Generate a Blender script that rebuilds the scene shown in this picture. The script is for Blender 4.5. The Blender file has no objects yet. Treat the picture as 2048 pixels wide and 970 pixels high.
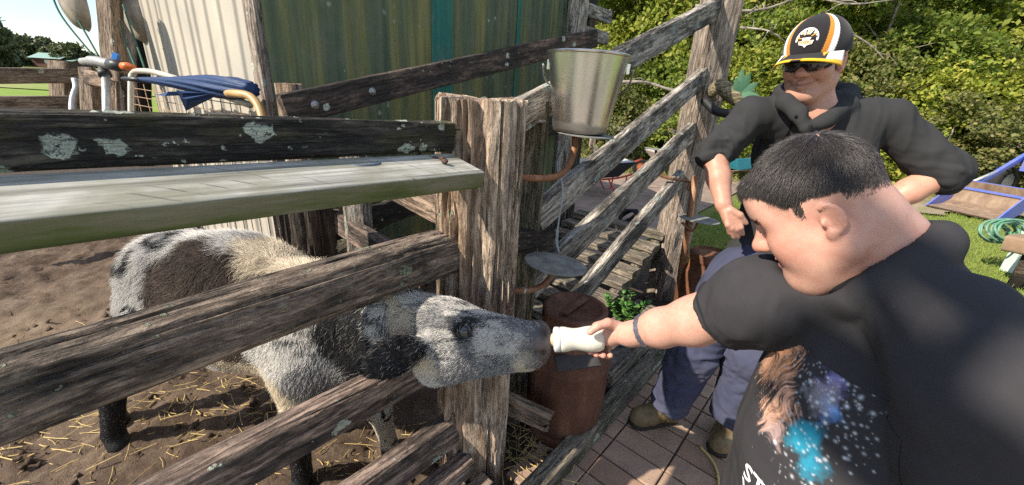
import bpy, math, random
import numpy as np
from mathutils import Vector, Matrix

SC = bpy.context.scene
COL = SC.collection
# ------------------------------------------------------------------ camera
F = 797.0                                   # focal length in photo pixels (2048 wide)
CH = 1.49                                   # camera height, metres
_nad = np.array([898 - 1024, 2612 - 485.0, F]); _nad /= np.linalg.norm(_nad)
_up = -_nad
_fw = np.array([0, 0, 1.0]); _Y = _fw - _up * (_fw @ _up); _Y /= np.linalg.norm(_Y); _X = np.cross(_Y, _up)
RC = np.array([_X, _Y, _up])                # camera axes (right, down, forward) -> world
CAM = np.array([0, 0, CH])
cd = bpy.data.cameras.new("camera"); cd.sensor_width = 36; cd.lens = F / 2048 * 36
cd.clip_start = 0.02; cd.clip_end = 2000
cam = bpy.data.objects.new("camera", cd); COL.objects.link(cam)
M = Matrix.Identity(4)
for i in range(3):
    M[i][0] = RC[i, 0]; M[i][1] = -RC[i, 1]; M[i][2] = -RC[i, 2]; M[i][3] = CAM[i]
cam.matrix_world = M
SC.camera = cam
# ------------------------------------------------------------------ light
AZ = math.radians(40.5)                     # the yard fence runs this way
U = np.array([math.sin(AZ), math.cos(AZ), 0]); NV = np.array([math.cos(AZ), -math.sin(AZ), 0])
P0 = np.array([-0.12, 1.31, 0])             # strainer post base
SUN_AZ = math.radians(40.5 + 24)             # heading of the light over the ground
SUN_EL = math.radians(39)
sd = Vector((math.sin(SUN_AZ) * math.cos(SUN_EL), math.cos(SUN_AZ) * math.cos(SUN_EL), -math.sin(SUN_EL)))
sl = bpy.data.lights.new("sun", 'SUN'); sl.energy = 4.2; sl.angle = math.radians(0.55); sl.color = (1.0, 0.91, 0.77)
so = bpy.data.objects.new("sun", sl); COL.objects.link(so)
so.rotation_euler = sd.to_track_quat('-Z', 'Y').to_euler()
so.location = (-4, -5, 8)
wd = bpy.data.worlds.new("World"); SC.world = wd; wd.use_nodes = True
wt = wd.node_tree; wt.nodes.clear()
wo = wt.nodes.new('ShaderNodeOutputWorld'); bg = wt.nodes.new('ShaderNodeBackground')
sky = wt.nodes.new('ShaderNodeTexSky'); sky.sky_type = 'NISHITA'; sky.sun_disc = False
sky.sun_elevation = SUN_EL; sky.sun_rotation = math.atan2(-sd.x, -sd.y); sky.air_density = 1.0; sky.dust_density = .1; sky.ozone_density = 1.0; sky.altitude = 800
tc = wt.nodes.new('ShaderNodeTexCoord'); mp = wt.nodes.new('ShaderNodeMapping'); mp.inputs['Scale'].default_value = (1.6, 1.6, 5.0)
ns = wt.nodes.new('ShaderNodeTexNoise'); ns.inputs['Scale'].default_value = 1.7; ns.inputs['Detail'].default_value = 8; ns.inputs['Roughness'].default_value = .55
rp = wt.nodes.new('ShaderNodeValToRGB'); rp.color_ramp.elements[0].position = .47; rp.color_ramp.elements[1].position = .66
mx = wt.nodes.new('ShaderNodeMix'); mx.data_type = 'RGBA'; mx.inputs[7].default_value = (4.5, 4.4, 4.3, 1)
wt.links.new(tc.outputs['Generated'], mp.inputs['Vector']); wt.links.new(mp.outputs[0], ns.inputs['Vector'])
wt.links.new(ns.outputs['Fac'], rp.inputs[0]); wt.links.new(rp.outputs[0], mx.inputs[0]); # the same gentle shoulder over the whole sky keeps its bright rim from washing out
bw = wt.nodes.new('ShaderNodeRGBToBW'); m1 = wt.nodes.new('ShaderNodeMath'); m1.operation = 'MULTIPLY_ADD'; m1.inputs[1].default_value = .22; m1.inputs[2].default_value = 1.0
m2 = wt.nodes.new('ShaderNodeMath'); m2.operation = 'DIVIDE'; m2.inputs[0].default_value = 1.35; vs_ = wt.nodes.new('ShaderNodeVectorMath'); vs_.operation = 'SCALE'
wt.links.new(sky.outputs[0], bw.inputs[0]); wt.links.new(bw.outputs[0], m1.inputs[0]); wt.links.new(m1.outputs[0], m2.inputs[1]); wt.links.new(sky.outputs[0], vs_.inputs[0]); wt.links.new(m2.outputs[0], vs_.inputs['Scale'])
wt.links.new(vs_.outputs[0], mx.inputs[6])
wt.links.new(mx.outputs[2], bg.inputs['Color']); bg.inputs['Strength'].default_value = 0.15
wt.links.new(bg.outputs[0], wo.inputs[0])
SC.view_settings.view_transform = 'Standard'; SC.view_settings.look = 'None'
SC.view_settings.exposure = 1.1; SC.view_settings.gamma = 1.0
SC.render.engine = 'CYCLES'
SC.cycles.use_denoising = False
SC.cycles.max_bounces = 6; SC.cycles.diffuse_bounces = 3; SC.cycles.glossy_bounces = 3; SC.cycles.transmission_bounces = 4
SC.cycles.transparent_max_bounces = 6
SC.cycles.sample_clamp_indirect = 2.5

# ------------------------------------------------------------------ places
def W(u, n, z):                              # yard frame -> world
    return P0 + U * u + NV * n + np.array([0, 0, z])
def P(px, py, d):                            # a point seen in the photo, d metres deep
    return CAM + RC @ np.array([(px - 1024) / F, (py - 485) / F, 1.0]) * d
def PN(px, py, n=0.0):                       # on the yard plane n = const
    v = RC @ np.array([(px - 1024) / F, (py - 485) / F, 1.0])
    t = (n - (CAM - P0) @ NV) / (v @ NV)
    return CAM + t * v
def PG(px, py, z=0.0):                       # on the level z
    v = RC @ np.array([(px - 1024) / F, (py - 485) / F, 1.0])
    return CAM + v * (z - CH) / v[2]
# ------------------------------------------------------------------ noise
def _h(ix, iy, iz, s):
    n = (ix * 374761393 + iy * 668265263 + iz * 1274126177 + s * 974711 + 1013904223).astype(np.int64) & 0xffffffff
    n = ((n ^ (n >> 13)) * 1274126177) & 0xffffffff
    n = n ^ (n >> 16)
    return (n & 0xffff) / 65535.0
def vn(p, s=0):
    p = np.asarray(p, float); i = np.floor(p).astype(np.int64); f = p - i; f = f * f * (3 - 2 * f)
    r = 0
    for dx in (0, 1):
        wx = f[..., 0] if dx else 1 - f[..., 0]
        for dy in (0, 1):
            wy = f[..., 1] if dy else 1 - f[..., 1]
            for dz in (0, 1):
                wz = f[..., 2] if dz else 1 - f[..., 2]
                r = r + wx * wy * wz * _h(i[..., 0] + dx, i[..., 1] + dy, i[..., 2] + dz, s)
    return r * 2 - 1
def fbm(p, o=4, s=0, g=.5):
    p = np.asarray(p, float); a = 1; t = 0; r = 0
    for k in range(o):
        r = r + a * vn(p * 2 ** k + 17.3 * k, s + k); t += a; a *= g
    return r / t
# ------------------------------------------------------------------ objects
WM = {}
def link(o, parent=None, M=None):
    COL.objects.link(o)
    M = M or Matrix.Identity(4)
    if parent is not None:
        o.parent = parent; o.matrix_basis = WM[parent.name].inverted() @ M
    else:
        o.matrix_basis = M
    WM[o.name] = M
    return o
def tag(o, label=None, cat=None, group=None, kind=None):
    if label: o['label'] = label
    if cat: o['category'] = cat
    if group: o['group'] = group
    if kind: o['kind'] = kind
    return o
def thing(name, label, cat, loc=(0, 0, 0), group=None):
    o = bpy.data.objects.new(name, None); o.empty_display_size = .1
    link(o, None, Matrix.Translation(Vector(loc)))
    return tag(o, label, cat, group)
def mesh(name, v, f, mat=None, parent=None, M=None, smooth=True, col=None):
    me = bpy.data.meshes.new(name)
    v = np.asarray(v, dtype=np.float32)
    if isinstance(f, np.ndarray):
        nf, k = f.shape
        me.vertices.add(len(v)); me.vertices.foreach_set('co', v.ravel())
        me.loops.add(nf * k); me.loops.foreach_set('vertex_index', f.astype(np.int32).ravel())
        me.polygons.add(nf); me.polygons.foreach_set('loop_start', np.arange(0, nf * k, k, dtype=np.int32))
        me.update(calc_edges=True)
    else:
        me.from_pydata([tuple(map(float, q)) for q in v], [], f)
    if smooth: me.polygons.foreach_set('use_smooth', [True] * len(me.polygons))
    if col is not None:
        a = me.color_attributes.new('Col', 'FLOAT_COLOR', 'POINT')
        c = np.ones((len(v), 4), np.float32); c[:, :3] = col; a.data.foreach_set('color', c.ravel())
    me.validate()
    if mat: me.materials.append(mat)
    o = bpy.data.objects.new(name, me)
    return link(o, parent, M)
def frame(a, b, up=(0, 0, 1)):               # local x runs a->b, z near up, origin midway
    a = Vector(a); b = Vector(b); x = (b - a).normalized(); up = Vector(up)
    y = up.cross(x).normalized(); z = x.cross(y)
    M = Matrix.Identity(4)
    for i in range(3): M[i][0] = x[i]; M[i][1] = y[i]; M[i][2] = z[i]; M[i][3] = (a[i] + b[i]) / 2
    return M, (b - a).length
class MB:                                    # collects faces for one mesh
    def __init__(s): s.v = []; s.f = []
    def add(s, v, f):
        k = len(s.v); s.v += [tuple(map(float, q)) for q in v]; s.f += [tuple(i + k for i in q) for q in f]; return s
    def box(s, c, d, Mx=None):
        c = np.asarray(c, float); d = np.asarray(d, float) / 2
        v = [c + d * np.array(q) for q in ((-1, -1, -1), (1, -1, -1), (1, 1, -1), (-1, 1, -1), (-1, -1, 1), (1, -1, 1), (1, 1, 1), (-1, 1, 1))]
        if Mx is not None: v = [Mx @ Vector(q) for q in v]
        return s.add(v, [(0, 3, 2, 1), (4, 5, 6, 7), (0, 1, 5, 4), (1, 2, 6, 5), (2, 3, 7, 6), (3, 0, 4, 7)])
    def tube(s, pts, r, k=10, caps=True):
        pts = [np.asarray(p, float) for p in pts]; n = len(pts)
        r = [r] * n if np.isscalar(r) else list(r)
        v = []; prev = None
        for i in range(n):
            t = pts[min(i + 1, n - 1)] - pts[max(i - 1, 0)]; t = t / (np.linalg.norm(t) + 1e-9)
            if prev is None:
                a = np.array([0, 0, 1.0]) if abs(t[2]) < .9 else np.array([1.0, 0, 0])
            else: a = prev
            a = a - t * (a @ t); a /= np.linalg.norm(a); prev = a; b = np.cross(t, a)
            for j in range(k):
                q = 2 * math.pi * j / k; v.append(pts[i] + r[i] * (a * math.cos(q) + b * math.sin(q)))
        f = []
        for i in range(n - 1):
            for j in range(k):
                j2 = (j + 1) % k; f.append((i * k + j, i * k + j2, (i + 1) * k + j2, (i + 1) * k + j))
        if caps: f.append(tuple(range(k))[::-1]); f.append(tuple((n - 1) * k + j for j in range(k)))
        return s.add(v, f)
    def lathe(s, prof, k=32, Mx=None, closed=False, a0=0, a1=2 * math.pi):
        v = []; f = []; full = abs(a1 - a0 - 2 * math.pi) < 1e-6; kk = k if full else k + 1
        for r, z in prof:
            for j in range(kk):
                q = a0 + (a1 - a0) * j / k; p = (r * math.cos(q), r * math.sin(q), z)
                v.append(tuple(Mx @ Vector(p)) if Mx is not None else p)
        for i in range(len(prof) - 1):
            for j in range(k):
                j2 = (j + 1) % kk; f.append((i * kk + j, i * kk + j2, (i + 1) * kk + j2, (i + 1) * kk + j))
        return s.add(v, f)
    def out(s, name, mat=None, parent=None, M=None, smooth=True):
        if parent is not None and M is None:
            M = WM[parent.name]; Mi = M.inverted()
            s.v = [tuple(Mi @ Vector(q)) for q in s.v]
        return mesh(name, s.v, s.f, mat, parent, M, smooth)
def edge_split(o, ang=35):
    m = o.modifiers.new('es', 'EDGE_SPLIT'); m.split_angle = math.radians(ang); return o
def smooth_pts(pts, n=8):                    # Catmull-Rom through points
    p = [np.asarray(q, float) for q in pts]; p = [2 * p[0] - p[1]] + p + [2 * p[-1] - p[-2]]; r = []
    for i in range(1, len(p) - 2):
        for k in range(n):
            t = k / n; a, b, c, d = p[i - 1:i + 3]
            r.append(.5 * (2 * b + (c - a) * t + (2 * a - 5 * b + 4 * c - d) * t * t + (3 * b - a - 3 * c + d) * t ** 3))
    r.append(p[-2]); return r
def beam(name, a, b, w, h, mat, parent=None, up=(0, 0, 1), e=6, na=24, nl=30, amp=.004, groove=.002, seed=0, taper=1., sag=0., crack=0., endrag=.004):
    """A timber: squared (e large) or round (e 2), with uneven faces, weathering grooves and worn ends."""
    Mx, L = frame(a, b, up)
    th = np.linspace(0, 2 * np.pi, na, endpoint=False) + np.pi / na
    c, s = np.cos(th), np.sin(th)
    cy = np.sign(c) * np.abs(c) ** (2 / e) * w / 2; cz = np.sign(s) * np.abs(s) ** (2 / e) * h / 2
    xs = np.linspace(-L / 2, L / 2, nl)
    X = np.repeat(xs, na); tp = 1 + (taper - 1) * (X + L / 2) / L
    Yv = np.tile(cy, nl) * tp; Z = np.tile(cz, nl) * tp
    nr = np.sqrt(Yv ** 2 + Z ** 2) + 1e-9
    o = seed * 13.7
    d = amp * fbm(np.stack([X * 2.2 + o, Yv * 9 + o, Z * 9], 1), 3, seed)
    g = fbm(np.stack([X * 2.0 + o, Yv * 70, Z * 70 + o], 1), 3, seed + 5)
    d -= groove * np.clip(np.maximum(0, g + .05) * 5, 0, 2.2)
    if crack:
        k = fbm(np.stack([X * 1.1 + o, Yv * 26, Z * 26 + o], 1), 2, seed + 9)
        d -= crack * np.exp(-(k / .035) ** 2)
    f1 = 1 + d / nr
    Yv = Yv * f1; Z = Z * f1
    Z = Z + sag * np.sin((X / L + .5) * np.pi) + amp * 1.2 * fbm(np.stack([X * 1.3 + o, X * 0 + o, X * 0], 1), 2, seed + 3)
    end = (np.abs(X) > L / 2 - 1e-6)
    X = X + np.where(end, endrag * fbm(np.stack([Yv * 60 + o, Z * 60, X], 1), 2, seed + 7), 0)
    v = np.stack([X, Yv, Z], 1)
    i = np.arange(nl - 1)[:, None] * na; j = np.arange(na)[None, :]; j2 = (j + 1) % na
    f = np.stack([i + j, i + j2, i + na + j2, i + na + j], -1).reshape(-1, 4)
    v = list(v); F_ = [tuple(q) for q in f]
    for sgn, base in ((-1, 0), (1, (nl - 1) * na)):      # end grain: one inner ring, then a hub
        k0 = len(v); ring = [v[base + q] for q in range(na)]; ctr = sum(ring) / na
        for q in range(na): v.append(ctr + (ring[q] - ctr) * .55 + np.array([sgn * .0015, 0, 0]))
        k1 = len(v); v.append(ctr + np.array([-sgn * .001, 0, 0]))
        for q in range(na):
            q2 = (q + 1) % na
            t1 = (base + q2, base + q, k0 + q, k0 + q2); t2 = (k0 + q2, k0 + q, k1)
            if sgn > 0: t1 = t1[::-1]; t2 = t2[::-1]
            F_.append(t1); F_.append(t2)
    ob = mesh(name, v, F_, mat, parent, Mx)
    return edge_split(ob, 40)
def hair(name, roots, pts, radius, col, mat, parent=None, tip=.25):
    """pts: (n, k, 3) strand polylines."""
    n, k, _ = pts.shape
    hc = bpy.data.hair_curves.new(name); hc.add_curves([k] * n)
    hc.attributes['position'].data.foreach_set('vector', pts.astype(np.float32).ravel())
    ra = hc.attributes.new('radius', 'FLOAT', 'POINT')
    rr = np.asarray(radius, np.float32) * np.ones(n, np.float32)
    ra.data.foreach_set('value', (rr[:, None] * np.linspace(1, tip, k)[None, :]).astype(np.float32).ravel())
    ca = hc.attributes.new('Col', 'FLOAT_COLOR', 'CURVE')
    c = np.ones((n, 4), np.float32); c[:, :3] = col; ca.data.foreach_set('color', c.ravel())
    hc.materials.append(mat)
    o = bpy.data.objects.new(name, hc)
    return link(o, parent, None)
# ------------------------------------------------------------------ materials
def c4(c): return (*c, 1.0) if len(c) == 3 else c
def nn(nt, typ, ins=None, **props):
    n = nt.nodes.new('ShaderNode' + typ)
    for k, v in props.items(): setattr(n, k, v)
    for k, v in (ins or {}).items():
        s = n.inputs[k]
        if isinstance(v, bpy.types.NodeSocket): nt.links.new(v, s)
        else: s.default_value = c4(v) if s.type == 'RGBA' and not isinstance(v, float) else v
    return n
def mixc(nt, fac, a, b, blend='MIX'):
    return nn(nt, 'Mix', {0: fac, 6: a, 7: b}, data_type='RGBA', blend_type=blend).outputs[2]
def ma(nt, op, a, b=0.0, clamp=False):
    return nn(nt, 'Math', {0: a, 1: b}, operation=op, use_clamp=clamp).outputs[0]
def ramp(nt, fac, stops, interp='LINEAR'):
    n = nn(nt, 'ValToRGB', {0: fac}); r = n.color_ramp; r.interpolation = interp
    while len(r.elements) < len(stops): r.elements.new(.5)
    for e, (p, c) in zip(r.elements, stops): e.position = p; e.color = c4((c,) * 3 if np.isscalar(c) else c)
    return n.outputs[0]
def noise(nt, vec, scale, detail=4, rough=.55, out='Fac'):
    return nn(nt, 'TexNoise', {'Vector': vec, 'Scale': float(scale), 'Detail': float(detail), 'Roughness': float(rough)}).outputs[out]
def newmat(name):
    m = bpy.data.materials.new(name); m.use_nodes = True; nt = m.node_tree; nt.nodes.clear()
    out = nn(nt, 'OutputMaterial'); b = nn(nt, 'BsdfPrincipled'); nt.links.new(b.outputs[0], out.inputs[0])
    b.inputs['Specular IOR Level'].default_value = .3
    return m, nt, b
def setb(nt, b, **k):
    for a, v in k.items():
        s = b.inputs[a.replace('_', ' ')]
        if isinstance(v, bpy.types.NodeSocket): nt.links.new(v, s)
        else: s.default_value = c4(v) if s.type == 'RGBA' else v
def bump(nt, b, h, strength=.4, dist=.01):
    n = nn(nt, 'Bump', {'Height': h, 'Strength': float(strength), 'Distance': float(dist)}); nt.links.new(n.outputs[0], b.inputs['Normal'])
def coords(nt, scale=(1, 1, 1), kind='Object', rnd=True):
    v = nn(nt, 'TexCoord').outputs[kind]
    if rnd:
        r = nn(nt, 'ObjectInfo').outputs['Random']
        cx = nn(nt, 'CombineXYZ', {0: ma(nt, 'MULTIPLY', r, 37.0), 1: ma(nt, 'MULTIPLY', r, 91.0), 2: ma(nt, 'MULTIPLY', r, 53.0)}).outputs[0]
        v = nn(nt, 'VectorMath', {0: v, 1: cx}, operation='ADD').outputs[0]
    return v
def vscale(nt, v, s): return nn(nt, 'VectorMath', {0: v, 1: s}, operation='MULTIPLY').outputs[0]
def wood(name, dark, mid, light, lichen=.0, lcol=(.42, .45, .37), moss=0., mcol=(.12, .14, .035), stain=0., scol=(.018, .017, .016), grain=1., bmp=.7, rough=.9, warm=0.):
    m, nt, b = newmat(name)
    v = coords(nt)
    wp = nn(nt, 'VectorMath', {0: noise(nt, vscale(nt, v, (3, 5, 5)), 1.0, 3, .6, 'Color'), 'Scale': .05}, operation='SCALE').outputs[0]
    vw = nn(nt, 'VectorMath', {0: v, 1: wp}, operation='ADD').outputs[0]
    st = noise(nt, vscale(nt, vw, (2.6, 26 * grain, 26 * grain)), 1.0, 8, .68)
    fb = noise(nt, vscale(nt, vw, (5.5, 78 * grain, 78 * grain)), 1.0, 5, .6)
    gr = noise(nt, vscale(nt, v, (16, 190 * grain, 190 * grain)), 1.0, 6, .7)
    big = noise(nt, vscale(nt, v, (5, 10, 10)), 1.0, 6, .68)
    col = ramp(nt, ma(nt, 'ADD', ma(nt, 'MULTIPLY', st, .55), ma(nt, 'MULTIPLY', fb, .45)), [(.38, dark), (.5, mid), (.60, light)])
    col = mixc(nt, ramp(nt, fb, [(.34, .92), (.47, 0.0)]), col, tuple(x * .35 for x in dark))
    col = mixc(nt, ramp(nt, gr, [(.38, 0.0), (.56, .45)]), col, mixc(nt, .5, col, light))
    pit = noise(nt, vscale(nt, v, (28, 75, 75)), 1.0, 5, .7)
    col = mixc(nt, ramp(nt, pit, [(.36, .75), (.48, 0.0)]), col, tuple(x * .6 for x in dark)); col = mixc(nt, ramp(nt, pit, [(.55, 0.0), (.68, .5)]), col, light)
    col = mixc(nt, ramp(nt, big, [(.42, 0.0), (.62, .6)]), col, mixc(nt, .5, dark, mid))
    hh = ma(nt, 'ADD', ma(nt, 'MULTIPLY', ramp(nt, fb, [(.32, 0.0), (.52, 1.0)]), .8), ma(nt, 'ADD', ma(nt, 'MULTIPLY', st, .5), ma(nt, 'MULTIPLY', pit, .6)))
    crk = ramp(nt, noise(nt, vscale(nt, v, (1.6, 24, 24)), 1.0, 4, .6), [(.48, 0.0), (.5, 1.0), (.52, 0.0)])
    crk = ma(nt, 'MULTIPLY', crk, ramp(nt, noise(nt, v, 3.0, 2), [(.45, 0.0), (.6, 1.0)]))
    col = mixc(nt, ma(nt, 'MULTIPLY', crk, .8), col, (.012, .010, .009))
    hh = ma(nt, 'SUBTRACT', hh, ma(nt, 'MULTIPLY', crk, .6))
    if warm:
        col = mixc(nt, ma(nt, 'MULTIPLY', ramp(nt, noise(nt, vscale(nt, v, (1.5, 9, 9)), 1.0, 3), [(.45, 0.0), (.6, 1.0)]), warm), col, (.27, .155, .085), 'MIX')
    if stain:
        s = ramp(nt, noise(nt, vscale(nt, v, (3.2, 9, 9)), 1.0, 6, .68), [(.5 - .32 * stain, 0.0), (.62 - .2 * stain, 1.0)])
        s = ma(nt, 'MULTIPLY', s, ramp(nt, gr, [(.25, .6), (.7, 1.0)]))
        col = mixc(nt, s, col, scol)
    if moss:
        s = ramp(nt, noise(nt, vscale(nt, v, (4, 8, 8)), 1.0, 7, .65), [(.60 - .3 * moss, 0.0), (.72 - .2 * moss, 1.0)])
        col = mixc(nt, ma(nt, 'MULTIPLY', s, .85), col, mixc(nt, gr, mcol, tuple(x * .45 for x in mcol)))
    if lichen:
        wv = nn(nt, 'VectorMath', {0: vscale(nt, v, (1, 1.3, 1.3)), 1: nn(nt, 'VectorMath', {0: noise(nt, v, 34, 3, .6, 'Color'), 'Scale': .05}, operation='SCALE').outputs[0]}, operation='ADD').outputs[0]
        vo = nn(nt, 'TexVoronoi', {'Vector': wv, 'Scale': 15.0, 'Randomness': 1.0}, feature='F1')
        sz = nn(nt, 'SeparateColor', {0: vo.outputs['Color']}).outputs[0]
        pres = ramp(nt, nn(nt, 'SeparateColor', {0: vo.outputs['Color']}).outputs[1], [(1 - lichen * .75, 0.0), (1 - lichen * .75 + .01, 1.0)])
        rad = ma(nt, 'ADD', ma(nt, 'MULTIPLY', ma(nt, 'POWER', sz, 2.0), .42), .10)
        l1 = ma(nt, 'MULTIPLY', ma(nt, 'MULTIPLY', ma(nt, 'SUBTRACT', rad, vo.outputs['Distance']), 22.0, True), pres)
        vo2 = nn(nt, 'TexVoronoi', {'Vector': wv, 'Scale': 48.0, 'Randomness': 1.0}, feature='F1')
        pres2 = ramp(nt, nn(nt, 'SeparateColor', {0: vo2.outputs['Color']}).outputs[1], [(1 - lichen * .42, 0.0), (1 - lichen * .42 + .01, 1.0)])
        l2 = ma(nt, 'MULTIPLY', ma(nt, 'MULTIPLY', ma(nt, 'SUBTRACT', .3, vo2.outputs['Distance']), 14.0, True), pres2)
        hol = ramp(nt, noise(nt, v, 95, 4, .7), [(.36, 0.0), (.44, 1.0)])
        lm = ma(nt, 'MULTIPLY', ma(nt, 'MAXIMUM', l1, l2), hol)
        lc = mixc(nt, noise(nt, v, 60, 3), tuple(x * .72 for x in lcol), tuple(min(1, x * 1.3) for x in lcol))
        col = mixc(nt, lm, col, lc)
        hh = ma(nt, 'ADD', hh, ma(nt, 'MULTIPLY', lm, ma(nt, 'ADD', .35, ma(nt, 'MULTIPLY', noise(nt, v, 130, 2), .5))))
    setb(nt, b, Base_Color=col, Roughness=rough); bump(nt, b, hh, min(1., bmp), .011)
    return m
MT = {}
MT['post'] = wood('strainer_post_wood', (0.137, 0.096, 0.072), (0.377, 0.289, 0.215), (0.642, 0.523, 0.400), lichen=.10, lcol=(.30, .33, .25), grain=.8, bmp=1.0, warm=.45)
MT['rail_dark'] = wood('dark_lichen_wood', (0.024, 0.021, 0.018), (0.060, 0.050, 0.040), (0.146, 0.125, 0.098), lichen=.75, stain=.38, moss=.38, mcol=(.10, .09, .03), bmp=1.0)
MT['rail_log'] = wood('split_log_wood', (0.100, 0.075, 0.060), (0.261, 0.200, 0.157), (0.461, 0.362, 0.280), lichen=.36, lcol=(.23, .26, .19), stain=.22, bmp=1.0, grain=.8)
MT['rail_low'] = wood('brown_rail_wood', (0.089, 0.062, 0.050), (0.229, 0.165, 0.132), (0.401, 0.297, 0.236), lichen=.10, stain=.15, bmp=.9)
MT['ramp'] = wood('grey_ramp_wood', (0.156, 0.135, 0.114), (0.386, 0.341, 0.292), (0.591, 0.527, 0.442), lichen=.42, lcol=(.30, .33, .30), stain=.12, bmp=1.0)
MT['ramp_far'] = wood('brown_black_board_wood', (0.048, 0.036, 0.029), (0.175, 0.120, 0.091), (0.334, 0.225, 0.168), lichen=.14, stain=.45, bmp=.6)
MT['deck'] = wood('deck_wood', (0.072, 0.060, 0.047), (0.199, 0.165, 0.130), (0.350, 0.292, 0.228), lichen=.30, lcol=(.26, .27, .2), moss=.3, mcol=(.045, .055, .02), bmp=1.0)
MT['grey'] = wood('grey_post_wood', (0.108, 0.090, 0.075), (0.273, 0.222, 0.182), (0.445, 0.372, 0.304), lichen=.05, bmp=.8, warm=.12)
MT['lichen_post'] = wood('lichen_post_wood', (0.051, 0.045, 0.032), (0.144, 0.120, 0.085), (0.288, 0.248, 0.177), lichen=.5, lcol=(.22, .25, .16), moss=.25, mcol=(.08, .095, .04), bmp=1.0)
MT['dark'] = wood('dark_brown_wood', (0.021, 0.015, 0.012), (0.067, 0.048, 0.035), (0.148, 0.109, 0.077), lichen=.12, stain=.3, bmp=.9)  # very dark brown timber with sparse lichen and stain
MT['kerb'] = wood('kerb_wood', (0.072, 0.060, 0.047), (0.191, 0.162, 0.124), (0.326, 0.277, 0.207), lichen=.2, moss=.35, mcol=(.07, .075, .035), bmp=.8)
MT['fresh'] = wood('pale_brown_board_wood', (.12, .08, .055), (.27, .19, .135), (.42, .31, .225), lichen=.05, stain=.1, bmp=.7)
MT['yard'] = wood('yard_rail_wood', (0.083, 0.058, 0.042), (0.220, 0.163, 0.120), (0.413, 0.325, 0.239), lichen=.08, bmp=.6)
def shelf_mat():
    m, nt, b = newmat('shelf_plank_wood')
    v = coords(nt, rnd=False); nrm = nn(nt, 'TexCoord').outputs['Normal']; nz = nn(nt, 'SeparateXYZ', {0: nrm}).outputs[2]
    ny = ma(nt, 'ABSOLUTE', nn(nt, 'SeparateXYZ', {0: nrm}).outputs[1])
    st = noise(nt, vscale(nt, v, (2.5, 60, 30)), 1.0, 5, .6); big = noise(nt, v, 7, 5, .6)
    top = ramp(nt, st, [(.38, (.115, .11, .095)), (.5, (.27, .265, .235)), (.62, (.40, .39, .35))])
    top = mixc(nt, ramp(nt, big, [(.40, 0.0), (.60, .75)]), top, (.17, .165, .115))
    # curved saw marks across the plank
    sw = nn(nt, 'VectorMath', {0: vscale(nt, v, (1, 1, 1)), 1: (.0, -.62, 0)}, operation='SUBTRACT').outputs[0]
    wv = nn(nt, 'TexWave', {'Vector': v, 'Scale': 9.0, 'Distortion': 2.2, 'Detail': 2.0, 'Detail Scale': 1.5}, wave_type='RINGS', rings_direction='Z')
    nt.links.new(sw, wv.inputs['Vector'])
    saw = ma(nt, 'MULTIPLY', ramp(nt, wv.outputs['Fac'], [(.0, 1.0), (.05, 0.0)]), ramp(nt, noise(nt, vscale(nt, v, (6, 14, 1)), 1., 4), [(.5, 0.0), (.62, .8)]))
    top = mixc(nt, saw, top, (.10, .095, .085))
    gs = noise(nt, vscale(nt, v, (2.5, 16, 22)), 1.0, 6, .68)
    side = ramp(nt, gs, [(.3, (.03, .045, .010)), (.45, (.085, .10, .03)), (.58, (.15, .14, .085)), (.75, (.21, .20, .14))])
    col = mixc(nt, ramp(nt, nz, [(.45, 0.0), (.6, 1.0)]), side, top)
    setb(nt, b, Base_Color=col, Roughness=.85); bump(nt, b, ma(nt, 'SUBTRACT', ma(nt, 'ADD', st, ma(nt, 'MULTIPLY', gs, .6)), saw), .5, .004)
    return m
MT['shelf'] = shelf_mat()
def plain(name, col, rough=.6, metal=0., var=.2, scale=20, bmp=.1, spec=.35, col2=None, scratch=0.):
    m, nt, b = newmat(name); v = coords(nt)
    n1 = noise(nt, v, scale, 5, .6)
    c2 = col2 or tuple(x * (1 - var) for x in col)
    c = mixc(nt, ramp(nt, n1, [(.35, 0.0), (.65, 1.0)]), c2, col)
    setb(nt, b, Base_Color=c, Roughness=rough, Metallic=metal, Specular_IOR_Level=spec)
    if bmp: bump(nt, b, noise(nt, v, scale * 4, 3), bmp, .003)
    return m
def rust(name, a=(.20, .075, .035), b_=(.085, .035, .02), c=(.30, .15, .075), metal=.15, rough=.72, streak=1.):
    m, nt, b = newmat(name); v = coords(nt)
    n1 = noise(nt, vscale(nt, v, (1, 1, .35)), 9, 6, .65); n2 = noise(nt, v, 60, 4, .7); n3 = noise(nt, vscale(nt, v, (9, 9, .8)), 1.5, 4)
    col = ramp(nt, n1, [(.3, b_), (.5, a), (.72, c)])
    col = mixc(nt, ramp(nt, n2, [(.45, 0.0), (.7, .55)]), col, b_)
    col = mixc(nt, ma(nt, 'MULTIPLY', ramp(nt, n3, [(.5, 0.0), (.7, .6)]), streak), col, tuple(x * .55 for x in a))
    setb(nt, b, Base_Color=col, Roughness=rough, Metallic=metal); bump(nt, b, ma(nt, 'ADD', n2, n1), .35, .003)
    return m
MT['rust'] = rust('rusty_drum_steel', (.155, .070, .045), (.07, .036, .026), (.23, .125, .08))
MT['rust2'] = rust('rusty_pipe_steel', (.26, .12, .06), (.13, .065, .04), (.36, .22, .13), .3, .6)
MT['rust3'] = rust('brown_rusty_can_steel', (.16, .065, .03), (.06, .028, .018), (.34, .19, .07))
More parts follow.
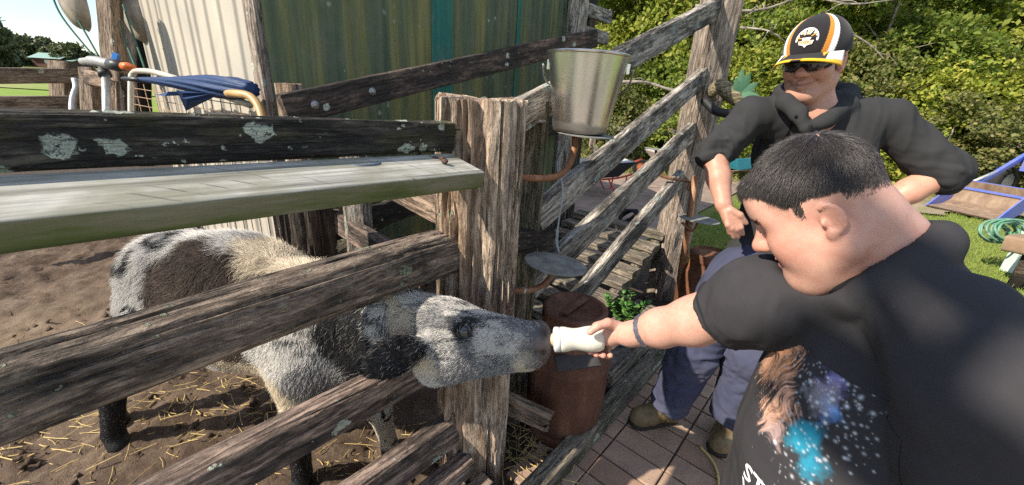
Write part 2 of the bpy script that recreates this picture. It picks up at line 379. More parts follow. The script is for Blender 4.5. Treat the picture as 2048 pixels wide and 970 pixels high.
def steel():
    m, nt, b = newmat('stainless_steel'); v = coords(nt, rnd=False)
    n1 = noise(nt, v, 14, 5, .6); n2 = noise(nt, vscale(nt, v, (50, 50, 900)), 1., 3)
    vo = nn(nt, 'TexVoronoi', {'Vector': nn(nt, 'VectorMath', {0: v, 1: nn(nt, 'VectorMath', {0: noise(nt, v, 30, 2, .5, 'Color'), 'Scale': .06}, operation='SCALE').outputs[0]}, operation='ADD').outputs[0], 'Scale': 90.0}, feature='DISTANCE_TO_EDGE')
    sc_ = ramp(nt, vo.outputs['Distance'], [(0.0, .35), (.02, 0.0)])
    sc_ = ma(nt, 'MULTIPLY', sc_, ramp(nt, noise(nt, v, 22, 3), [(.5, 0.0), (.62, 1.0)]))
    col = mixc(nt, ramp(nt, n1, [(.35, 0.0), (.7, .5)]), (.66, .64, .60), (.5, .48, .45))
    rg = ma(nt, 'ADD', ma(nt, 'MULTIPLY', n1, .16), ma(nt, 'ADD', .18, ma(nt, 'MULTIPLY', sc_, .3)))
    zz = nn(nt, 'SeparateXYZ', {0: v}).outputs[2]
    dirt = ma(nt, 'MULTIPLY', ramp(nt, ma(nt, 'ADD', zz, ma(nt, 'MULTIPLY', n1, .05)), [(.05, 1.0), (.062, 0.0)]), .75)
    col = mixc(nt, dirt, mixc(nt, sc_, col, (.8, .78, .74)), (.22, .2, .18))
    setb(nt, b, Base_Color=col, Metallic=1.0, Roughness=ma(nt, 'ADD', rg, ma(nt, 'MULTIPLY', dirt, .3))); bump(nt, b, ma(nt, 'ADD', n2, ma(nt, 'MULTIPLY', sc_, 1.5)), .10, .001)
    return m
MT['steel'] = steel()
MT['galv'] = plain('galvanised_steel', (.50, .52, .53), .5, .8, .3, 30, .1)
MT['galv_dull'] = plain('dull_grey_disc_metal', (.25, .25, .225), .75, .2, .45, 18, .3)
MT['bolt'] = plain('bolt_steel', (.42, .41, .40), .55, .85, .4, 90, .2)
def soil():
    m, nt, b = newmat('pen_soil'); v = nn(nt, 'TexCoord').outputs['Object']
    n1 = noise(nt, v, 5, 6, .65); n2 = noise(nt, v, 45, 5, .7); n3 = noise(nt, v, 220, 3, .7)
    col = ramp(nt, n1, [(.3, (.052, .034, .023)), (.52, (.115, .078, .053)), (.72, (.215, .155, .105))])
    col = mixc(nt, ramp(nt, n2, [(.4, 0.0), (.65, .65)]), col, (.05, .032, .022))
    wet = nn(nt, 'Attribute', attribute_name='Col').outputs['Color']; wf = nn(nt, 'SeparateColor', {0: wet}).outputs[0]
    wm = ma(nt, 'MULTIPLY', wf, ramp(nt, n1, [(.40, .3), (.6, 1.0)]))
    dryf = nn(nt, 'SeparateColor', {0: wet}).outputs[1]
    col = mixc(nt, ma(nt, 'MULTIPLY', dryf, .75), col, mixc(nt, n2, (.16, .115, .08), (.28, .21, .145)))
    col = mixc(nt, wm, col, (.055, .05, .045))
    setb(nt, b, Base_Color=col, Roughness=ramp(nt, wm, [(.3, .95), (.8, .28)]))
    bump(nt, b, ma(nt, 'ADD', n2, ma(nt, 'MULTIPLY', n3, .5)), .8, .012)
    return m
MT['soil'] = soil()
MT['dirt'] = plain('planting_soil', (.075, .055, .04), .95, 0, .6, 30, .8, .2)
MT['gritty'] = plain('gritty_sand', (.20, .175, .15), .95, 0, .6, 45, .8, .2)
def brickm():
    m, nt, b = newmat('clay_paver'); v = coords(nt)
    r = nn(nt, 'ObjectInfo').outputs['Random']
    base = ramp(nt, r, [(0.0, (.28, .175, .115)), (.35, (.34, .225, .155)), (.7, (.40, .28, .195)), (1.0, (.31, .21, .155))])
    n1 = noise(nt, v, 9, 5, .6); n2 = noise(nt, v, 160, 3, .6)
    col = mixc(nt, ramp(nt, n1, [(.4, 0.0), (.7, .45)]), base, (.14, .10, .08))
    col = mixc(nt, ramp(nt, n2, [(.58, 0.0), (.66, .6)]), col, (.09, .065, .055))
    setb(nt, b, Base_Color=col, Roughness=.88); bump(nt, b, ma(nt, 'ADD', n2, n1), .35, .003)
    return m
MT['brick'] = brickm()
MT['grout'] = plain('joint_sand', (.055, .042, .034), .95, 0, .4, 60, .5, .2)
MT['pave_far'] = plain('far_paving', (.27, .20, .155), .9, 0, .35, 5, .3, .2)
MT['lawn'] = plain('lawn_soil', (.10, .135, .03), .95, 0, .5, 3, .6, .15, (.15, .15, .045))
MT['field'] = plain('pasture', (.145, .22, .035), .95, 0, .35, .6, .5, .1, (.19, .25, .05))
MT['road'] = plain('dirt_track', (.30, .235, .165), .95, 0, .35, 1.6, .5, .1, (.20, .16, .115))
MT['hill'] = plain('leaf_litter_slope', (.085, .07, .03), .95, 0, .6, 1.5, .6, .1, (.05, .055, .02))
def leafm(name, a, b_, c=None, tr=.42, rough=.55):
    m, nt, b = newmat(name)
    r = nn(nt, 'NewGeometry').outputs['Random Per Island']; r2 = nn(nt, 'ObjectInfo').outputs['Random']
    col = ramp(nt, r, [(0.0, a), (.7, b_), (1.0, c or b_)])
    col = mixc(nt, ma(nt, 'MULTIPLY', r2, .35), col, tuple(x * .6 for x in a))
    setb(nt, b, Base_Color=col, Roughness=rough, Specular_IOR_Level=.3)
    t = nn(nt, 'BsdfTranslucent', {0: mixc(nt, .5, col, (.22, .28, .03))}); mxs = nn(nt, 'MixShader', {0: float(tr), 1: b.outputs[0], 2: t.outputs[0]})
    nt.links.new(mxs.outputs[0], nt.nodes['Material Output'].inputs[0])
    return m
MT['leaf_a'] = leafm('bush_leaves', (.09, .14, .02), (.21, .27, .04), (.36, .35, .08))
MT['leaf_b'] = leafm('light_bush_leaves', (.17, .22, .025), (.36, .39, .05), (.50, .43, .09))
MT['leaf_c'] = leafm('dull_bush_leaves', (.10, .115, .034), (.21, .215, .065), (.34, .27, .11))
MT['leaf_far'] = leafm('far_tree_leaves', (.05, .065, .03), (.095, .11, .05), (.12, .12, .06), .15)
MT['leaf_suc'] = leafm('jade_leaves', (.035, .11, .018), (.075, .20, .035), (.13, .26, .06), .2, .35)
MT['leaf_stag'] = leafm('staghorn_leaves', (.05, .13, .07), (.10, .21, .12), (.14, .25, .15), .15, .5)
MT['bark'] = wood('pale_bark', (.12, .10, .08), (.26, .225, .18), (.42, .37, .30), bmp=.4, grain=.4)
MT['straw'] = plain('straw_stalks', (.52, .38, .15), .7, 0, .3, 30, 0, .3)
MT['grassb'] = None
def hairm(name, rough=.5, spec=.3, mul=1., sheen=0.):
    m, nt, b = newmat(name)
    col = nn(nt, 'Attribute', attribute_name='Col').outputs['Color']
    setb(nt, b, Base_Color=col, Roughness=rough, Specular_IOR_Level=spec)
    return m
MT['fur'] = hairm('calf_fur', .6, .2); MT['hair'] = hairm('head_hair', .38, .45); MT['grassb'] = hairm('grass_blades', .6, .2)
def skinm(name='skin'):
    m, nt, b = newmat(name); v = nn(nt, 'TexCoord').outputs['Object']
    col = nn(nt, 'Attribute', attribute_name='Col').outputs['Color']
    n1 = noise(nt, v, 60, 4, .6); n2 = noise(nt, v, 700, 3, .6); n3 = noise(nt, v, 18, 3)
    col = mixc(nt, ramp(nt, n1, [(.4, 0.0), (.65, .30)]), col, (.42, .15, .10)); col = mixc(nt, ramp(nt, n3, [(.45, 0.0), (.7, .12)]), col, (.56, .35, .26))
    setb(nt, b, Base_Color=col, Roughness=.48, Specular_IOR_Level=.35, Subsurface_Weight=.12, Subsurface_Radius=(.012, .004, .002), Subsurface_Scale=.5)
    bump(nt, b, ma(nt, 'ADD', n2, ma(nt, 'MULTIPLY', n1, .3)), .22, .0015)
    return m
MT['skin'] = skinm()
def clothm(name, col, var=.25, weave=900, rough=.95, fold=.0, sheen=.0, attr=False):
    m, nt, b = newmat(name); v = nn(nt, 'TexCoord').outputs['Object']
    n1 = noise(nt, v, 12, 5, .6); n2 = noise(nt, v, weave, 2); n3 = noise(nt, v, 160, 3, .7)
    c = col
    if attr: c = nn(nt, 'Attribute', attribute_name='Col').outputs['Color']
    cc = mixc(nt, ramp(nt, n1, [(.3, 0.0), (.7, var)]), c, mixc(nt, .5, c, (.0, .0, .0)))
    cc = mixc(nt, ramp(nt, n3, [(.6, 0.0), (.85, .05)]), cc, (.35, .33, .32))
    lint = ramp(nt, nn(nt, 'TexVoronoi', {'Vector': v, 'Scale': 42.0}, feature='F1').outputs['Distance'], [(.016, .6), (.028, 0.0)])
    cc = mixc(nt, lint, cc, (.4, .39, .38))
    setb(nt, b, Base_Color=cc, Roughness=rough, Specular_IOR_Level=.15, Sheen_Weight=sheen, Sheen_Roughness=.5)
    bump(nt, b, ma(nt, 'ADD', n2, ma(nt, 'MULTIPLY', n3, .4)), .25, .001)
    return m
def gloss(name, col, rough=.08):
    m, nt, b = newmat(name); setb(nt, b, Base_Color=col, Roughness=rough, Specular_IOR_Level=.6, Coat_Weight=.6); return m
# ------------------------------------------------------------------ ground
rng = np.random.default_rng(7)
def grid_sheet(name, u0, u1, n0, n1, du, mat, zf, parent=None, col=None, kind='structure', world=False):
    us = np.arange(u0, u1 + du / 2, du); vs = np.arange(n0, n1 + du / 2, du)
    A, B = np.meshgrid(us, vs, indexing='ij'); a = A.ravel(); b = B.ravel()
    w = np.stack([a, b], 1) if world else (P0[:2] + np.outer(a, U[:2]) + np.outer(b, NV[:2]))
    z = zf(a, b, w); v = np.column_stack([w, z])
    k = len(vs); i = np.arange(len(us) - 1)[:, None] * k; j = np.arange(k - 1)[None, :]
    f = np.stack([i + j, i + k + j, i + k + j + 1, i + j + 1], -1).reshape(-1, 4)
    if not world: f = f[:, ::-1]
    c = col(a, b, w) if col else None
    return tag(mesh(name, v, f, mat, parent, None, True, c), kind=kind)
# pasture to the horizon
tag(mesh('ground', [(-900, -900, -.06), (900, -900, -.06), (900, 900, -.06), (-900, 900, -.06)], [(0, 1, 2, 3)], MT['field'], smooth=False), kind='structure')
tag(mesh('concrete_yard', [tuple(W(u_, n_, -.03)) for u_, n_ in ((-9, .28), (3.0, .28), (3.0, 9), (-9, 9))], [(0, 1, 2, 3)], plain('dusty_concrete', (.36, .31, .26), .9, 0, .35, 1.2, .2, .2), smooth=False), kind='structure')
def soil_z(u, n, w):
    p = np.column_stack([w, w[:, 0] * 0])
    z = .03 * fbm(p * 2.3, 3, 1) + .05 * fbm(p * 7, 5, 2, .65) + .045 * np.abs(fbm(p * 15, 4, 3, .65)) - .02 * np.clip(fbm(p * 5.5, 2, 9) - .2, 0, 1)
    mud = np.exp(-(((u + 2.9) / 1.1) ** 2 + ((n + 3.2) / 1.3) ** 2))
    z += mud * .05 * fbm(p * 8.5, 3, 8)
    return z - .012
def soil_c(u, n, w):
    p = np.column_stack([w, w[:, 0] * 0])
    mud = np.exp(-(((u + 2.7) / .9) ** 2 + ((n + 3.4) / 1.3) ** 2)) * 1.3
    dry = np.clip(np.exp(-(((u + 1.5) / .8) ** 2 + ((n + 2.3) / .7) ** 2)) * 1.2 + .2 * fbm(p * 3, 3, 4), 0, 1)
    return np.clip(np.column_stack([np.clip(mud, 0, 1), dry * (1 - np.clip(mud, 0, 1)), mud * 0]), 0, 1)
tag(mesh('yard_dirt', [tuple(W(u_, n_, -.045)) for u_, n_ in ((-9, -9), (4.6, -9), (4.6, .4), (-9, .4))], [(0, 1, 2, 3)], MT['dirt'], smooth=False), kind='structure')
grid_sheet('pen_soil', -4.0, .9, -5.0, .30, .024, MT['soil'], soil_z, col=soil_c)
def flat(z, a=.0, s=1.): return lambda u, n, w: z + a * fbm(np.column_stack([w * s, w[:, 0] * 0]), 3, 4)
# loose straw and chaff in the pen
def straw(name, N, area, L0, L1, seed, zf=None):
    r = np.random.default_rng(seed); cl = np.column_stack([r.uniform(area[0], area[1], 40), r.uniform(area[2], area[3], 40)])
    c = np.where(r.random((N, 1)) < .75, cl[r.integers(0, 40, N)] + r.normal(0, .16, (N, 2)), np.column_stack([r.uniform(area[0], area[1], N), r.uniform(area[2], area[3], N)]))
    c = c[(c[:, 0] > area[0] - .1) & (c[:, 0] < area[1]) & (c[:, 1] > area[2] - .2) & (c[:, 1] < area[3])]; n = len(c)
    w = P0[:2] + np.outer(c[:, 0], U[:2]) + np.outer(c[:, 1], NV[:2]); L = r.uniform(L0, L1, n) * np.where(r.random(n) < .7, 1, .35); a = r.uniform(0, math.pi, n); wd_ = r.uniform(.0008, .0024, n); dz = r.normal(0, .10, n)
    z = (soil_z(c[:, 0], c[:, 1], w) if zf is None else zf) + .007 + np.abs(dz) * L * .35
    d = np.column_stack([np.cos(a), np.sin(a), dz * .6]); s = np.column_stack([-np.sin(a), np.cos(a), 0 * a]); p = np.column_stack([w, z]); bend = r.normal(0, .08, n) * L
    v = []
    for t in (-.5, 0, .5):
        q = p + d * (L * t)[:, None] + s * (bend * t * t * 2)[:, None]; v += [q + s * wd_[:, None], q + np.array([0, 0, 1.2]) * wd_[:, None], q - s * wd_[:, None]]
    v = np.stack(v, 1).reshape(-1, 3); k = np.arange(n)[:, None] * 9
    f = np.concatenate([k + np.array([[t, t + 3, t + 4, t + 1]]) for t in (0, 3)] + [k + np.array([[t + 1, t + 4, t + 5, t + 2]]) for t in (0, 3)])
    return mesh(name, v, f, MT['straw'])
tag(straw('straw', 2600, (-2.3, -.02, -2.3, .02), .015, .13, 11), 'loose yellow straw scattered on the pen soil under the calf', 'straw', kind='stuff')
tag(straw('straw', 150, (.08, .34, .02, .36), .04, .18, 12, .012), 'dry straw and chaff around the foot of the thick post', 'straw', kind='stuff')
# clods
cv = []; cf = []
r = np.random.default_rng(5); cc0 = np.column_stack([r.uniform(-2.6, -.05, 700), r.uniform(-2.6, 0, 700)]); cw = P0[:2] + np.outer(cc0[:, 0], U[:2]) + np.outer(cc0[:, 1], NV[:2]); cz = soil_z(cc0[:, 0], cc0[:, 1], cw)
for i in range(700):
    w = cw[i]; s = abs(r.normal(0, .010)) + .004; k = len(cv)
    base = np.array([(1, 0, 0), (-1, 0, 0), (0, 1, 0), (0, -1, 0), (0, 0, 1), (0, 0, -1)]) * s * r.uniform(.6, 1.3, (6, 1)) + r.normal(0, s * .2, (6, 3))
    cv += list(base + np.array([w[0], w[1], cz[i] + s * .3]))
    cf += [(k + a, k + b, k + c_) for a, b, c_ in ((0, 2, 4), (2, 1, 4), (1, 3, 4), (3, 0, 4), (2, 0, 5), (1, 2, 5), (3, 1, 5), (0, 3, 5))]
tag(mesh('soil_clods', cv, np.array(cf), MT['soil'], smooth=False), 'small dark clods of earth lying on the pen soil', 'clods', kind='stuff')
# brick paving: sand bed with pavers as pieces
bed = grid_sheet('brick_paving', .0, 3.4, .20, 2.6, .2, MT['grout'], flat(-.006))
pv = MB(); l, w_, h_ = .118, .2385, .03; c_ = .004
ring = lambda s, z: [(-l / 2 + s, -w_ / 2 + s, z), (l / 2 - s, -w_ / 2 + s, z), (l / 2 - s, w_ / 2 - s, z), (-l / 2 + s, w_ / 2 - s, z)]
vv = ring(.0015, -h_) + ring(.0015, -c_) + ring(.0055, 0)
pv.add(vv, [(0, 1, 5, 4), (1, 2, 6, 5), (2, 3, 7, 6), (3, 0, 4, 7), (4, 5, 9, 8), (5, 6, 10, 9), (6, 7, 11, 10), (7, 4, 8, 11), (8, 9, 10, 11)])
pme = bpy.data.meshes.new('paver'); pme.from_pydata(pv.v, [], pv.f); pme.materials.append(MT['brick'])
r = random.Random(3); rows = []
for i in range(26):
    for j in range(9):
        uu = .03 + (i + .5) * .122; nv = .17 + (j + .5) * .2425
        if nv < .36 and False: continue
        rows.append((uu, nv))
for uu, nv in rows:
    o = bpy.data.objects.new('brick', pme)
    p = W(uu, nv, .006 + r.uniform(-.002, .002))
    Mx = Matrix.Translation(Vector(p)) @ Matrix.Rotation(math.pi / 2 - AZ + r.uniform(-.008, .008), 4, 'Z') @ Matrix.Rotation(r.uniform(-.008, .008), 4, 'X') @ Matrix.Rotation(r.uniform(-.008, .008), 4, 'Y')
    link(o, bed, Mx)
# lawn, far paving and the dirt track
grid_sheet('lawn', 2.9, 11.5, -2.1, 7.0, .12, MT['lawn'], lambda u, n, w: -.02 + .012 * fbm(np.column_stack([w * 1.2, w[:, 0] * 0]), 3, 4))
grid_sheet('paved_yard', 2.2, 9.0, -5.5, -.55, .3, MT['pave_far'], lambda u, n, w: .003 + 0 * u)
def far_strip(name, pts, z, mat, wdt): pass
rd = [PG(1500, 385), PG(1700, 398), PG(1850, 402), PG(2048, 420), PG(2300, 470)]
sm = smooth_pts(rd, 8); v = []; f = []
for i, p in enumerate(sm):
    t = sm[min(i + 1, len(sm) - 1)] - sm[max(i - 1, 0)]; t = t / np.linalg.norm(t); s = np.array([-t[1], t[0], 0])
    for q in np.linspace(-.95, 2.2, 12): v.append(p + s * (q + .12 * math.sin(i * 1.7 + q)) + np.array([0, 0, .006 + .02 * math.sin(q * 5.3) ** 2 * (abs(q) < 1.5)]))
for i in range(len(sm) - 1):
    for j in range(11): f.append((i * 12 + j, (i + 1) * 12 + j, (i + 1) * 12 + j + 1, i * 12 + j + 1))
tag(mesh('dirt_track', v, f, MT['road']), kind='structure')
# grass blades on the lawn
r = np.random.default_rng(21); N = 90000
a = 2.9 + 8.4 * r.random(N) ** 1.5; b = r.uniform(-1.2, 6.4, N)
w = P0[:2] + np.outer(a, U[:2]) + np.outer(b, NV[:2])
keep = ~((a < 9) & (b < -.55)); w = w[keep]; n = len(w)
hgt = r.uniform(.02, .055, n); hd = r.normal(0, .5, (n, 2)) * hgt[:, None]
pts = np.zeros((n, 3, 3)); pts[:, 0, :2] = w; pts[:, 0, 2] = -.02; pts[:, 1, :2] = w + hd * .4; pts[:, 1, 2] = -.02 + hgt * .65; pts[:, 2, :2] = w + hd; pts[:, 2, 2] = -.02 + hgt
tone = r.random(n)[:, None] * .7 + .3 * (fbm(np.column_stack([w * 1.5, w[:, 0] * 0]), 3, 6)[:, None] * .5 + .5)
cl = np.array([.10, .155, .022]) * (1 - tone) + np.array([.25, .30, .065]) * tone
tag(hair('grass', None, pts, .0032, cl, MT['grassb']), 'short green lawn grass behind the two men', 'grass', kind='stuff')

# ------------------------------------------------------------------ yard fence
fence = thing('cattle_yard_fence', 'weathered timber yard fence with thick post and lichen-covered rails', 'fence', W(0, 0, 0))
vd = (.12 / 1.3, -1, 0)
beam('post', W(0, 0, -.3), W(0, 0, 1.468), .28, .295, MT['post'], fence, up=vd, e=3.4, na=168, nl=170, amp=.012, groove=.012, seed=2, crack=.022, endrag=.016)
beam('rail', W(-2.6, .03, 1.430), W(-.1, .03, 1.367), .062, .084, MT['rail_dark'], fence, e=8, na=64, nl=240, amp=.003, groove=.003, seed=4, crack=.004)
beam('rail', W(-2.6, .0, .965), W(-.08, .0, .998), .13, .152, MT['rail_log'], fence, e=2.5, na=110, nl=260, amp=.008, groove=.004, seed=6, crack=.008)
beam('rail', W(-2.6, .02, .645), W(-.05, .02, .622), .085, .115, MT['rail_low'], fence, e=7, na=72, nl=220, amp=.004, groove=.003, seed=8, crack=.004)
beam('rail', W(-2.6, .02, .285), W(-.05, .02, .258), .075, .13, MT['rail_low'], fence, e=7, na=64, nl=180, amp=.004, groove=.003, seed=10, crack=.004)
beam('rail', W(-1.6, .10, .135), W(-.12, .10, .135), .075, .075, MT['rail_low'], fence, e=7, na=48, nl=120, amp=.004, groove=.002, seed=12)
beam('rail', W(-.5, .17, .05), W(-.08, .17, .05), .07, .07, MT['rail_low'], fence, e=7, na=40, nl=40, amp=.004, groove=.002, seed=13)
beam('shelf_plank', W(-2.4, .130, 1.355), W(-.185, .130, 1.2865), .15, .046, MT['shelf'], fence, up=tuple(np.array([0, 0, 1]) + NV * .21), e=14, na=56, nl=200, amp=.0014, groove=.0004, seed=14, endrag=.001)['label'] = 'pale sawn shelf plank with green mossy edge'
beam('post', W(-2.5, .0, -.3), W(-2.5, .0, 1.47), .2, .2, MT['post'], fence, up=vd, e=4, na=40, nl=50, amp=.01, groove=.004, seed=15)
def bolt(p, d, parent, r=.012, mat='bolt'):
    d = Vector(d).normalized(); Mx = Matrix.Translation(Vector(p)) @ d.to_track_quat('Z', 'Y').to_matrix().to_4x4()
    m = MB().lathe([(0.0001, .009), (r * .45, .0085), (r * .75, .006), (r * .8, .001), (r * 1.35, .001), (r * 1.35, -.004)], 16, Mx)
    return m.out('bolt', MT[mat], parent)
nd_ = np.array([.45, -.89, 0])
for px_, py_, r_ in ((1003, 323, .012), (994, 578, .012), (993, 766, .012), (1012, 767, .010)):
    q = PN(px_, py_, 0.0); c = np.array([P0[0], P0[1]]); v_ = RC @ np.array([(px_ - 1024) / F, (py_ - 485) / F, 1.0])
    # where the sight line meets the post face (a cylinder of radius .118)
    A_ = v_[0] ** 2 + v_[1] ** 2; B_ = -2 * (v_[0] * c[0] + v_[1] * c[1]); C_ = c @ c - .119 ** 2
    disc = B_ * B_ - 4 * A_ * C_
    t = (-B_ - math.sqrt(max(0, disc))) / (2 * A_); p = CAM + v_ * t
    dn = np.array([p[0] - c[0], p[1] - c[1], 0]); bolt(p + dn * .02, dn, fence, r_)
# ------------------------------------------------------------------ loading ramp behind the post
ramp_ = thing('loading_ramp', 'grey timber cattle loading ramp with sloping rails and plank deck', 'ramp', W(.3, 0, 0))
beam('post', W(.30, -.06, -.3), W(.30, -.06, 1.47), .15, .19, MT['lichen_post'], ramp_, up=vd, e=4, na=96, nl=120, amp=.010, groove=.006, seed=22, crack=.01, endrag=.012)
beam('post', W(2.14, -.02, -.3), W(2.06, -.0, 2.6), .22, .21, MT['grey'], ramp_, up=vd, e=4.5, na=96, nl=160, amp=.008, groove=.004, seed=23, crack=.010)
for k, (u0, z0, u1, z1, h) in enumerate(((.12, 1.40, 2.02, 2.055, .115), (.30, 1.03, 1.99, 1.655, .125), (.30, .72, 1.99, 1.315, .135), (.62, .48, 1.95, 1.005, .125))):
    beam('rail', W(u0, .015, z0), W(u1, .0, z1), .055, h, MT['ramp'], ramp_, e=8, na=56, nl=160, amp=.005, groove=.004, seed=30 + k, crack=.005)
beam('rail', W(-.245, -.92, 1.372), W(2.12, -.92, 1.93), .05, .128, MT['ramp_far'], ramp_, e=9, na=56, nl=160, amp=.0035, groove=.001, seed=36)['label'] = 'brown and black bolted board of the ramp far side'
for px_, py_ in ((630, 210), (745, 183)): bolt(PN(px_, py_, -.892), NV, ramp_, .013)
beam('post', W(-.17, -1.03, -.2), W(-.17, -1.03, 1.475), .09, .10, MT['post'], ramp_, up=vd, e=5, na=60, nl=70, amp=.006, groove=.004, seed=37)
beam('post', W(1.95, -1.0, -.2), W(1.95, -1.0, 2.25), .15, .15, MT['ramp'], ramp_, up=vd, e=5, na=40, nl=60, amp=.006, groove=.003, seed=38)
for k in range(11):                       # deck planks
    uu = .56 + k * .148; zz = -.02 + (uu - .56) * .37
    beam('deck_plank', W(uu, -.86, zz), W(uu + random.Random(k).uniform(-.01, .01), -.045, zz + random.Random(k + 9).uniform(-.008, .008)), .142, .05, MT['deck'], ramp_, e=9, na=48, nl=60, amp=.006, groove=.004, seed=40 + k, crack=.005)
beam('side_beam', W(.62, -.10, -.06), W(2.08, -.10, .475), .07, .10, MT['deck'], ramp_, e=8, na=32, nl=60, seed=60)
beam('side_beam', W(.62, -.82, -.06), W(2.08, -.82, .475), .07, .10, MT['deck'], ramp_, e=8, na=24, nl=30, seed=61)
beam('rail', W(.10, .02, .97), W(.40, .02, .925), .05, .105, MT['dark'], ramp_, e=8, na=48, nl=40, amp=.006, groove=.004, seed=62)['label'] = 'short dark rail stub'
beam('rail', P(985, 795, 1.70), P(1096, 846, 1.63), .05, .10, MT['fresh'], ramp_, e=4, na=48, nl=60, amp=.01, groove=.006, seed=63, crack=.006, endrag=.03)['label'] = 'broken brown rail stub with ragged end'
# timbers of the inner race seen under the shelf
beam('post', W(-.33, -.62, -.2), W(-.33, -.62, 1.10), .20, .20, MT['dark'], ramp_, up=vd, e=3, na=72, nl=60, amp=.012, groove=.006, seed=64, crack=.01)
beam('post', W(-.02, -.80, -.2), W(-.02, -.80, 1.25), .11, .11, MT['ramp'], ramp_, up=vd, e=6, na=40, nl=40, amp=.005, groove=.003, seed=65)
beam('brace', P(655, 430, 2.0), P(850, 552, 1.62), .045, .115, MT['rail_low'], ramp_, e=8, na=40, nl=60, amp=.004, groove=.003, seed=66)
beam('brace', P(905, 345, 2.25), P(640, 505, 2.3), .05, .13, MT['lichen_post'], ramp_, e=8, na=40, nl=60, amp=.004, groove=.003, seed=67)
beam('brace', P(770, 365, 1.75), P(890, 428, 1.62), .045, .11, MT['fresh'], ramp_, e=8, na=40, nl=40, amp=.003, groove=.002, seed=68)
beam('brace', P(560, 455, 1.85), P(700, 380, 1.9), .05, .06, MT['ramp'], ramp_, e=6, na=30, nl=40, amp=.004, groove=.002, seed=69)
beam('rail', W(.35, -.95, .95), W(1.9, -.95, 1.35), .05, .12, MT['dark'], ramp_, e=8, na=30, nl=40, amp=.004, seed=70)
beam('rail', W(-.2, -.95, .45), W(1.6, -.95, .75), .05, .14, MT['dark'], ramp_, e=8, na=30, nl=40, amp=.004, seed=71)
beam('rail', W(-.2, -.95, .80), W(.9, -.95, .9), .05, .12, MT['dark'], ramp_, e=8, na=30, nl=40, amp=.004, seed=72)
# kerb timber beside the paving
kb = beam('kerb_timber', W(-.35, .335, .045), W(2.2, .30, .045), .085, .12, MT['kerb'], None, e=8, na=56, nl=160, amp=.004, groove=.003, seed=75, crack=.004)
tag(kb, 'long grey timber kerb edging the brick paving', 'kerb')
# garden soil between the kerb and the ramp
grid_sheet('garden_soil', .05, 2.4, -.02, .34, .02, MT['dirt'], lambda u, n, w: .004 + .018 * fbm(np.column_stack([w * 9, w[:, 0] * 0]), 4, 14))
# ------------------------------------------------------------------ shed
shed = thing('corrugated_shed', 'corrugated iron shed with mossy green side and cream end', 'shed', W(1, -1.6, 0))
def greenm(name, base, olive, dark):
    m, nt, b = newmat(name); v = nn(nt, 'TexCoord').outputs['Object']
    s1 = noise(nt, vscale(nt, v, (9, 9, .5)), 1., 5, .6); s2 = noise(nt, vscale(nt, v, (26, 26, 1.6)), 1., 4, .6); n3 = noise(nt, v, 7, 5, .65)
    col = ramp(nt, s1, [(.3, dark), (.48, base), (.66, olive)])
    col = mixc(nt, ramp(nt, s2, [(.4, 0.0), (.68, .6)]), col, tuple(x * .45 for x in base))
    col = mixc(nt, ramp(nt, n3, [(.5, 0.0), (.75, .45)]), col, (.17, .17, .13))
    vo = nn(nt, 'TexVoronoi', {'Vector': nn(nt, 'VectorMath', {0: v, 1: nn(nt, 'VectorMath', {0: noise(nt, v, 40, 2, .5, 'Color'), 'Scale': .03}, operation='SCALE').outputs[0]}, operation='ADD').outputs[0], 'Scale': 20.0}, feature='F1')
    pr = ramp(nt, nn(nt, 'SeparateColor', {0: vo.outputs['Color']}).outputs[1], [(.80, 0.0), (.81, 1.0)])
    pr = ma(nt, 'MULTIPLY', pr, ramp(nt, noise(nt, vscale(nt, v, (1.2, 1.2, .8)), 1.5, 3), [(.42, 0.0), (.58, 1.0)]))
    sp = ma(nt, 'MULTIPLY', ma(nt, 'MULTIPLY', ma(nt, 'SUBTRACT', ma(nt, 'MULTIPLY', nn(nt, 'SeparateColor', {0: vo.outputs['Color']}).outputs[0], .34), vo.outputs['Distance']), 22., True), pr)
    col = mixc(nt, ma(nt, 'MULTIPLY', sp, .8), col, (.38, .40, .36))
    setb(nt, b, Base_Color=col, Roughness=.7); bump(nt, b, ma(nt, 'ADD', n3, sp), .2, .003); return m
MT['green1'] = greenm('mossy_green_paint', (.11, .135, .075), (.24, .215, .07), (.05, .075, .055))
MT['green2'] = greenm('teal_green_paint', (.03, .17, .135), (.04, .15, .10), (.022, .13, .11))
MT['cream'] = plain('cream_painted_iron', (.42, .375, .305), .6, 0, .14, 2.2, .05, .35, (.33, .30, .255))
def corr(name, org, along, L, z0, z1, pitch, amp, mat, parent, out, prof='sine', M_=16):
    along = np.asarray(along, float); out = np.asarray(out, float); n = max(2, int(L / pitch * M_)); v = []
    for th_ in (0, -.0025):
        for i in range(n + 1):
            s = L * i / n
            ph = (s / pitch) % 1
            if prof == 'sine': d = amp * math.sin(2 * math.pi * ph)
            else: d = amp * (1 if ph < .10 else (1 - (ph - .10) / .06 if ph < .16 else (0 if ph < .94 else (ph - .94) / .06)))
            for z in (z0, z1): q = np.asarray(org) + along * s + out * (d + th_); v.append((q[0], q[1], z))
    f = []
    for t in (0, 1):
        o = t * 2 * (n + 1)
        for i in range(n):
            q = (o + 2 * i, o + 2 * i + 2, o + 2 * i + 3, o + 2 * i + 1); f.append(q if t == 0 else q[::-1])
    m = MB().add(v, f); ob = m.out(name, mat, parent); return ob
x = -.12
for k, (wd_, mk) in enumerate(((.98, 'green1'), (.16, 'green2'), (.66, 'green1'), (.04, 'green2'), (.70, 'green1'))):
    corr('wall_sheet', W(x, -1.36 + .004 * (k % 2), 0), U, wd_ + .01, .35, 2.9, .076, .0045, MT[mk], shed, NV); x += wd_
x = -4.1
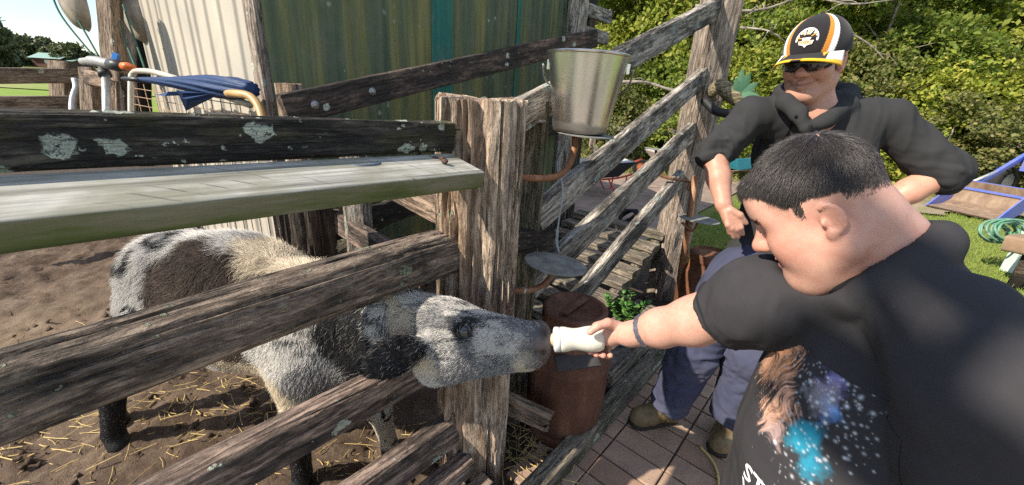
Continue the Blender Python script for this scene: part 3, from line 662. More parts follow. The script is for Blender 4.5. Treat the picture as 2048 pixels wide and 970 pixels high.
for k in range(3):
    corr('wall_sheet', W(-.16 - .003 * (k % 2), x, 0), NV, .885, .2, 2.9, .25, .016, MT['cream'], shed, -U, 'rib', 50); x += .875
beam('corner_post', W(-.10, -1.43, -.2), W(-.10, -1.43, 2.9), .12, .13, MT['grey'], shed, up=U, e=7, na=48, nl=120, amp=.003, groove=.003, seed=80)
corr('wall_sheet', W(2.45, -1.36, 0), -NV, 2.7, .2, 2.9, .25, .016, MT['cream'], shed, U, 'rib')
beam('sill_beam', W(-.1, -1.28, 1.20), W(2.5, -1.28, 1.20), .09, .10, MT['dark'], shed, e=6, na=40, nl=80, amp=.01, groove=.005, seed=82, crack=.008)
beam('end_post', W(2.52, -1.27, -.2), W(2.52, -1.27, 2.9), .13, .13, MT['dark'], shed, up=U, e=6, na=32, nl=60, amp=.004, groove=.003, seed=83)
for k, zz in enumerate((2.02, 2.20, 2.42)):
    beam('beam_end', W(2.3, -1.21 - .02 * k, zz), W(2.78 + .05 * (k % 2), -1.21 - .02 * k, zz), .07, .11, MT['ramp'], shed, e=8, na=32, nl=30, amp=.003, groove=.003, seed=84 + k)
# roof out of view keeps the inside dark
MB().box((0, 0, 0), (3.0, 3.2, .04), Matrix.Translation(Vector(W(1.15, -2.75, 2.93))) @ Matrix.Rotation(math.pi / 2 - AZ, 4, 'Z')).out('roof', MT['galv'], shed, smooth=False)
# ------------------------------------------------------------------ bucket and its arm
def at_z(px_, py_, base): 
    v = RC @ np.array([(px_ - 1024) / F, (py_ - 485) / F, 1.0]); t = math.hypot(base[0], base[1]) / math.hypot(v[0], v[1]); return CAM + v * t
bc = P(1158, 264, 1.37)
bt = thing('steel_bucket', 'shiny stainless steel bucket standing on a rusty plate arm', 'bucket', bc)
Mb = Matrix.Translation(Vector(bc)) @ Matrix.Rotation(math.radians(1.0), 4, 'Y')
H_, r0, r1 = .236, .090, .130
prof = [(0.0001, .004), (r0 - .012, .004), (r0 - .004, .0), (r0, .004), (r0 + .002, .012)]
for k in range(1, 25): t = k / 24; prof.append((r0 + .002 + (r1 - r0 - .002) * t, .012 + (H_ - .012) * t))
prof += [(r1 + .006, H_ + .002), (r1 + .007, H_ + .006), (r1 + .003, H_ + .009), (r1 - .002, H_ + .006)]
for k in range(1, 9): t = 1 - k / 8; prof.append((r0 - .002 + (r1 - r0) * t, .012 + (H_ - .012) * t))
prof += [(0.0001, .008)]
m = MB().lathe(prof, 72); m.v = [tuple(q) for q in m.v]
bo = mesh('body', m.v, m.f, MT['steel'], bt, Mb); edge_split(bo, 50)
for s in (-1, 1):
    hd = MB(); d = np.array([math.cos(math.radians(-12)), math.sin(math.radians(-12)), 0]) * s
    hd.box((0, 0, 0), (.010, .016, .03), Matrix.Translation(Vector(d * (r1 - .002)) + Vector((0, 0, H_ - .03)))); mesh('handle_lug', hd.v, hd.f, MT['steel'], bt, Mb, False)
d = np.array([math.cos(math.radians(-12)), math.sin(math.radians(-12)), 0]); q = np.array([-d[1], d[0], 0])
pts = []
for k in range(25):
    a = math.pi * k / 24; rr = r1 + .016
    pts.append(-d * rr * math.cos(a) + (q * .45 + np.array([0, 0, -.89])) * (.115 * math.sin(a) ** .6) * (1 if 0 < k < 24 else 0) + np.array([0, 0, H_ - .03]) + q * .03 * math.sin(a))
# the bail rests down the far side; its ends stand clear of the wall
pts = [p + q * .10 * math.sin(math.pi * i / 24) * 1.0 for i, p in enumerate(pts)]
mh = MB().tube(smooth_pts(pts, 3), .0032, 8); mesh('handle', mh.v, mh.f, MT['bolt'], bt, Mb)
def disc(name, c, nrm, r, th, mat, parent, k=48, wob=.0, seed=0):
    nrm = Vector(nrm).normalized(); Mx = Matrix.Translation(Vector(c)) @ nrm.to_track_quat('Z', 'Y').to_matrix().to_4x4()
    pr = [(.0001, th / 2), (r * .5, th / 2 + wob * .5), (r * .9, th / 2 - wob * .3), (r, th / 2 * .6), (r, -th / 2 * .6), (r * .9, -th / 2 - wob * .3), (.0001, -th / 2)]
    m = MB().lathe(pr, k); return edge_split(mesh(name, m.v, m.f, mat, parent, Mx), 40)
arm = thing('plate_arm', 'rusty bent pipe arm with thin plate carrying the steel bucket', 'bracket', P(1045, 356, 1.33), 'round plate arms on the yard posts')
disc('plate', bc + np.array([.02, 0, -.006]), (.05, -.02, 1), .10, .006, MT['galv_dull'], arm)
m = MB().tube(smooth_pts([P(1020, 352, 1.34), P(1060, 356, 1.33), P(1095, 356, 1.33), P(1122, 348, 1.34), P(1140, 326, 1.36), P(1149, 298, 1.37), P(1150, 274, 1.37)], 6), .0115, 14); m.out('arm', MT['rust2'], arm)
m = MB().tube([P(1040, 240, 1.42), P(1092, 244, 1.42)], .006, 10); m.out('bolt', MT['bolt'], arm)
arm = thing('plate_arm', 'rusty bent pipe arm with empty grey round plate above the rusty milk can', 'bracket', P(1030, 582, 1.38), 'round plate arms on the yard posts')
pc = P(1111, 527, 1.42)
disc('plate', pc, (.10, .06, 1), .112, .007, MT['galv_dull'], arm, wob=.002)
m = MB().tube(smooth_pts([P(1000, 581, 1.38), P(1046, 581, 1.38), P(1072, 577, 1.40), P(1090, 566, 1.42), P(1102, 552, 1.43), P(1105, 535, 1.425)], 6), .0105, 14); m.out('arm', MT['rust2'], arm)
m = MB().tube([P(1020, 581.5, 1.382), P(1052, 581, 1.382)], .0115, 14); m.out('sleeve', MT['galv'], arm)
# twine
tw = MB()
for s in range(2): tw.tube(smooth_pts([P(1128 + 3 * s, 290, 1.46), P(1118 - 4 * s, 330, 1.47), P(1125 + 2 * s, 380, 1.5), P(1119, 430, 1.52), P(1112 + 3 * s, 480, 1.55), P(1118, 505, 1.56)], 5), .0028, 6)
tag(tw.out('twine', plain('pale_twine', (.36, .38, .38), .9)), 'pale twine hanging below the steel bucket', 'twine')
# ------------------------------------------------------------------ rusty milk can
dc = W(.425, .175, .006)
dr = thing('milk_can', 'tall rusty brown milk can with lid beside the thick post', 'milk can', dc)
Md = Matrix.Translation(Vector(dc))
pr = [(.0001, 0), (.168, 0), (.172, .004), (.174, .05), (.171, .053), (.1715, .06), (.176, .066), (.180, .24), (.181, .385), (.185, .392), (.181, .40), (.178, .425), (.168, .47), (.150, .515), (.135, .545), (.131, .562), (.130, .60)]
m = MB().lathe(pr, 64); edge_split(mesh('body', m.v, m.f, MT['rust'], dr, Md), 50)
pr = [(.128, .585), (.140, .588), (.1415, .594), (.137, .602), (.1365, .622), (.141, .628), (.1405, .636), (.13, .641), (.115, .640), (.108, .628), (.0001, .624)]
m = MB().lathe(pr, 64); lid = mesh('lid', m.v, m.f, MT['rust'], dr, Md)
lb = MB().box((0, 0, 0), (.19, .028, .006), Matrix.Translation((0, 0, .644)) @ Matrix.Rotation(math.radians(52), 4, 'Z')); mesh('lid_bar', lb.v, lb.f, MT['rust'], dr, Md, False)
sl_ = beam('board_scrap', P(1112, 728, 1.60), P(1196, 716, 1.62), .07, .012, plain('black_paint_chip', (.03, .03, .03), .5, col2=(.06, .05, .045)), None, up=(.15, -.35, .9), e=8, na=24, nl=12, amp=.002, seed=90)
tag(sl_, 'black board scrap with splintered orange edge on the milk can shoulder', 'board')
# ------------------------------------------------------------------ planter box
pb = thing('planter_box', 'low grey timber planter box with gritty soil beside the kerb', 'planter box', W(1.1, .14, 0))
for a, b_, k in ((W(.72, .262, .085), W(1.62, .262, .085), 0), (W(.72, .0, .085), W(1.62, .0, .085), 1), (W(.735, -.01, .085), W(.735, .275, .085), 2), (W(1.6, -.01, .085), W(1.6, .275, .085), 3)):
    beam('side_board', a, b_, .03, .16, MT['kerb'], pb, e=9, na=32, nl=40, amp=.003, groove=.002, seed=92 + k)
grid_sheet('soil', .745, 1.59, .01, .252, .015, MT['gritty'], lambda u, n, w: .135 + .02 * fbm(np.column_stack([w * 12, w[:, 0] * 0]), 4, 24), parent=pb, kind='stuff')
el = MB().tube(smooth_pts([W(.72, .20, .115), W(.70, .205, .115), W(.69, .215, .105), W(.688, .218, .08)], 5), .012, 12); tag(el.out('drain_elbow', plain('grey_pvc', (.35, .37, .40), .5), pb), 'grey plastic drain elbow')
bl = MB(); Mx_ = Matrix.Translation(Vector(W(1.05, .14, .155))) @ Matrix.Rotation(.4, 4, 'Z')
bl.lathe([(.0001, .05), (.018, .05), (.03, .04), (.036, .02), (.034, 0), (.0001, 0)], 14, Mx_ @ Matrix.Rotation(1.1, 4, 'X')); bl.tube([Mx_ @ Vector((0, .02, .02)), Mx_ @ Vector((.05, -.03, .035)), Mx_ @ Vector((.09, -.05, .03))], [.024, .02, .012], 10)
tag(bl.out('blue_scoop', plain('faded_blue_plastic', (.10, .24, .46), .5)), 'faded blue plastic scoop lying in the planter box', 'scoop')
def leaf_pts(L, Wd, k=4): return [(0, 0, 0), (L * .35, Wd * .45, .03 * L), (L * .75, Wd * .42, .05 * L), (L, 0, 0), (L * .75, -Wd * .42, .05 * L), (L * .35, -Wd * .45, .03 * L)]
pl = thing('jade_plant', 'small bright green succulent plant growing beside the ramp deck', 'plant', W(1.28, .05, .13))
rr = random.Random(8); st = MB(); lv = MB(); c0 = np.array(W(1.28, .06, .12))
for k in range(16):
    a = rr.uniform(0, 6.28); e = c0 + np.array([math.cos(a) * rr.uniform(.03, .17), math.sin(a) * rr.uniform(.03, .17), rr.uniform(.06, .26)])
    pts = smooth_pts([c0 + np.array([math.cos(a), math.sin(a), 0]) * .02, (c0 + e) / 2 + np.array([0, 0, -.01]), e], 4); st.tube(pts, [.006 - .003 * i / (len(pts) - 1) for i in range(len(pts))], 7)
    for j in range(15):
        t = rr.uniform(.45, 1.05); b_ = c0 + (e - c0) * t; az_ = rr.uniform(0, 6.28); L = rr.uniform(.025, .045)
        Mx = Matrix.Translation(Vector(b_)) @ Matrix.Rotation(az_, 4, 'Z') @ Matrix.Rotation(-rr.uniform(.1, 1.0), 4, 'Y')
        v = [Mx @ Vector(q) for q in leaf_pts(L, L * .75)]; v2 = [p + Vector((0, 0, .003)) for p in v]
        lv.add(v + v2, [(5, 4, 3, 2, 1, 0), (6, 7, 8, 9, 10, 11)] + [(i, (i + 1) % 6, 6 + (i + 1) % 6, 6 + i) for i in range(6)])
st.out('stems', plain('succulent_stem', (.22, .19, .10), .8), pl); lv.out('leaves', MT['leaf_suc'], pl)
# weeds at the kerb's near end
# ------------------------------------------------------------------ second rusty can and the pipe stand
c2 = W(1.86, .33, .006); dr2 = thing('oil_drum', 'squat rusty brown drum with carry handle beside the pipe stand', 'drum', c2)
M2 = Matrix.Translation(Vector(c2)); m = MB().lathe([(.0001, 0), (.15, 0), (.152, .01), (.152, .2), (.156, .206), (.152, .212), (.152, .40), (.146, .425), (.125, .45), (.122, .5), (.13, .505), (.13, .555), (.126, .56), (.12, .545), (.0001, .54)], 48)
edge_split(mesh('body', m.v, m.f, MT['rust3'], dr2, M2), 50)
dv = np.array([-.25, -.95, 0]); dv /= np.linalg.norm(dv); sv = np.array([-dv[1], dv[0], 0])
cc = np.array(c2) + dv * .16 + np.array([0, 0, .40])
ring_ = [cc + sv * (.042 * math.copysign(abs(math.cos(a)) ** .5, math.cos(a))) + np.array([0, 0, 1]) * (.024 * math.copysign(abs(math.sin(a)) ** .6, math.sin(a))) + dv * .006 for a in np.linspace(0, 2 * math.pi, 25)]
MB().tube(ring_, .006, 8).out('handle', MT['rust3'], dr2)
sb = W(1.80, .21, 0); stn = thing('pipe_stand', 'rusty pipe stand with four small plate arms beside the tall grey post', 'stand', sb)
tp = at_z(1392, 352, sb)
MB().tube([sb, (np.array(sb) + tp) / 2, tp], .022, 14).out('pole', MT['rust2'], stn)
def arm4(pa, pb_, pc_, r, lab=None):
    g = MB().tube(smooth_pts([pa, pb_, pc_], 6), .009, 10).out('arm', MT['rust2'], stn)
    disc('plate', np.array(pc_) + np.array([0, 0, .006]), (.04, .03, 1), r, .006, MT['galv_dull'], stn)
dS = lambda x_, y_, dd=0.: P(x_, y_, 2.62 + dd)
arm4(dS(1364, 445), dS(1385, 462), dS(1398, 440), .125)
arm4(dS(1385, 365), dS(1318, 348), dS(1312, 300), .075)
arm4(dS(1392, 352, .15), dS(1378, 380, .2), dS(1376, 322, .2), .075)
arm4(dS(1404, 255, .15), dS(1382, 285, .2), dS(1384, 232, .2), .05)
# ------------------------------------------------------------------ staghorn on the tall post
sg = thing('staghorn_pot', 'half-log pot with green staghorn fern on the tall grey post', 'pot plant', P(1445, 200, 2.55))
g = MB().tube(smooth_pts([P(1418, 190, 2.56), P(1440, 172, 2.50), P(1462, 190, 2.47), P(1485, 208, 2.46)], 5), [.030, .034, .038, .040, .042, .044, .045, .046, .046, .045, .044, .043, .042, .040, .036, .03][:16], 16); g.out('pot', wood('pot_bark', (.07, .055, .03), (.2, .16, .09), (.36, .31, .2), moss=.2), sg)
g = MB().tube(smooth_pts([P(1408, 200, 2.50), P(1432, 222, 2.44), P(1465, 228, 2.42), P(1490, 232, 2.42)], 5), .026, 12); g.out('pot_base', plain('black_plastic', (.015, .015, .015), .6), sg)
lv = MB(); rr = random.Random(4); b0 = P(1476, 190, 2.44)
for k, (dx, dy, L) in enumerate(((.02, .16, .16), (.10, .06, .13), (-.03, .11, .10), (.09, -.02, .13), (.05, .10, .14), (.12, .02, .10))):
    d3 = RC @ np.array([dx, -dy, -.05]); d3 /= np.linalg.norm(d3); sd_ = np.cross(d3, RC @ np.array([0, 0, 1.])); sd_ /= np.linalg.norm(sd_); nr_ = np.cross(sd_, d3)
    ps = [b0 + d3 * L * t + nr_ * .03 * t * t * L * 8 for t in np.linspace(0, 1, 6)]; ws = [.010, .022, .028, .024, .014, .001]
    v = []
    for p, w in zip(ps, ws): v += [p + sd_ * w, p - nr_ * .004, p - sd_ * w]
    f = []
    for i in range(5): f += [(3 * i, 3 * i + 3, 3 * i + 4, 3 * i + 1), (3 * i + 1, 3 * i + 4, 3 * i + 5, 3 * i + 2)]
    lv.add(v, f)
lv.out('leaves', MT['leaf_stag'], sg)
# ------------------------------------------------------------------ small bits on the shelf
rg = MB(); cS = PG(728, 328, 1.3215); d1 = U; d2 = -NV
o1 = [cS + d1 * (.034 * math.cos(a)) + d2 * (.022 * math.copysign(abs(math.sin(a)) ** .7, math.sin(a))) for a in np.linspace(0, 2 * math.pi, 24)]
rg.tube(o1, .0042, 8, False); tag(rg.out('metal_ring', plain('blue_grey_metal', (.13, .15, .19), .6, .3)), 'small blue-grey metal ring lying on the shelf plank', 'ring')
rr = random.Random(2)
for k, (x_, y_) in enumerate(((838, 311), (858, 316), (868, 317), (885, 318), (889, 323))):
    c = np.array(PG(x_, y_, 1.318)); s = .0075; m = MB()
    for i, (rx, zz) in enumerate(()): pass
    pr = [(.0001, -s * .8), (s * .8, -s * .5), (s * 1.1, 0), (s * .8, s * .55), (.0001, s * .8)]
    m.lathe(pr, 10); m.v = [tuple(np.array(q) * np.array([rr.uniform(.9, 1.9), 1, rr.uniform(.8, 1.2)]) + np.array([rr.uniform(-1, 1) * .001 for _ in range(3)])) for q in m.v]
    tag(mesh('dung_pellet', m.v, m.f, plain('dung', (.09, .05, .035), .95), None, Matrix.Translation(Vector(c)) @ Matrix.Rotation(rr.uniform(0, 3), 4, 'Z')), ('brown pellet on the shelf, farthest from the thick post', 'brown pellet on the shelf, second along toward the thick post', 'middle brown pellet of the five on the shelf plank', 'brown pellet on the shelf touching the thick post', 'brown pellet at the shelf front beside the thick post')[k], 'pellet', 'brown pellets on the shelf')
# ------------------------------------------------------------------ things by the cream wall
um = thing('umbrella', 'folded navy blue umbrella with curved wooden handle lying on a pipe frame', 'umbrella', P(380, 180, 2.4))
a_, b_ = P(276, 158, 2.15), P(506, 180, 1.84); ax = (b_ - a_) / np.linalg.norm(b_ - a_)
s1 = np.cross(ax, (0, 0, 1)); s1 /= np.linalg.norm(s1); s2 = np.cross(s1, ax)
v = []; f = []; K = 64; NL = 40
for i in range(NL):
    t = i / (NL - 1); r_ = .010 + .040 * min(1, t / .7) ** 1.1 * (1 if t < .85 else 1 - 2.6 * (t - .85))
    for j in range(K):
        q = 2 * math.pi * j / K; tw_ = q + t * 1.3; k_ = 1 + .10 * math.sin(9 * tw_) * min(1, t * 2) + .05 * math.sin(23 * tw_ + 1)
        p = a_ + (b_ - a_) * t + (s1 * math.cos(q) * 1.0 + s2 * math.sin(q) * .95) * r_ * k_; v.append(p)
for i in range(NL - 1):
    for j in range(K): f.append((i * K + j, i * K + (j + 1) % K, (i + 1) * K + (j + 1) % K, (i + 1) * K + j))
f.append(tuple(range(K))); f.append(tuple((NL - 1) * K + j for j in range(K)))
NAVY = clothm('navy_nylon', (.022, .045, .115), .3, 600, .5, sheen=.0)
MB().add(v, f).out('canopy', NAVY, um)
fl = MB()
for (x0, y0, x1, y1, x2, y2, d_) in ((400, 182, 330, 192, 312, 190, 1.92), (420, 188, 360, 196, 372, 222, 1.90), (410, 186, 352, 180, 365, 204, 1.91)):
    A_, B_, C_ = P(x0, y0, d_), P(x1, y1, d_ - .03), P(x2, y2, d_ + .02); D_ = (A_ + B_ + C_) / 3 + RC @ np.array([0, 0, -.03])
    fl.add([A_, B_, C_, D_, A_ + RC @ np.array([0, .01, .02]), D_ + RC @ np.array([0, .012, .02])], [(0, 1, 3), (1, 2, 3), (2, 0, 3), (0, 4, 1), (4, 5, 2), (4, 1, 5), (1, 2, 5)])
fl.out('loose_fold', NAVY, um, smooth=False)
MB().tube([P(244, 157, 2.18), P(262, 158, 2.17), P(285, 160, 2.14)], [.008, .013, .014], 10).out('tip', plain('black_ferrule', (.02, .02, .022), .4), um)
MB().tube(smooth_pts([P(455, 186, 1.86), P(480, 188, 1.82), P(500, 193, 1.81), P(513, 206, 1.80), P(521, 222, 1.79), P(526, 240, 1.78)], 5), .0175, 14).out('handle', plain('honey_wood', (.50, .31, .13), .45, 0, .3, 12), um)
pf = thing('mesh_gate', 'low gate of grey pipe and rusty weldmesh under the umbrella', 'gate', P(300, 215, 2.5))
MB().tube(smooth_pts([P(262, 330, 2.5), P(262, 240, 2.5), P(262, 165, 2.5), P(266, 147, 2.5), P(282, 142, 2.46), P(330, 150, 2.30), P(500, 210, 1.88)], 6), .016, 12).out('frame', plain('cream_grey_pipe', (.46, .42, .35), .6, .2), pf)
ms = MB()
for k in range(13):
    t = k / 12; a0 = P(268 + 230 * t, 165 + 44 * t, 2.5 - .6 * t); b0 = a0 + np.array([0, 0, -.75]); ms.tube([a0, b0], .0024, 5)
for k in range(5):
    ms.tube([P(266, 176 + 16 * k, 2.5), P(500, 213 + 20 * k, 1.88)], .0024, 5)
ms.out('mesh', plain('rusty_wire', (.30, .20, .12), .7, .3), pf)
# paddock fence of the far side of the pen
pfn = thing('paddock_fence', 'brown two-rail timber paddock fence beyond the mud', 'fence', P(135, 200, 3.7))
beam('post', P(132, 330, 3.75), P(128, 128, 3.7), .17, .17, MT['yard'], pfn, up=vd, e=6, na=40, nl=40, amp=.006, groove=.005, seed=101)
beam('rail', P(-420, 150, 2.5), P(165, 152, 3.72), .06, .125, MT['yard'], pfn, e=7, na=32, nl=60, amp=.004, groove=.003, seed=102)
beam('rail', P(-420, 220, 2.5), P(165, 206, 3.72), .06, .13, MT['yard'], pfn, e=7, na=32, nl=60, amp=.004, groove=.003, seed=103)
beam('rail', P(-420, 320, 2.5), P(165, 275, 3.72), .06, .13, MT['yard'], pfn, e=7, na=32, nl=60, amp=.004, groove=.003, seed=106)
beam('post', P(188, 300, 3.4), P(180, 138, 3.35), .12, .10, MT['yard'], pfn, up=vd, e=6, na=40, nl=40, amp=.006, groove=.004, seed=104)
beam('board', P(168, 152, 3.3), P(216, 163, 3.1), .03, .11, MT['fresh'], pfn, e=9, na=24, nl=16, amp=.002, seed=105)
beam('post', P(238, 300, 2.9), P(232, 165, 2.85), .10, .11, MT['fresh'], pfn, up=vd, e=6, na=40, nl=40, amp=.005, groove=.004, seed=107)
beam('post', P(253, 300, 2.8), P(250, 150, 2.8), .045, .06, MT['dark'], pfn, up=vd, e=6, na=30, nl=40, amp=.004, seed=108)
tag(MB().tube(smooth_pts([P(150, 158, 3.35), P(153, 175, 3.35), P(148, 190, 3.35), P(145, 210, 3.35), P(145, 260, 3.35)], 6), .024, 12).out('bent_pipe', MT['galv']), 'bent galvanised pipe in front of the paddock fence post', 'pipe')
tag(MB().tube([P(212, 148, 2.7), P(214, 300, 2.7)], .022, 14).out('upright_pipe', MT['galv']), 'straight galvanised water pipe under the hose valve', 'pipe')
vl = thing('hose_valve', 'grey water valve with blue lever and orange hose end', 'valve', P(200, 126, 2.68))
MB().tube([P(164, 123, 2.74), P(178, 122, 2.72), P(181, 122, 2.72), P(195, 123, 2.7), P(220, 129, 2.66), P(224, 130, 2.66)], [.022, .024, .032, .034, .034, .028], 14).out('body', plain('grey_valve', (.30, .30, .29), .5, .2), vl)
MB().tube([P(222, 129, 2.66), P(236, 131, 2.63), P(237, 131, 2.63), P(246, 132, 2.62)], [.036, .036, .03, .03], 14).out('collar', plain('black_fitting', (.03, .03, .032), .45), vl)
MB().tube([P(244, 132, 2.62), P(258, 133, 2.6), P(259, 133, 2.6), P(267, 134, 2.59)], [.024, .024, .017, .016], 12).out('hose_end', plain('orange_fitting', (.62, .16, .04), .4), vl)
MB().box((0, 0, 0), (.035, .02, .045), Matrix.Translation(Vector(P(231, 114, 2.66))) @ Matrix.Rotation(.4, 4, 'Y')).out('lever', plain('blue_lever', (.03, .16, .50), .4), vl, smooth=False)
MB().tube([P(205, 128, 2.7), P(207, 142, 2.7), P(208, 143, 2.7), P(211, 152, 2.7)], [.026, .026, .036, .036], 12).out('tee', plain('black_tee', (.03, .03, .035), .5), vl)
lp = beam('leaning_post', P(252, 330, 3.3), P(212, -60, 3.2), .13, .13, MT['yard'], None, up=vd, e=6, na=40, nl=60, amp=.006, groove=.005, seed=110)
tag(lp, 'dark brown rough post behind the hose valve', 'post')
lp = beam('wall_post', P(282, 330, 3.9), P(268, 30, 3.85), .17, .17, MT['dark'], None, up=vd, e=5, na=40, nl=60, amp=.008, groove=.005, seed=111)
tag(lp, 'dark post against the edge of the cream wall', 'post')
SEAT = plain('weathered_beige_plastic', (.36, .31, .25), .55, 0, .35, 14, .1, .4, (.20, .17, .135)); CORD = plain('green_cord', (.015, .09, .06), .7)
def seat(c, rot, wd_, hg, lab):
    t = thing('plastic_seat', lab, 'seat', c, 'plastic seats hung up by green cords')
    Mx = Matrix.Translation(Vector(c)) @ rot; v = []; f = []; A, B = 40, 24
    for i in range(B + 1):
        ph = math.pi / 2 * i / B
        for j in range(A):
            q = 2 * math.pi * j / A; e_ = .8
            x_ = math.copysign(abs(math.cos(q)) ** e_, math.cos(q)) * math.sin(ph) * wd_ / 2; z_ = math.copysign(abs(math.sin(q)) ** e_, math.sin(q)) * math.sin(ph) * hg / 2
            v.append((x_, -.10 * (math.cos(ph)) ** .8, z_))
    for i in range(B):
        for j in range(A): f.append((i * A + j, i * A + (j + 1) % A, (i + 1) * A + (j + 1) % A, (i + 1) * A + j))
    k = len(v); v += [(p[0] * 1.05, .012, p[2] * 1.05) for p in v[B * A:]]; f += [(B * A + j, B * A + (j + 1) % A, k + (j + 1) % A, k + j) for j in range(A)]
    mesh('shell', v, f, SEAT, t, Mx)
    s = MB().lathe([(.0001, -.012), (.9, -.012), (1, 0), (1, .02)], 24); s.v = [(q[0] * wd_ * .22, q[2] - .098, q[1] * hg * .06 + hg * .12) for q in s.v]
    mesh('slot', s.v, s.f, plain('slot_black', (.02, .025, .03), .6), t, Mx); return t
seat(P(152, -12, 2.75), Matrix.Rotation(math.radians(-35), 4, 'Z') @ Matrix.Rotation(math.radians(-12), 4, 'Y'), .34, .44, 'beige plastic seat hanging in front of the sky')
seat(P(272, 12, 3.4), Matrix.Rotation(math.radians(-35), 4, 'Z') @ Matrix.Rotation(math.radians(-14), 4, 'Y'), .40, .55, 'beige plastic seat hanging beside the cream wall edge')
cg = 'green cords from the seats to the hose valve'
for pts, lab in (((P(100, -20, 2.7), P(125, 35, 2.7), P(192, 118, 2.72)), 'green cord at the outer edge of the seat against the sky'), ((P(150, 30, 2.72), P(163, 52, 2.72), P(200, 117, 2.72)), 'green cord under the middle of the seat against the sky'), ((P(246, 10, 3.0), P(258, 45, 2.95), P(294, 150, 2.75)), 'green cord from the slot of the seat by the cream wall'), ((P(240, 40, 3.0), P(250, 80, 2.9), P(272, 138, 2.7)), 'green cord beside the dark rough post')):
    tag(MB().tube(smooth_pts(pts, 6), .006, 8).out('cord', CORD), lab, 'cord', cg)
# ------------------------------------------------------------------ hose on the paving
tag(MB().tube(smooth_pts([PG(1400, 893, .012), PG(1420, 915, .012), PG(1433, 940, .012), PG(1438, 975, .012), PG(1436, 1010, .012)], 6), .0055, 8).out('yellow_tube', plain('yellow_tube', (.55, .42, .16), .5)), 'thin yellow tube lying on the bricks by the tan boot', 'tube')
# ------------------------------------------------------------------ foliage kit
def crown(name, seed, clumps, per, rad, cr, leaf, mat, shell=.55, drop=.0):
    r = np.random.default_rng(seed); rad = np.asarray(rad, float)
    d = r.normal(0, 1, (clumps, 3)); d /= np.linalg.norm(d, axis=1)[:, None]
    lob = 1 + .38 * fbm(d * 1.7 + seed, 3, seed)
    q = d * (shell + (1 - shell) * r.random((clumps, 1)) ** .6) * lob[:, None] * rad
    c = np.repeat(q, per, 0); dirs = np.repeat(d, per, 0)
    n = len(c); off = r.normal(0, 1, (n, 3)); off /= np.linalg.norm(off, axis=1)[:, None]
    c = c + off * (r.random((n, 1)) ** .5) * cr * np.repeat(r.uniform(.6, 1.4, (clumps, 1)), per, 0) * np.array([1, 1, .6])
    a = r.normal(0, 1, (n, 3)) + dirs * .7; a[:, 2] -= drop; a /= np.linalg.norm(a, axis=1)[:, None]
    up = r.normal(0, .55, (n, 3)) + np.array([0, 0, .7]) + dirs * .9; b = np.cross(a, up); b /= np.linalg.norm(b, axis=1)[:, None] + 1e-6
    L = leaf * r.uniform(.6, 1.35, (n, 1)); w = L * .32; nz = np.cross(b, a)
    v = np.stack([c, c + a * L * .5 + b * w + nz * L * .08, c + a * L, c + a * L * .5 - b * w + nz * L * .08], 1).reshape(-1, 3)
    f = np.arange(n * 4).reshape(-1, 4)
    me = bpy.data.meshes.new(name); me.vertices.add(n * 4); me.vertices.foreach_set('co', v.astype(np.float32).ravel())
    me.loops.add(n * 4); me.loops.foreach_set('vertex_index', f.astype(np.int32).ravel()); me.polygons.add(n); me.polygons.foreach_set('loop_start', np.arange(0, n * 4, 4, dtype=np.int32))
    me.update(calc_edges=True); me.materials.append(mat); return me
def limb_mesh(name, seed, h, r0, mat, spread=.5, n=6):
    rr = random.Random(seed); m = MB(); top = np.array([rr.uniform(-.15, .15) * h, rr.uniform(-.15, .15) * h, h])
    pts = smooth_pts([(0, 0, -.3), (top * .35 + np.array([rr.uniform(-.06, .06) * h, rr.uniform(-.06, .06) * h, 0])), top * .7, top], 5); k = len(pts)
    m.tube(pts, [r0 * (1 - .75 * i / (k - 1)) for i in range(k)], 10)
    for i in range(n):
        b = pts[int(k * rr.uniform(.3, .85))]; a = rr.uniform(0, 6.28); L = h * rr.uniform(.25, .5)
        e = b + np.array([math.cos(a) * L * spread, math.sin(a) * L * spread, L * rr.uniform(.2, .8)])
        m.tube(smooth_pts([b, (b + e) / 2 + np.array([0, 0, -.06 * L]), e], 4), [r0 * .35 * (1 - .8 * j / 8) for j in range(9)], 7)
    me = bpy.data.meshes.new(name); me.from_pydata(m.v, [], m.f); me.materials.append(mat); me.polygons.foreach_set('use_smooth', [True] * len(me.polygons)); return me
CR = [crown('crown', 1, 260, 44, (1.0, 1.0, .95), .20, .085, MT['leaf_a']), crown('crown', 2, 260, 44, (1.05, 1.0, .85), .22, .080, MT['leaf_b']),
      crown('crown', 3, 230, 42, (.95, 1.0, 1.1), .20, .075, MT['leaf_c'], drop=.3), crown('crown', 4, 280, 44, (1.1, 1.0, .8), .18, .070, MT['leaf_a']), crown('crown', 5, 240, 46, (1.0, .95, 1.0), .24, .095, MT['leaf_b'], shell=.4)]
TR = [limb_mesh('trunk', 10 + k, 1.2, .05, MT['bark']) for k in range(3)]
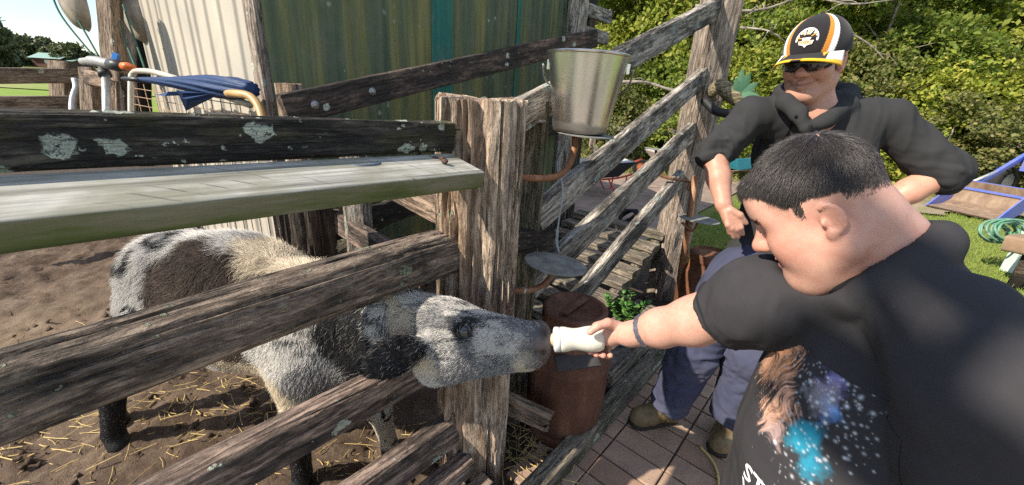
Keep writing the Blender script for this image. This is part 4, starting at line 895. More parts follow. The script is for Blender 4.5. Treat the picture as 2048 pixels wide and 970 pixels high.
# slope behind
def hill_z(u, n, w):
    x, y = w[:, 0], w[:, 1]; d = y + .12 * x - 11.0
    return -.08 + np.clip(d, 0, None) * .62 + .5 * np.clip(d, 0, 1) * fbm(np.column_stack([w * .5, x * 0]), 3, 31)
grid_sheet('hillside', -2.0, 46, 9.5, 34, .5, MT['hill'], hill_z, world=True)
def hz(x, y): return float(hill_z(None, None, np.array([[x, y]]))[0])
rr = random.Random(17)
KIND = ['dark green leafy bush', 'bright yellow-green bush', 'dull olive bush', 'dense green bush', 'pale green broad-leaved bush']
spots = []
for row, (dy, n_) in enumerate(((10.2, 13), (11.6, 13), (13.2, 13), (15.2, 12), (17.6, 12))):
    for i in range(n_):
        x = 1.6 + (i + .5) * (17.5 + row * 3.2) / n_ + rr.uniform(-.45, .45); y = dy - .12 * x + rr.uniform(-.4, .4)
        spots.append((x, y, row))
for i, (x, y, row) in enumerate(spots):
    k = rr.choice((0, 1, 1, 2, 3, 4, 4)); s = rr.uniform(1.0, 1.45) * (1 + .14 * row)
    pxl = 'front' 
    ordn = ['first', 'second', 'third', 'fourth', 'fifth', 'sixth', 'seventh', 'eighth', 'ninth', 'tenth', 'eleventh', 'twelfth', 'thirteenth'][sum(1 for q in spots if q[2] == row and q[0] < x)]
    t = thing('bush', KIND[k] + ', ' + ordn + ' from the shed in the ' + ['lowest', 'second', 'third', 'fourth', 'highest'][row] + ' row of the slope', 'bush', (x, y, hz(x, y)), 'bushes on the wooded slope')
    c = bpy.data.objects.new('crown', CR[k]); link(c, t, Matrix.Translation((x, y, hz(x, y) + .72 * s)) @ Matrix.Rotation(rr.uniform(0, 6.28), 4, 'Z') @ Matrix.Diagonal((s, s, s * rr.uniform(.8, 1.15), 1)))
    c = bpy.data.objects.new('trunk', TR[i % 3]); link(c, t, Matrix.Translation((x, y, hz(x, y))) @ Matrix.Rotation(rr.uniform(0, 6.28), 4, 'Z') @ Matrix.Diagonal((s, s, s, 1)))
# taller trees with bare trunks
def gum(px_, py_, d, h, r0, lean, k, s, lab):
    b = P(px_, py_, d); b[2] = hz(b[0], b[1]); t = thing('tree', lab, 'tree', b, 'trees on the wooded slope')
    m = MB(); rr2 = random.Random(px_); e = b + np.array([lean * h, 0, h]); mid = (b + e) / 2 + np.array([rr2.uniform(-.2, .2), 0, 0])
    pts = smooth_pts([b - np.array([0, 0, .3]), b + (mid - b) * .5 + np.array([.08, 0, 0]), mid, e], 6); n = len(pts); m.tube(pts, [r0 * (1 - .5 * i / (n - 1)) for i in range(n)], 12)
    for j in range(5):
        q = pts[int(n * rr2.uniform(.35, .95))]; a = rr2.uniform(0, 6.28); L = h * rr2.uniform(.3, .55); ee = q + np.array([math.cos(a) * L, math.sin(a) * L * .6, L * rr2.uniform(.1, .7)])
        m.tube(smooth_pts([q, (q + ee) / 2 + np.array([0, 0, .1]), ee], 5), [r0 * .4 * (1 - .8 * i / 10) for i in range(11)], 7)
    m.out('trunk', MT['bark'], t)
    for j in range(3):
        c = bpy.data.objects.new('crown', CR[(k + j) % 5]); ss = s * rr2.uniform(.7, 1.0); link(c, t, Matrix.Translation(Vector(e + np.array([rr2.uniform(-1, 1) * s, rr2.uniform(-.2, 1) * s, rr2.uniform(-.1, .5) * s]))) @ Matrix.Rotation(rr2.uniform(0, 6.28), 4, 'Z') @ Matrix.Diagonal((ss, ss, ss, 1)))
    return t
gum(1815, 200, 11.5, 3.6, .16, .32, 0, 1.5, 'tree with thick pale leaning trunk high on the slope')
gum(1692, 240, 11, 3.4, .06, .10, 2, 1.3, 'thin pale sapling behind the cap')
gum(1885, 395, 9.6, 1.6, .10, .05, 1, 1.2, 'short grey trunk at the bend of the dirt track')
gum(1320, 230, 12, 3.5, .07, -.1, 2, 1.4, 'slim tree behind the sloping ramp rails')
def branch(pts, r0, lab):
    m = MB(); p = smooth_pts(pts, 6); n = len(p); m.tube(p, [r0 * (1 - .7 * i / (n - 1)) for i in range(n)], 8); rr2 = random.Random(len(lab))
    for j in range(5):
        q = p[int(n * rr2.uniform(.2, .9))]; L = rr2.uniform(.3, .8); e = q + np.array([rr2.uniform(-1, 1), rr2.uniform(-.4, .2), rr2.uniform(-.6, .6)]) * L; m.tube(smooth_pts([q, (q + e) / 2 + np.array([.04, 0, .05]), e], 4), [r0 * .45 * (1 - .8 * i / 8) for i in range(9)], 6)
    tag(m.out('dead_branch', MT['bark']), lab, 'branch', 'bare dead branches in the scrub')
branch([P(1390, 12, 7.5), P(1500, 22, 7.3), P(1570, 5, 7.2), P(1640, -25, 7.2)], .035, 'bare pale branch arching above the cap')
branch([P(1620, -10, 8), P(1700, 8, 7.8), P(1800, -2, 7.8)], .03, 'bare pale branch at the top edge of the slope')
branch([P(1215, 165, 8), P(1290, 165, 7.8), P(1360, 182, 7.6), P(1400, 150, 7.6)], .04, 'bare pale branch between the ramp rails')
branch([P(1480, 55, 7.8), P(1530, 60, 7.6), P(1560, 72, 7.5)], .025, 'short bare branch beside the cap brim')
branch([P(1690, 60, 8), P(1740, 90, 8), P(1770, 120, 8)], .025, 'thin bare twig over the shoulder in black')
# scrub grass along the track
r = np.random.default_rng(33); n = 16000; x = r.uniform(1.5, 16, n); y = 9.6 - .12 * x + r.normal(0, .35, n); hg = r.uniform(.1, .5, n) * (.5 + .5 * (fbm(np.column_stack([x * 1.3, y * 1.3, x * 0]), 3, 2) * .5 + .5))
pts = np.zeros((n, 4, 3)); dx = r.normal(0, .35, (n, 2)) * hg[:, None]
for k in range(4): t = k / 3; pts[:, k, 0] = x + dx[:, 0] * t * t; pts[:, k, 1] = y + dx[:, 1] * t * t; pts[:, k, 2] = np.maximum(-.03, hill_z(None, None, np.column_stack([x, y]))) if k == 0 else pts[:, 0, 2] + hg * (t - .25 * t * t)
tn = r.random((n, 1)); tag(hair('long_grass', None, pts, .006, np.array([.10, .14, .025]) * (1 - tn) + np.array([.32, .28, .10]) * tn, MT['grassb']), 'long dry and green grass at the foot of the slope', 'grass', kind='stuff')
# ------------------------------------------------------------------ far paddock, house and trees
tag(mesh('paddock_rise', [P(-900, 150, 26) * np.array([1, 1, 0]), P(420, 150, 26) * np.array([1, 1, 0]), np.array([*P(420, 130, 52)[:2], 1.0]), np.array([*P(-900, 130, 52)[:2], 1.0]), np.array([*P(420, 130, 260)[:2], 3.0]), np.array([*P(-900, 130, 260)[:2], 3.0])], [(0, 1, 2, 3), (3, 2, 4, 5)], plain('dry_paddock', (.26, .25, .11), .95, 0, .3, .3, .2, .1, (.17, .23, .05)), smooth=False), kind='structure')
hs = thing('farm_house', 'brown farm house with green roof beyond the paddock', 'house', P(105, 131, 60))
B0 = P(104, 131, 60); rt = RC[:, 0] * np.array([1, 1, 0]); rt /= np.linalg.norm(rt); bk = np.array([-rt[1], rt[0], 0])
def hb(x0, x1, y0, y1, z0, z1, nm, mt): 
    c = B0 + rt * (x0 + x1) / 2 + bk * (y0 + y1) / 2 + np.array([0, 0, (z0 + z1) / 2]); Mx = Matrix.Translation(Vector(c)) @ Matrix(((rt[0], bk[0], 0, 0), (rt[1], bk[1], 0, 0), (0, 0, 1, 0), (0, 0, 0, 1)))
    return MB().box((0, 0, 0), (x1 - x0, y1 - y0, z1 - z0), Mx).out(nm, mt, hs, smooth=False)
hb(-2.7, 1.6, 0, 3, -.3, 1.0, 'wall', plain('brown_wall', (.10, .045, .03), .8)); hb(-.9, .0, -.04, .05, .25, .75, 'window', plain('window_white', (.6, .6, .58), .5)); hb(1.5, 3.0, .4, 3, -.3, .8, 'wall', plain('dark_wall', (.07, .045, .04), .8))
rf = MB().add([B0 + rt * a + bk * b + np.array([0, 0, c]) for a, b, c in ((-3.0, -.4, .95), (1.9, -.4, .95), (1.9, 1.5, 1.75), (-3.0, 1.5, 1.75), (1.9, 3.4, .95), (-3, 3.4, .95), (3.3, 0, .75), (3.3, 1.5, 1.2), (1.85, 0, .75), (1.85, 1.5, 1.2))], [(0, 1, 2, 3), (3, 2, 4, 5), (8, 6, 7, 9)]); rf.out('roof', plain('green_roof', (.22, .34, .28), .5), hs, smooth=False)
CF = crown('crown', 9, 150, 30, (1, 1, .9), .24, .20, MT['leaf_far'], shell=.45)
for k, (px_, d, s, sz, lab) in enumerate(((-12, 45, 2.1, 1.7, 'tall hazy tree at the edge of the sky'), (68, 68, 2.3, 1.15, 'round tree behind the farm house roof'), (96, 70, 2.4, 1.1, 'spreading tree above the middle of the farm house'), (122, 66, 2.0, .95, 'dark tree beside the farm house'), (148, 62, 1.9, 1.0, 'dark rounded tree next to the seat cord'), (184, 66, 1.5, .8, 'low tree behind the hose valve'), (34, 60, 1.6, .7, 'low dark tree in front of the farm house'), (6, 58, 1.7, .6, 'low dense hedge tree by the paddock edge'))):
    b = P(px_, 132, d); t = thing('far_tree', lab, 'tree', b, 'trees beyond the paddock')
    c = bpy.data.objects.new('crown', CF); link(c, t, Matrix.Translation(Vector(b) + Vector((0, 0, s * sz * .75))) @ Matrix.Rotation(k * 1.3, 4, 'Z') @ Matrix.Diagonal((s, s, s * sz, 1)))
    c = bpy.data.objects.new('trunk', TR[k % 3]); link(c, t, Matrix.Translation(Vector(b)) @ Matrix.Diagonal((s * 1.2, s * 1.2, s * sz * .9, 1)))
# ------------------------------------------------------------------ wheelbarrows and garden fence
RUB = plain('black_rubber', (.02, .02, .02), .8)
def barrow(c, az_, tray_m, tray_in, rim, lab, sc=1.):
    t = thing('wheelbarrow', lab, 'wheelbarrow', c, 'wheelbarrows on the far paving')
    Mx = Matrix.Translation(Vector(c)) @ Matrix.Rotation(az_, 4, 'Z') @ Matrix.Scale(sc, 4)
    b0, b1 = [(-.28, -.2, .30), (.20, -.2, .26), (.20, .2, .26), (-.28, .2, .30)], [(-.5, -.33, .56), (.42, -.3, .50), (.42, .3, .50), (-.5, .33, .56)]
    ins = lambda L, z: [(x_ * .95, y_ * .93, q + z) for x_, y_, q in L]
    v = b0 + b1 + ins(b1, 0) + ins(b0, .02)
    f = [(0, 3, 2, 1)] + [(i, (i + 1) % 4, 4 + (i + 1) % 4, 4 + i) for i in range(4)] + [(4 + i, 4 + (i + 1) % 4, 8 + (i + 1) % 4, 8 + i) for i in range(4)]
    mesh('tray', v, f, tray_m, t, Mx, False); mesh('tray_lining', [(x_, y_, z_ + .001) for x_, y_, z_ in v[8:]], [(0, 1, 5, 4), (1, 2, 6, 5), (2, 3, 7, 6), (3, 0, 4, 7), (4, 5, 6, 7)], tray_in, t, Mx, False)
    fr = MB()
    for s in (-1, 1):
        fr.tube(smooth_pts([(.62, s * .05, .17), (.30, s * .17, .24), (-.3, s * .22, .29), (-.95, s * .27, .52)], 4), .016, 8)
        fr.tube(smooth_pts([(-.1, s * .2, .27), (-.28, s * .24, .01), (-.40, s * .24, .01), (-.42, s * .22, .30)], 4), .013, 8)
    mesh('frame', fr.v, fr.f, rim, t, Mx)
    Mw = Mx @ Matrix.Translation((.62, 0, .17)) @ Matrix.Rotation(math.pi / 2, 4, 'X')
    w = MB().lathe([(.10, -.035), (.13, -.045), (.16, -.035), (.17, 0), (.16, .035), (.13, .045), (.10, .035), (.095, 0), (.10, -.035)], 28); wh = mesh('wheel', w.v, w.f, RUB, t, Mw)
    w = MB().lathe([(.0001, -.03), (.03, -.04), (.06, -.02), (.10, -.03), (.10, .03), (.06, .02), (.03, .04), (.0001, .03)], 24); mesh('rim', w.v, w.f, rim, wh, Mw)
REDP = plain('red_paint', (.55, .06, .035), .4); GPIPE = plain('grey_paint', (.42, .40, .37), .5)
b = PG(1190, 385); barrow((b[0], b[1], .01), math.radians(195), plain('black_tray', (.03, .032, .035), .5), plain('grey_lining', (.45, .44, .42), .6), REDP, 'black wheelbarrow with red wheel rim on the far paving')
b = PG(1330, 352); barrow((b[0], b[1], .01), math.radians(190), plain('white_tray', (.62, .52, .48), .5), plain('white_lining', (.6, .55, .5), .6), plain('orange_frame', (.6, .20, .08), .5), 'white wheelbarrow with red wheel and orange legs')
b = PG(1470, 362); barrow((b[0], b[1], .01), math.radians(200), plain('turquoise_tray', (.05, .42, .55), .45), plain('turq_lining', (.4, .42, .42), .6), plain('brown_frame', (.2, .12, .08), .6), 'turquoise wheelbarrow behind the elbow in black')
gf = thing('garden_fence', 'low grey timber fence in front of the bushes beyond the wheelbarrows', 'fence', PG(1268, 330))
g0, g1 = PG(1180, 326), PG(1400, 338)
for k, t in enumerate((.0, .4, .66, 1.0)):
    q = g0 + (g1 - g0) * t; beam('post', q - np.array([0, 0, .2]), q + np.array([0, 0, 1.15]), .16, .16, MT['grey'], gf, up=(0, -1, 0), e=4, na=24, nl=20, amp=.006, seed=120 + k)
for k, z in enumerate((.35, .85)): beam('rail', g0 + np.array([0, -.1, z]), g1 + np.array([0, -.1, z]), .05, .15, MT['ramp'], gf, e=8, na=24, nl=30, seed=125 + k)
for k, (x_, y_) in enumerate(((1345, 262), (1330, 258))):
    q = P(x_, 300, 11); q[2] = 0; o = beam('white_post', q, q + np.array([0, 0, 1.35 - .2 * k]), .2, .2, plain('flaking_white_paint', (.62, .60, .55), .8), None, up=(0, -1, 0), e=3, na=20, nl=12, seed=128 + k); tag(o, ('taller', 'shorter')[k] + ' whitish post standing behind the garden fence', 'post', 'white posts by the garden fence')
hc_ = thing('hose_coil', 'coil of black hose with orange fitting at the end of the ramp deck', 'hose', W(2.75, -1.0, 0))
q0 = np.array(P(1258, 432, 3.5)); m = MB()
for k in range(4): m.tube([q0 + np.array([.075 * math.cos(a), .035 * math.sin(a) + .01 * k, .055 * math.sin(a + k * .4) - .01]) for a in np.linspace(0, 6.28, 20)], .012, 7)
m.out('coil', RUB, hc_); MB().tube([P(1268, 436, 3.5), P(1300, 444, 3.45)], .028, 10).out('fitting', plain('orange_plastic', (.55, .22, .03), .5), hc_)
MB().tube([np.array([q0[0], q0[1], .0]), q0 - np.array([0, 0, .06])], .02, 8).out('peg', MT['dark'], hc_)
# ------------------------------------------------------------------ tractor loader, hose post
BLU = plain('worn_blue_paint', (.06, .12, .50), .5, 0, .3, 6, .1, .4, (.14, .15, .36)); WRN = rust('worn_bucket_steel', (.24, .165, .11), (.14, .09, .065), (.33, .25, .17), .1, .75, .4)
lo = thing('tractor', 'blue tractor front loader with worn brown bucket resting at the lawn edge', 'tractor', PG(1985, 436))
A_ = PG(1895, 416, .02); B_ = PG(1985, 441, .02); du_ = B_ - A_; bwid = 1.45; ax = du_ / np.linalg.norm(du_); bx = np.array([-ax[1], ax[0], 0]); 
# bucket: cutting edge faces the camera side, its mouth opens toward the track
fx = np.array([-.95, -.30, 0]); fx /= np.linalg.norm(fx); ex = np.array([.30, -.95, 0]); ex /= np.linalg.norm(ex)
o_ = PG(1940, 424, .03)
def LB(e, f_, z): return o_ + ex * e + fx * f_ + np.array([0, 0, z])
prof2 = [(.34, .0), (-.05, .02), (-.28, .10), (-.34, .28), (-.28, .46)]
v = [];
for e in (-.45, .45):
    for (a, z) in prof2: v.append(LB(e, a, z))
    for (a, z) in prof2: v.append(LB(e * .985, a * .97 + .004, z + .015))
f = []
for i in range(4): f += [(i, i + 1, 11 + i, 10 + i), (5 + i, 15 + i, 16 + i, 6 + i)]
MB().add(v, f).out('bucket', WRN, lo, smooth=False)
for e in (-.45, .45):
    c = [LB(e, a, z) for a, z in prof2]; c2 = [p + ex * .02 for p in c]; MB().add(c + c2, [(0, 1, 2, 3, 4), (9, 8, 7, 6, 5)] + [(i, (i + 1) % 5, 5 + (i + 1) % 5, 5 + i) for i in range(5)]).out('bucket_side', BLU, lo, smooth=False)
MB().box((0, 0, 0), (.92, .05, .16), Matrix.Translation(Vector(LB(0, -.33, .40))) @ Matrix.Rotation(math.atan2(ex[1], ex[0]), 4, 'Z')).out('bucket_back', BLU, lo, smooth=False)
for s, dz in ((-.35, 0), (.35, .02)):
    beam('loader_arm', LB(s, -.35, .25), LB(s, -1.9, 1.05 + dz), .06, .09, BLU, lo, e=10, na=24, nl=10, amp=0, groove=0)
    MB().tube([LB(s, -.42, .42), LB(s, -1.6, .82)], .028, 10).out('ram', MT['galv'], lo)
MB().box((0, 0, 0), (.6, 1.5, .6), Matrix.Translation(Vector(LB(0, -2.3, .95))) @ Matrix.Rotation(math.atan2(ex[1], ex[0]), 4, 'Z')).out('hood', BLU, lo, smooth=False)
for s in (-1, 1):
    Mw = Matrix.Translation(Vector(LB(s * .6, -1.9, .36))) @ Matrix.Rotation(math.atan2(ex[1], ex[0]), 4, 'Z') @ Matrix.Rotation(math.pi / 2, 4, 'Y')
    w = MB().lathe([(.2, -.1), (.3, -.12), (.36, -.08), (.37, 0), (.36, .08), (.3, .12), (.2, .1)], 28); wh = mesh('wheel', w.v, w.f, RUB, lo, Mw); w = MB().lathe([(.0001, -.06), (.2, -.09), (.2, .09), (.0001, .06)], 20); mesh('rim', w.v, w.f, plain('white_rim', (.6, .6, .58), .5), wh, Mw)
hp = beam('hose_post', P(2005, 560, 4.3) * np.array([1, 1, 0]), P(2005, 560, 4.3) * np.array([1, 1, 0]) + np.array([0, 0, 1.9]), .09, .09, plain('pale_green_paint', (.52, .62, .54), .6), None, up=(0, -1, 0), e=8, na=24, nl=10, amp=.001, groove=0)
tag(hp, 'pale green square post carrying a coiled garden hose', 'post')
q0 = np.array(P(2006, 462, 4.15)); m = MB(); rr = random.Random(6)
for k in range(9):
    R_ = rr.uniform(.09, .17); m.tube([q0 + RC @ np.array([R_ * 1.15 * math.cos(a + k), R_ * .75 * math.sin(a + k) + rr.uniform(-.002, .002), .02 * k - .08 + .02 * math.sin(2 * a)]) for a in np.linspace(0, 6.28, 26)], .011, 8)
tag(m.out('garden_hose', plain('grey_green_hose', (.17, .24, .19), .5, col2=(.05, .22, .12))), 'coiled grey-green garden hose hanging on the pale green post', 'hose')
bk_ = beam('bench_block', P(2022, 484, 3.9), P(2130, 505, 3.6), .3, .16, plain('brown_block_wood', (.26, .17, .11), .8), None, e=8, na=24, nl=12, amp=.003); 
tag(bk_, 'brown timber block below the coiled garden hose', 'block')
q = (P(2022, 484, 3.9) + P(2130, 505, 3.6)) / 2
MB().tube([q * np.array([1, 1, 0]), q - np.array([0, 0, .05])], .06, 10).out('leg', MT['dark'], bk_)
# ------------------------------------------------------------------ implicit bodies -> one continuous mesh
class Field:
    def __init__(s, lo, hi, h):
        s.ax = [np.arange(lo[i], hi[i] + h, h) for i in range(3)]; s.h = h
        s.f = np.full([len(a) for a in s.ax], 10.0, np.float32)
    def _sub(s, lo, hi):
        sl = []
        for i in range(3):
            a = max(0, int(np.searchsorted(s.ax[i], lo[i]))); b = min(len(s.ax[i]), int(np.searchsorted(s.ax[i], hi[i])) + 1); sl.append(slice(a, max(a, b)))
        X, Y, Z = np.meshgrid(s.ax[0][sl[0]], s.ax[1][sl[1]], s.ax[2][sl[2]], indexing='ij')
        return tuple(sl), np.stack([X, Y, Z], -1)
    def put(s, fn, lo, hi, k, op):
        pad = 3 * s.h + k
        sl, p = s._sub(np.asarray(lo) - pad, np.asarray(hi) + pad)
        if p.size == 0: return
        d = fn(p).astype(np.float32); a = s.f[sl]
        if op == 'add':
            h = np.clip(.5 + .5 * (a - d) / max(k, 1e-5), 0, 1); s.f[sl] = a * (1 - h) + d * h - k * h * (1 - h)
        else:
            h = np.clip(.5 - .5 * (a + d) / max(k, 1e-5), 0, 1); s.f[sl] = a * (1 - h) - d * h + k * h * (1 - h)
    def cone(s, a, b, ra, rb, k=.02, op='add', sq=None, clip=None):
        a = np.asarray(a, float); b = np.asarray(b, float); ab = b - a; L2 = ab @ ab + 1e-12
        def fn(p):
            q = p - a; t = np.clip((q @ ab) / L2, 0, 1); d = q - t[..., None] * ab
            if sq is not None:
                ax_ = np.asarray(sq[0], float); ax_ = ax_ / np.linalg.norm(ax_); c = d @ ax_; d = d + (c * (1 / sq[1] - 1))[..., None] * ax_
            r = np.linalg.norm(d, axis=-1) - (ra + (rb - ra) * t)
            if clip is not None: r = np.maximum(r, (p - clip[0]) @ np.asarray(clip[1], float))
            return r
        R = max(ra, rb); s.put(fn, np.minimum(a, b) - R, np.maximum(a, b) + R, k, op); return s
    def chain(s, pts, rs, k=.02, op='add', sq=None):
        for i in range(len(pts) - 1): s.cone(pts[i], pts[i + 1], rs[i], rs[i + 1], k, op, sq)
        return s
    def ell(s, c, r, k=.02, op='add', R=None):
        c = np.asarray(c, float); r = np.asarray(r, float) * np.ones(3)
        def fn(p):
            q = p - c
            if R is not None: q = q @ R                 # columns of R are the local axes
            k0 = np.linalg.norm(q / r, axis=-1); k1 = np.linalg.norm(q / r ** 2, axis=-1) + 1e-9
            return k0 * (k0 - 1) / k1
        m = r.max() if R is not None else r
        s.put(fn, c - m, c + m, k, op); return s
    def cut(s, c, nrm):                                 # remove the half space the normal points to
        c = np.asarray(c, float); nrm = np.asarray(nrm, float); nrm = nrm / np.linalg.norm(nrm)
        X, Y, Z = np.meshgrid(*s.ax, indexing='ij'); s.f = np.maximum(s.f, ((X - c[0]) * nrm[0] + (Y - c[1]) * nrm[1] + (Z - c[2]) * nrm[2]).astype(np.float32)); return s
    def net(s):
        f = s.f; ins = f < 0; nx, ny, nz = f.shape
        cs = [(i, j, k) for i in (0, 1) for j in (0, 1) for k in (0, 1)]
        cnt = np.zeros((nx - 1, ny - 1, nz - 1), np.int8)
        for i, j, k in cs: cnt += ins[i:nx - 1 + i, j:ny - 1 + j, k:nz - 1 + k]
        act = (cnt > 0) & (cnt < 8); idx = np.argwhere(act); vid = -np.ones(act.shape, np.int64); vid[act] = np.arange(len(idx))
        acc = np.zeros((len(idx), 3)); n = np.zeros(len(idx))
        val = {c: f[idx[:, 0] + c[0], idx[:, 1] + c[1], idx[:, 2] + c[2]] for c in cs}
        for a in cs:
            for d in range(3):
                if a[d]: continue
                b = list(a); b[d] = 1; b = tuple(b); va, vb = val[a], val[b]; m = (va < 0) != (vb < 0)
                t = np.where(m, va / np.where(va == vb, 1, va - vb), 0); p = np.zeros((len(idx), 3)) + np.array(a); p[:, d] = t
                acc += p * m[:, None]; n += m
        g = idx + acc / np.maximum(n, 1)[:, None]
        v = np.stack([s.ax[i][0] + g[:, i] * s.h for i in range(3)], 1); faces = []
        for d in range(3):
            e1, e2 = (d + 1) % 3, (d + 2) % 3
            A = [slice(None)] * 3; B = [slice(None)] * 3; A[d] = slice(0, -1); B[d] = slice(1, None)
            ch = ins[tuple(A)] != ins[tuple(B)]; q = np.argwhere(ch)
            ok = (q[:, e1] > 0) & (q[:, e2] > 0) & (q[:, e1] < f.shape[e1] - 1) & (q[:, e2] < f.shape[e2] - 1); q = q[ok]
            def cell(o1, o2):
                c = q.copy(); c[:, e1] -= o1; c[:, e2] -= o2; return vid[c[:, 0], c[:, 1], c[:, 2]]
            quad = np.stack([cell(1, 1), cell(0, 1), cell(0, 0), cell(1, 0)], 1)
            inside = ins[q[:, 0], q[:, 1], q[:, 2]]; quad[~inside] = quad[~inside][:, ::-1]; faces.append(quad)
        fc = np.concatenate(faces); fc = fc[(fc >= 0).all(1)]
        return v, fc
def relax(v, f, it=2, w=.5):
    e = np.concatenate([f[:, [0, 1]], f[:, [1, 2]], f[:, [2, 3]], f[:, [3, 0]]]); e = np.concatenate([e, e[:, ::-1]])
    c = np.bincount(e[:, 0], minlength=len(v))
    for _ in range(it):
        s = np.stack([np.bincount(e[:, 0], weights=v[e[:, 1], i], minlength=len(v)) for i in range(3)], 1) / np.maximum(c, 1)[:, None]
        v = v * (1 - w) + s * w
    return v
def vnormals(v, f):
    n = np.cross(v[f[:, 2]] - v[f[:, 0]], v[f[:, 3]] - v[f[:, 1]]); o = np.zeros_like(v)
    for k in range(4):
        for i in range(3): o[:, i] += np.bincount(f[:, k], weights=n[:, i], minlength=len(v))
    return o / (np.linalg.norm(o, axis=1)[:, None] + 1e-12)
def scatter(v, f, n, seed, wfun=None):
    r = np.random.default_rng(seed); c = v[f].mean(1); nr = np.cross(v[f[:, 2]] - v[f[:, 0]], v[f[:, 3]] - v[f[:, 1]]); A = np.linalg.norm(nr, axis=1)
    w = A * (wfun(c) if wfun else 1); i = r.choice(len(f), n, p=w / w.sum()); a, b = r.random((2, n))
    q = v[f[i]]; p = (q[:, 0] * ((1 - a) * (1 - b))[:, None] + q[:, 1] * (a * (1 - b))[:, None] + q[:, 2] * (a * b)[:, None] + q[:, 3] * ((1 - a) * b)[:, None])
    return p, nr[i] / (A[i][:, None] + 1e-12)
def strands(p, n, d, L, lift, k=5, curl=.2, seed=0, droop=.25):
    """root points, normals, flow directions -> polylines lying along the flow"""
    r = np.random.default_rng(seed); d = d - n * (d * n).sum(1)[:, None]; d /= np.linalg.norm(d, axis=1)[:, None] + 1e-9
    d = d + r.normal(0, curl, d.shape); d /= np.linalg.norm(d, axis=1)[:, None]
    out = np.zeros((len(p), k, 3)); side = np.cross(n, d); bend = r.normal(0, curl, len(p))[:, None]
    L = np.asarray(L) * np.ones(len(p)); lf = np.asarray(lift) * np.ones(len(p))
    for i in range(k):
        t = i / (k - 1); out[:, i] = p + (d * t + side * bend * t * t) * L[:, None] + n * (lf * L * (t - .55 * t * t))[:, None] - np.array([0, 0, 1]) * (droop * L * t * t * .3)[:, None]
    return out
def blend(p, blobs, seed=0, amp=.35, fr=14):
    """colour of the nearest patch, patch borders broken up by noise; returns palette index"""
    best = np.full(len(p), 1e9); idx = np.zeros(len(p), int); w = amp * fbm(p * fr, 3, seed)
    for c, r, ci in blobs:
        d = np.linalg.norm(p - np.asarray(c), axis=1) / r + amp * fbm(p * fr + ci * 7.1 + r * 50, 3, seed + 3)
        m = d < best; best[m] = d[m]; idx[m] = ci
    return idx
# ------------------------------------------------------------------ the calf
calf = thing('calf', 'shaggy black and white speckled calf drinking from the bottle through the rails', 'calf', (-1.0, 1.25, 0))
Fd = Field((-1.85, .70, -.02), (.20, 1.62, 1.08), .0075)
hip, mid, sho = np.array([-1.24, 1.35, .70]), np.array([-1.0, 1.29, .70]), np.array([-.66, 1.19, .69])
Fd.cone(hip, mid, .185, .20, .05, sq=((0, 0, 1), 1.12)); Fd.cone(mid, sho, .20, .165, .05, sq=((0, 0, 1), 1.22))
Fd.ell((-1.26, 1.36, .80), (.17, .15, .13), .06); Fd.ell((-1.02, 1.30, .84), (.26, .13, .115), .06); Fd.ell((-.66, 1.20, .82), (.14, .10, .09), .05)
Fd.ell((-.66, 1.13, .62), (.13, .13, .19), .06)                        # shoulder
Fd.cone((-.64, 1.18, .74), (-.34, 1.045, .815), .125, .105, .07); Fd.cone((-.58, 1.12, .60), (-.33, 1.02, .76), .09, .07, .06)
# hind legs
for c in ([(-1.30, 1.30, .66), (-1.36, 1.27, .47), (-1.56, 1.26, .31), (-1.62, 1.25, .07)], [(-1.28, 1.44, .66), (-1.40, 1.42, .47), (-1.64, 1.40, .31), (-1.74, 1.37, .07)]):
    Fd.chain(c, [.135, .085, .042, .036], .05); h_ = np.array(c[3]); Fd.cone(h_ - (0, 0, .01), h_ + np.array([.02, -.01, -.055]), .038, .042, .01)
Fd.cone((-1.38, 1.39, .74), (-1.46, 1.42, .35), .022, .016, .03)         # tail
# front legs
Fd.chain([(-.66, 1.08, .58), (-.68, 1.07, .40), (-.74, 1.10, .27), (-.76, 1.12, .08)], [.10, .062, .042, .034], .05); Fd.cone((-.76, 1.12, .06), (-.765, 1.105, .012), .036, .042, .01)
Fd.chain([(-.58, 1.22, .58), (-.53, 1.25, .40), (-.505, 1.27, .27), (-.475, 1.285, .08)], [.09, .058, .043, .034], .05); Fd.cone((-.475, 1.285, .06), (-.465, 1.28, .012), .036, .042, .01)
# head
hx_ = P(1078, 680, 1.135) - P(905, 674, 1.155); hx_ /= np.linalg.norm(hx_); hl = -(RC[:, 2]); hl = hl - hx_ * (hl @ hx_); hl /= np.linalg.norm(hl); hu = np.cross(hx_, hl) * -1
if hu[2] < 0: hu = -hu
RH = np.stack([hx_, hl, hu], 1)
Fd.ell(P(893, 672, 1.165), (.115, .082, .105), .04, R=RH); Fd.cone(P(915, 672, 1.155), P(1062, 680, 1.135), .090, .050, .03, sq=(hl, .90))
Fd.ell(P(1080, 682, 1.13), (.036, .058, .056), .022, R=RH); Fd.ell(P(1070, 716, 1.13), (.034, .040, .024), .012, R=RH); Fd.cone(P(872, 728, 1.16), P(1050, 718, 1.135), .060, .030, .03)
Fd.ell(P(885, 712, 1.135), (.075, .05, .058), .04, R=RH); Fd.ell(P(868, 634, 1.17), (.075, .072, .055), .04, R=RH); Fd.ell(P(832, 620, 1.185), (.05, .05, .04), .04, R=RH)
Fd.cone(P(905, 643, 1.105), P(958, 645, 1.11), .020, .012, .03); Fd.ell(P(1082, 668, 1.10), (.020, .014, .022), .014, R=RH)
Fd.ell(P(928, 661, 1.072), (.020, .013, .0155), .012, 'sub', R=RH)
Fd.ell(P(1091, 665, 1.078), (.012, .016, .015), .006, 'sub', R=RH)
Fd.cone(P(1028, 704, 1.078), P(1104, 705, 1.08), .005, .008, .005, 'sub')
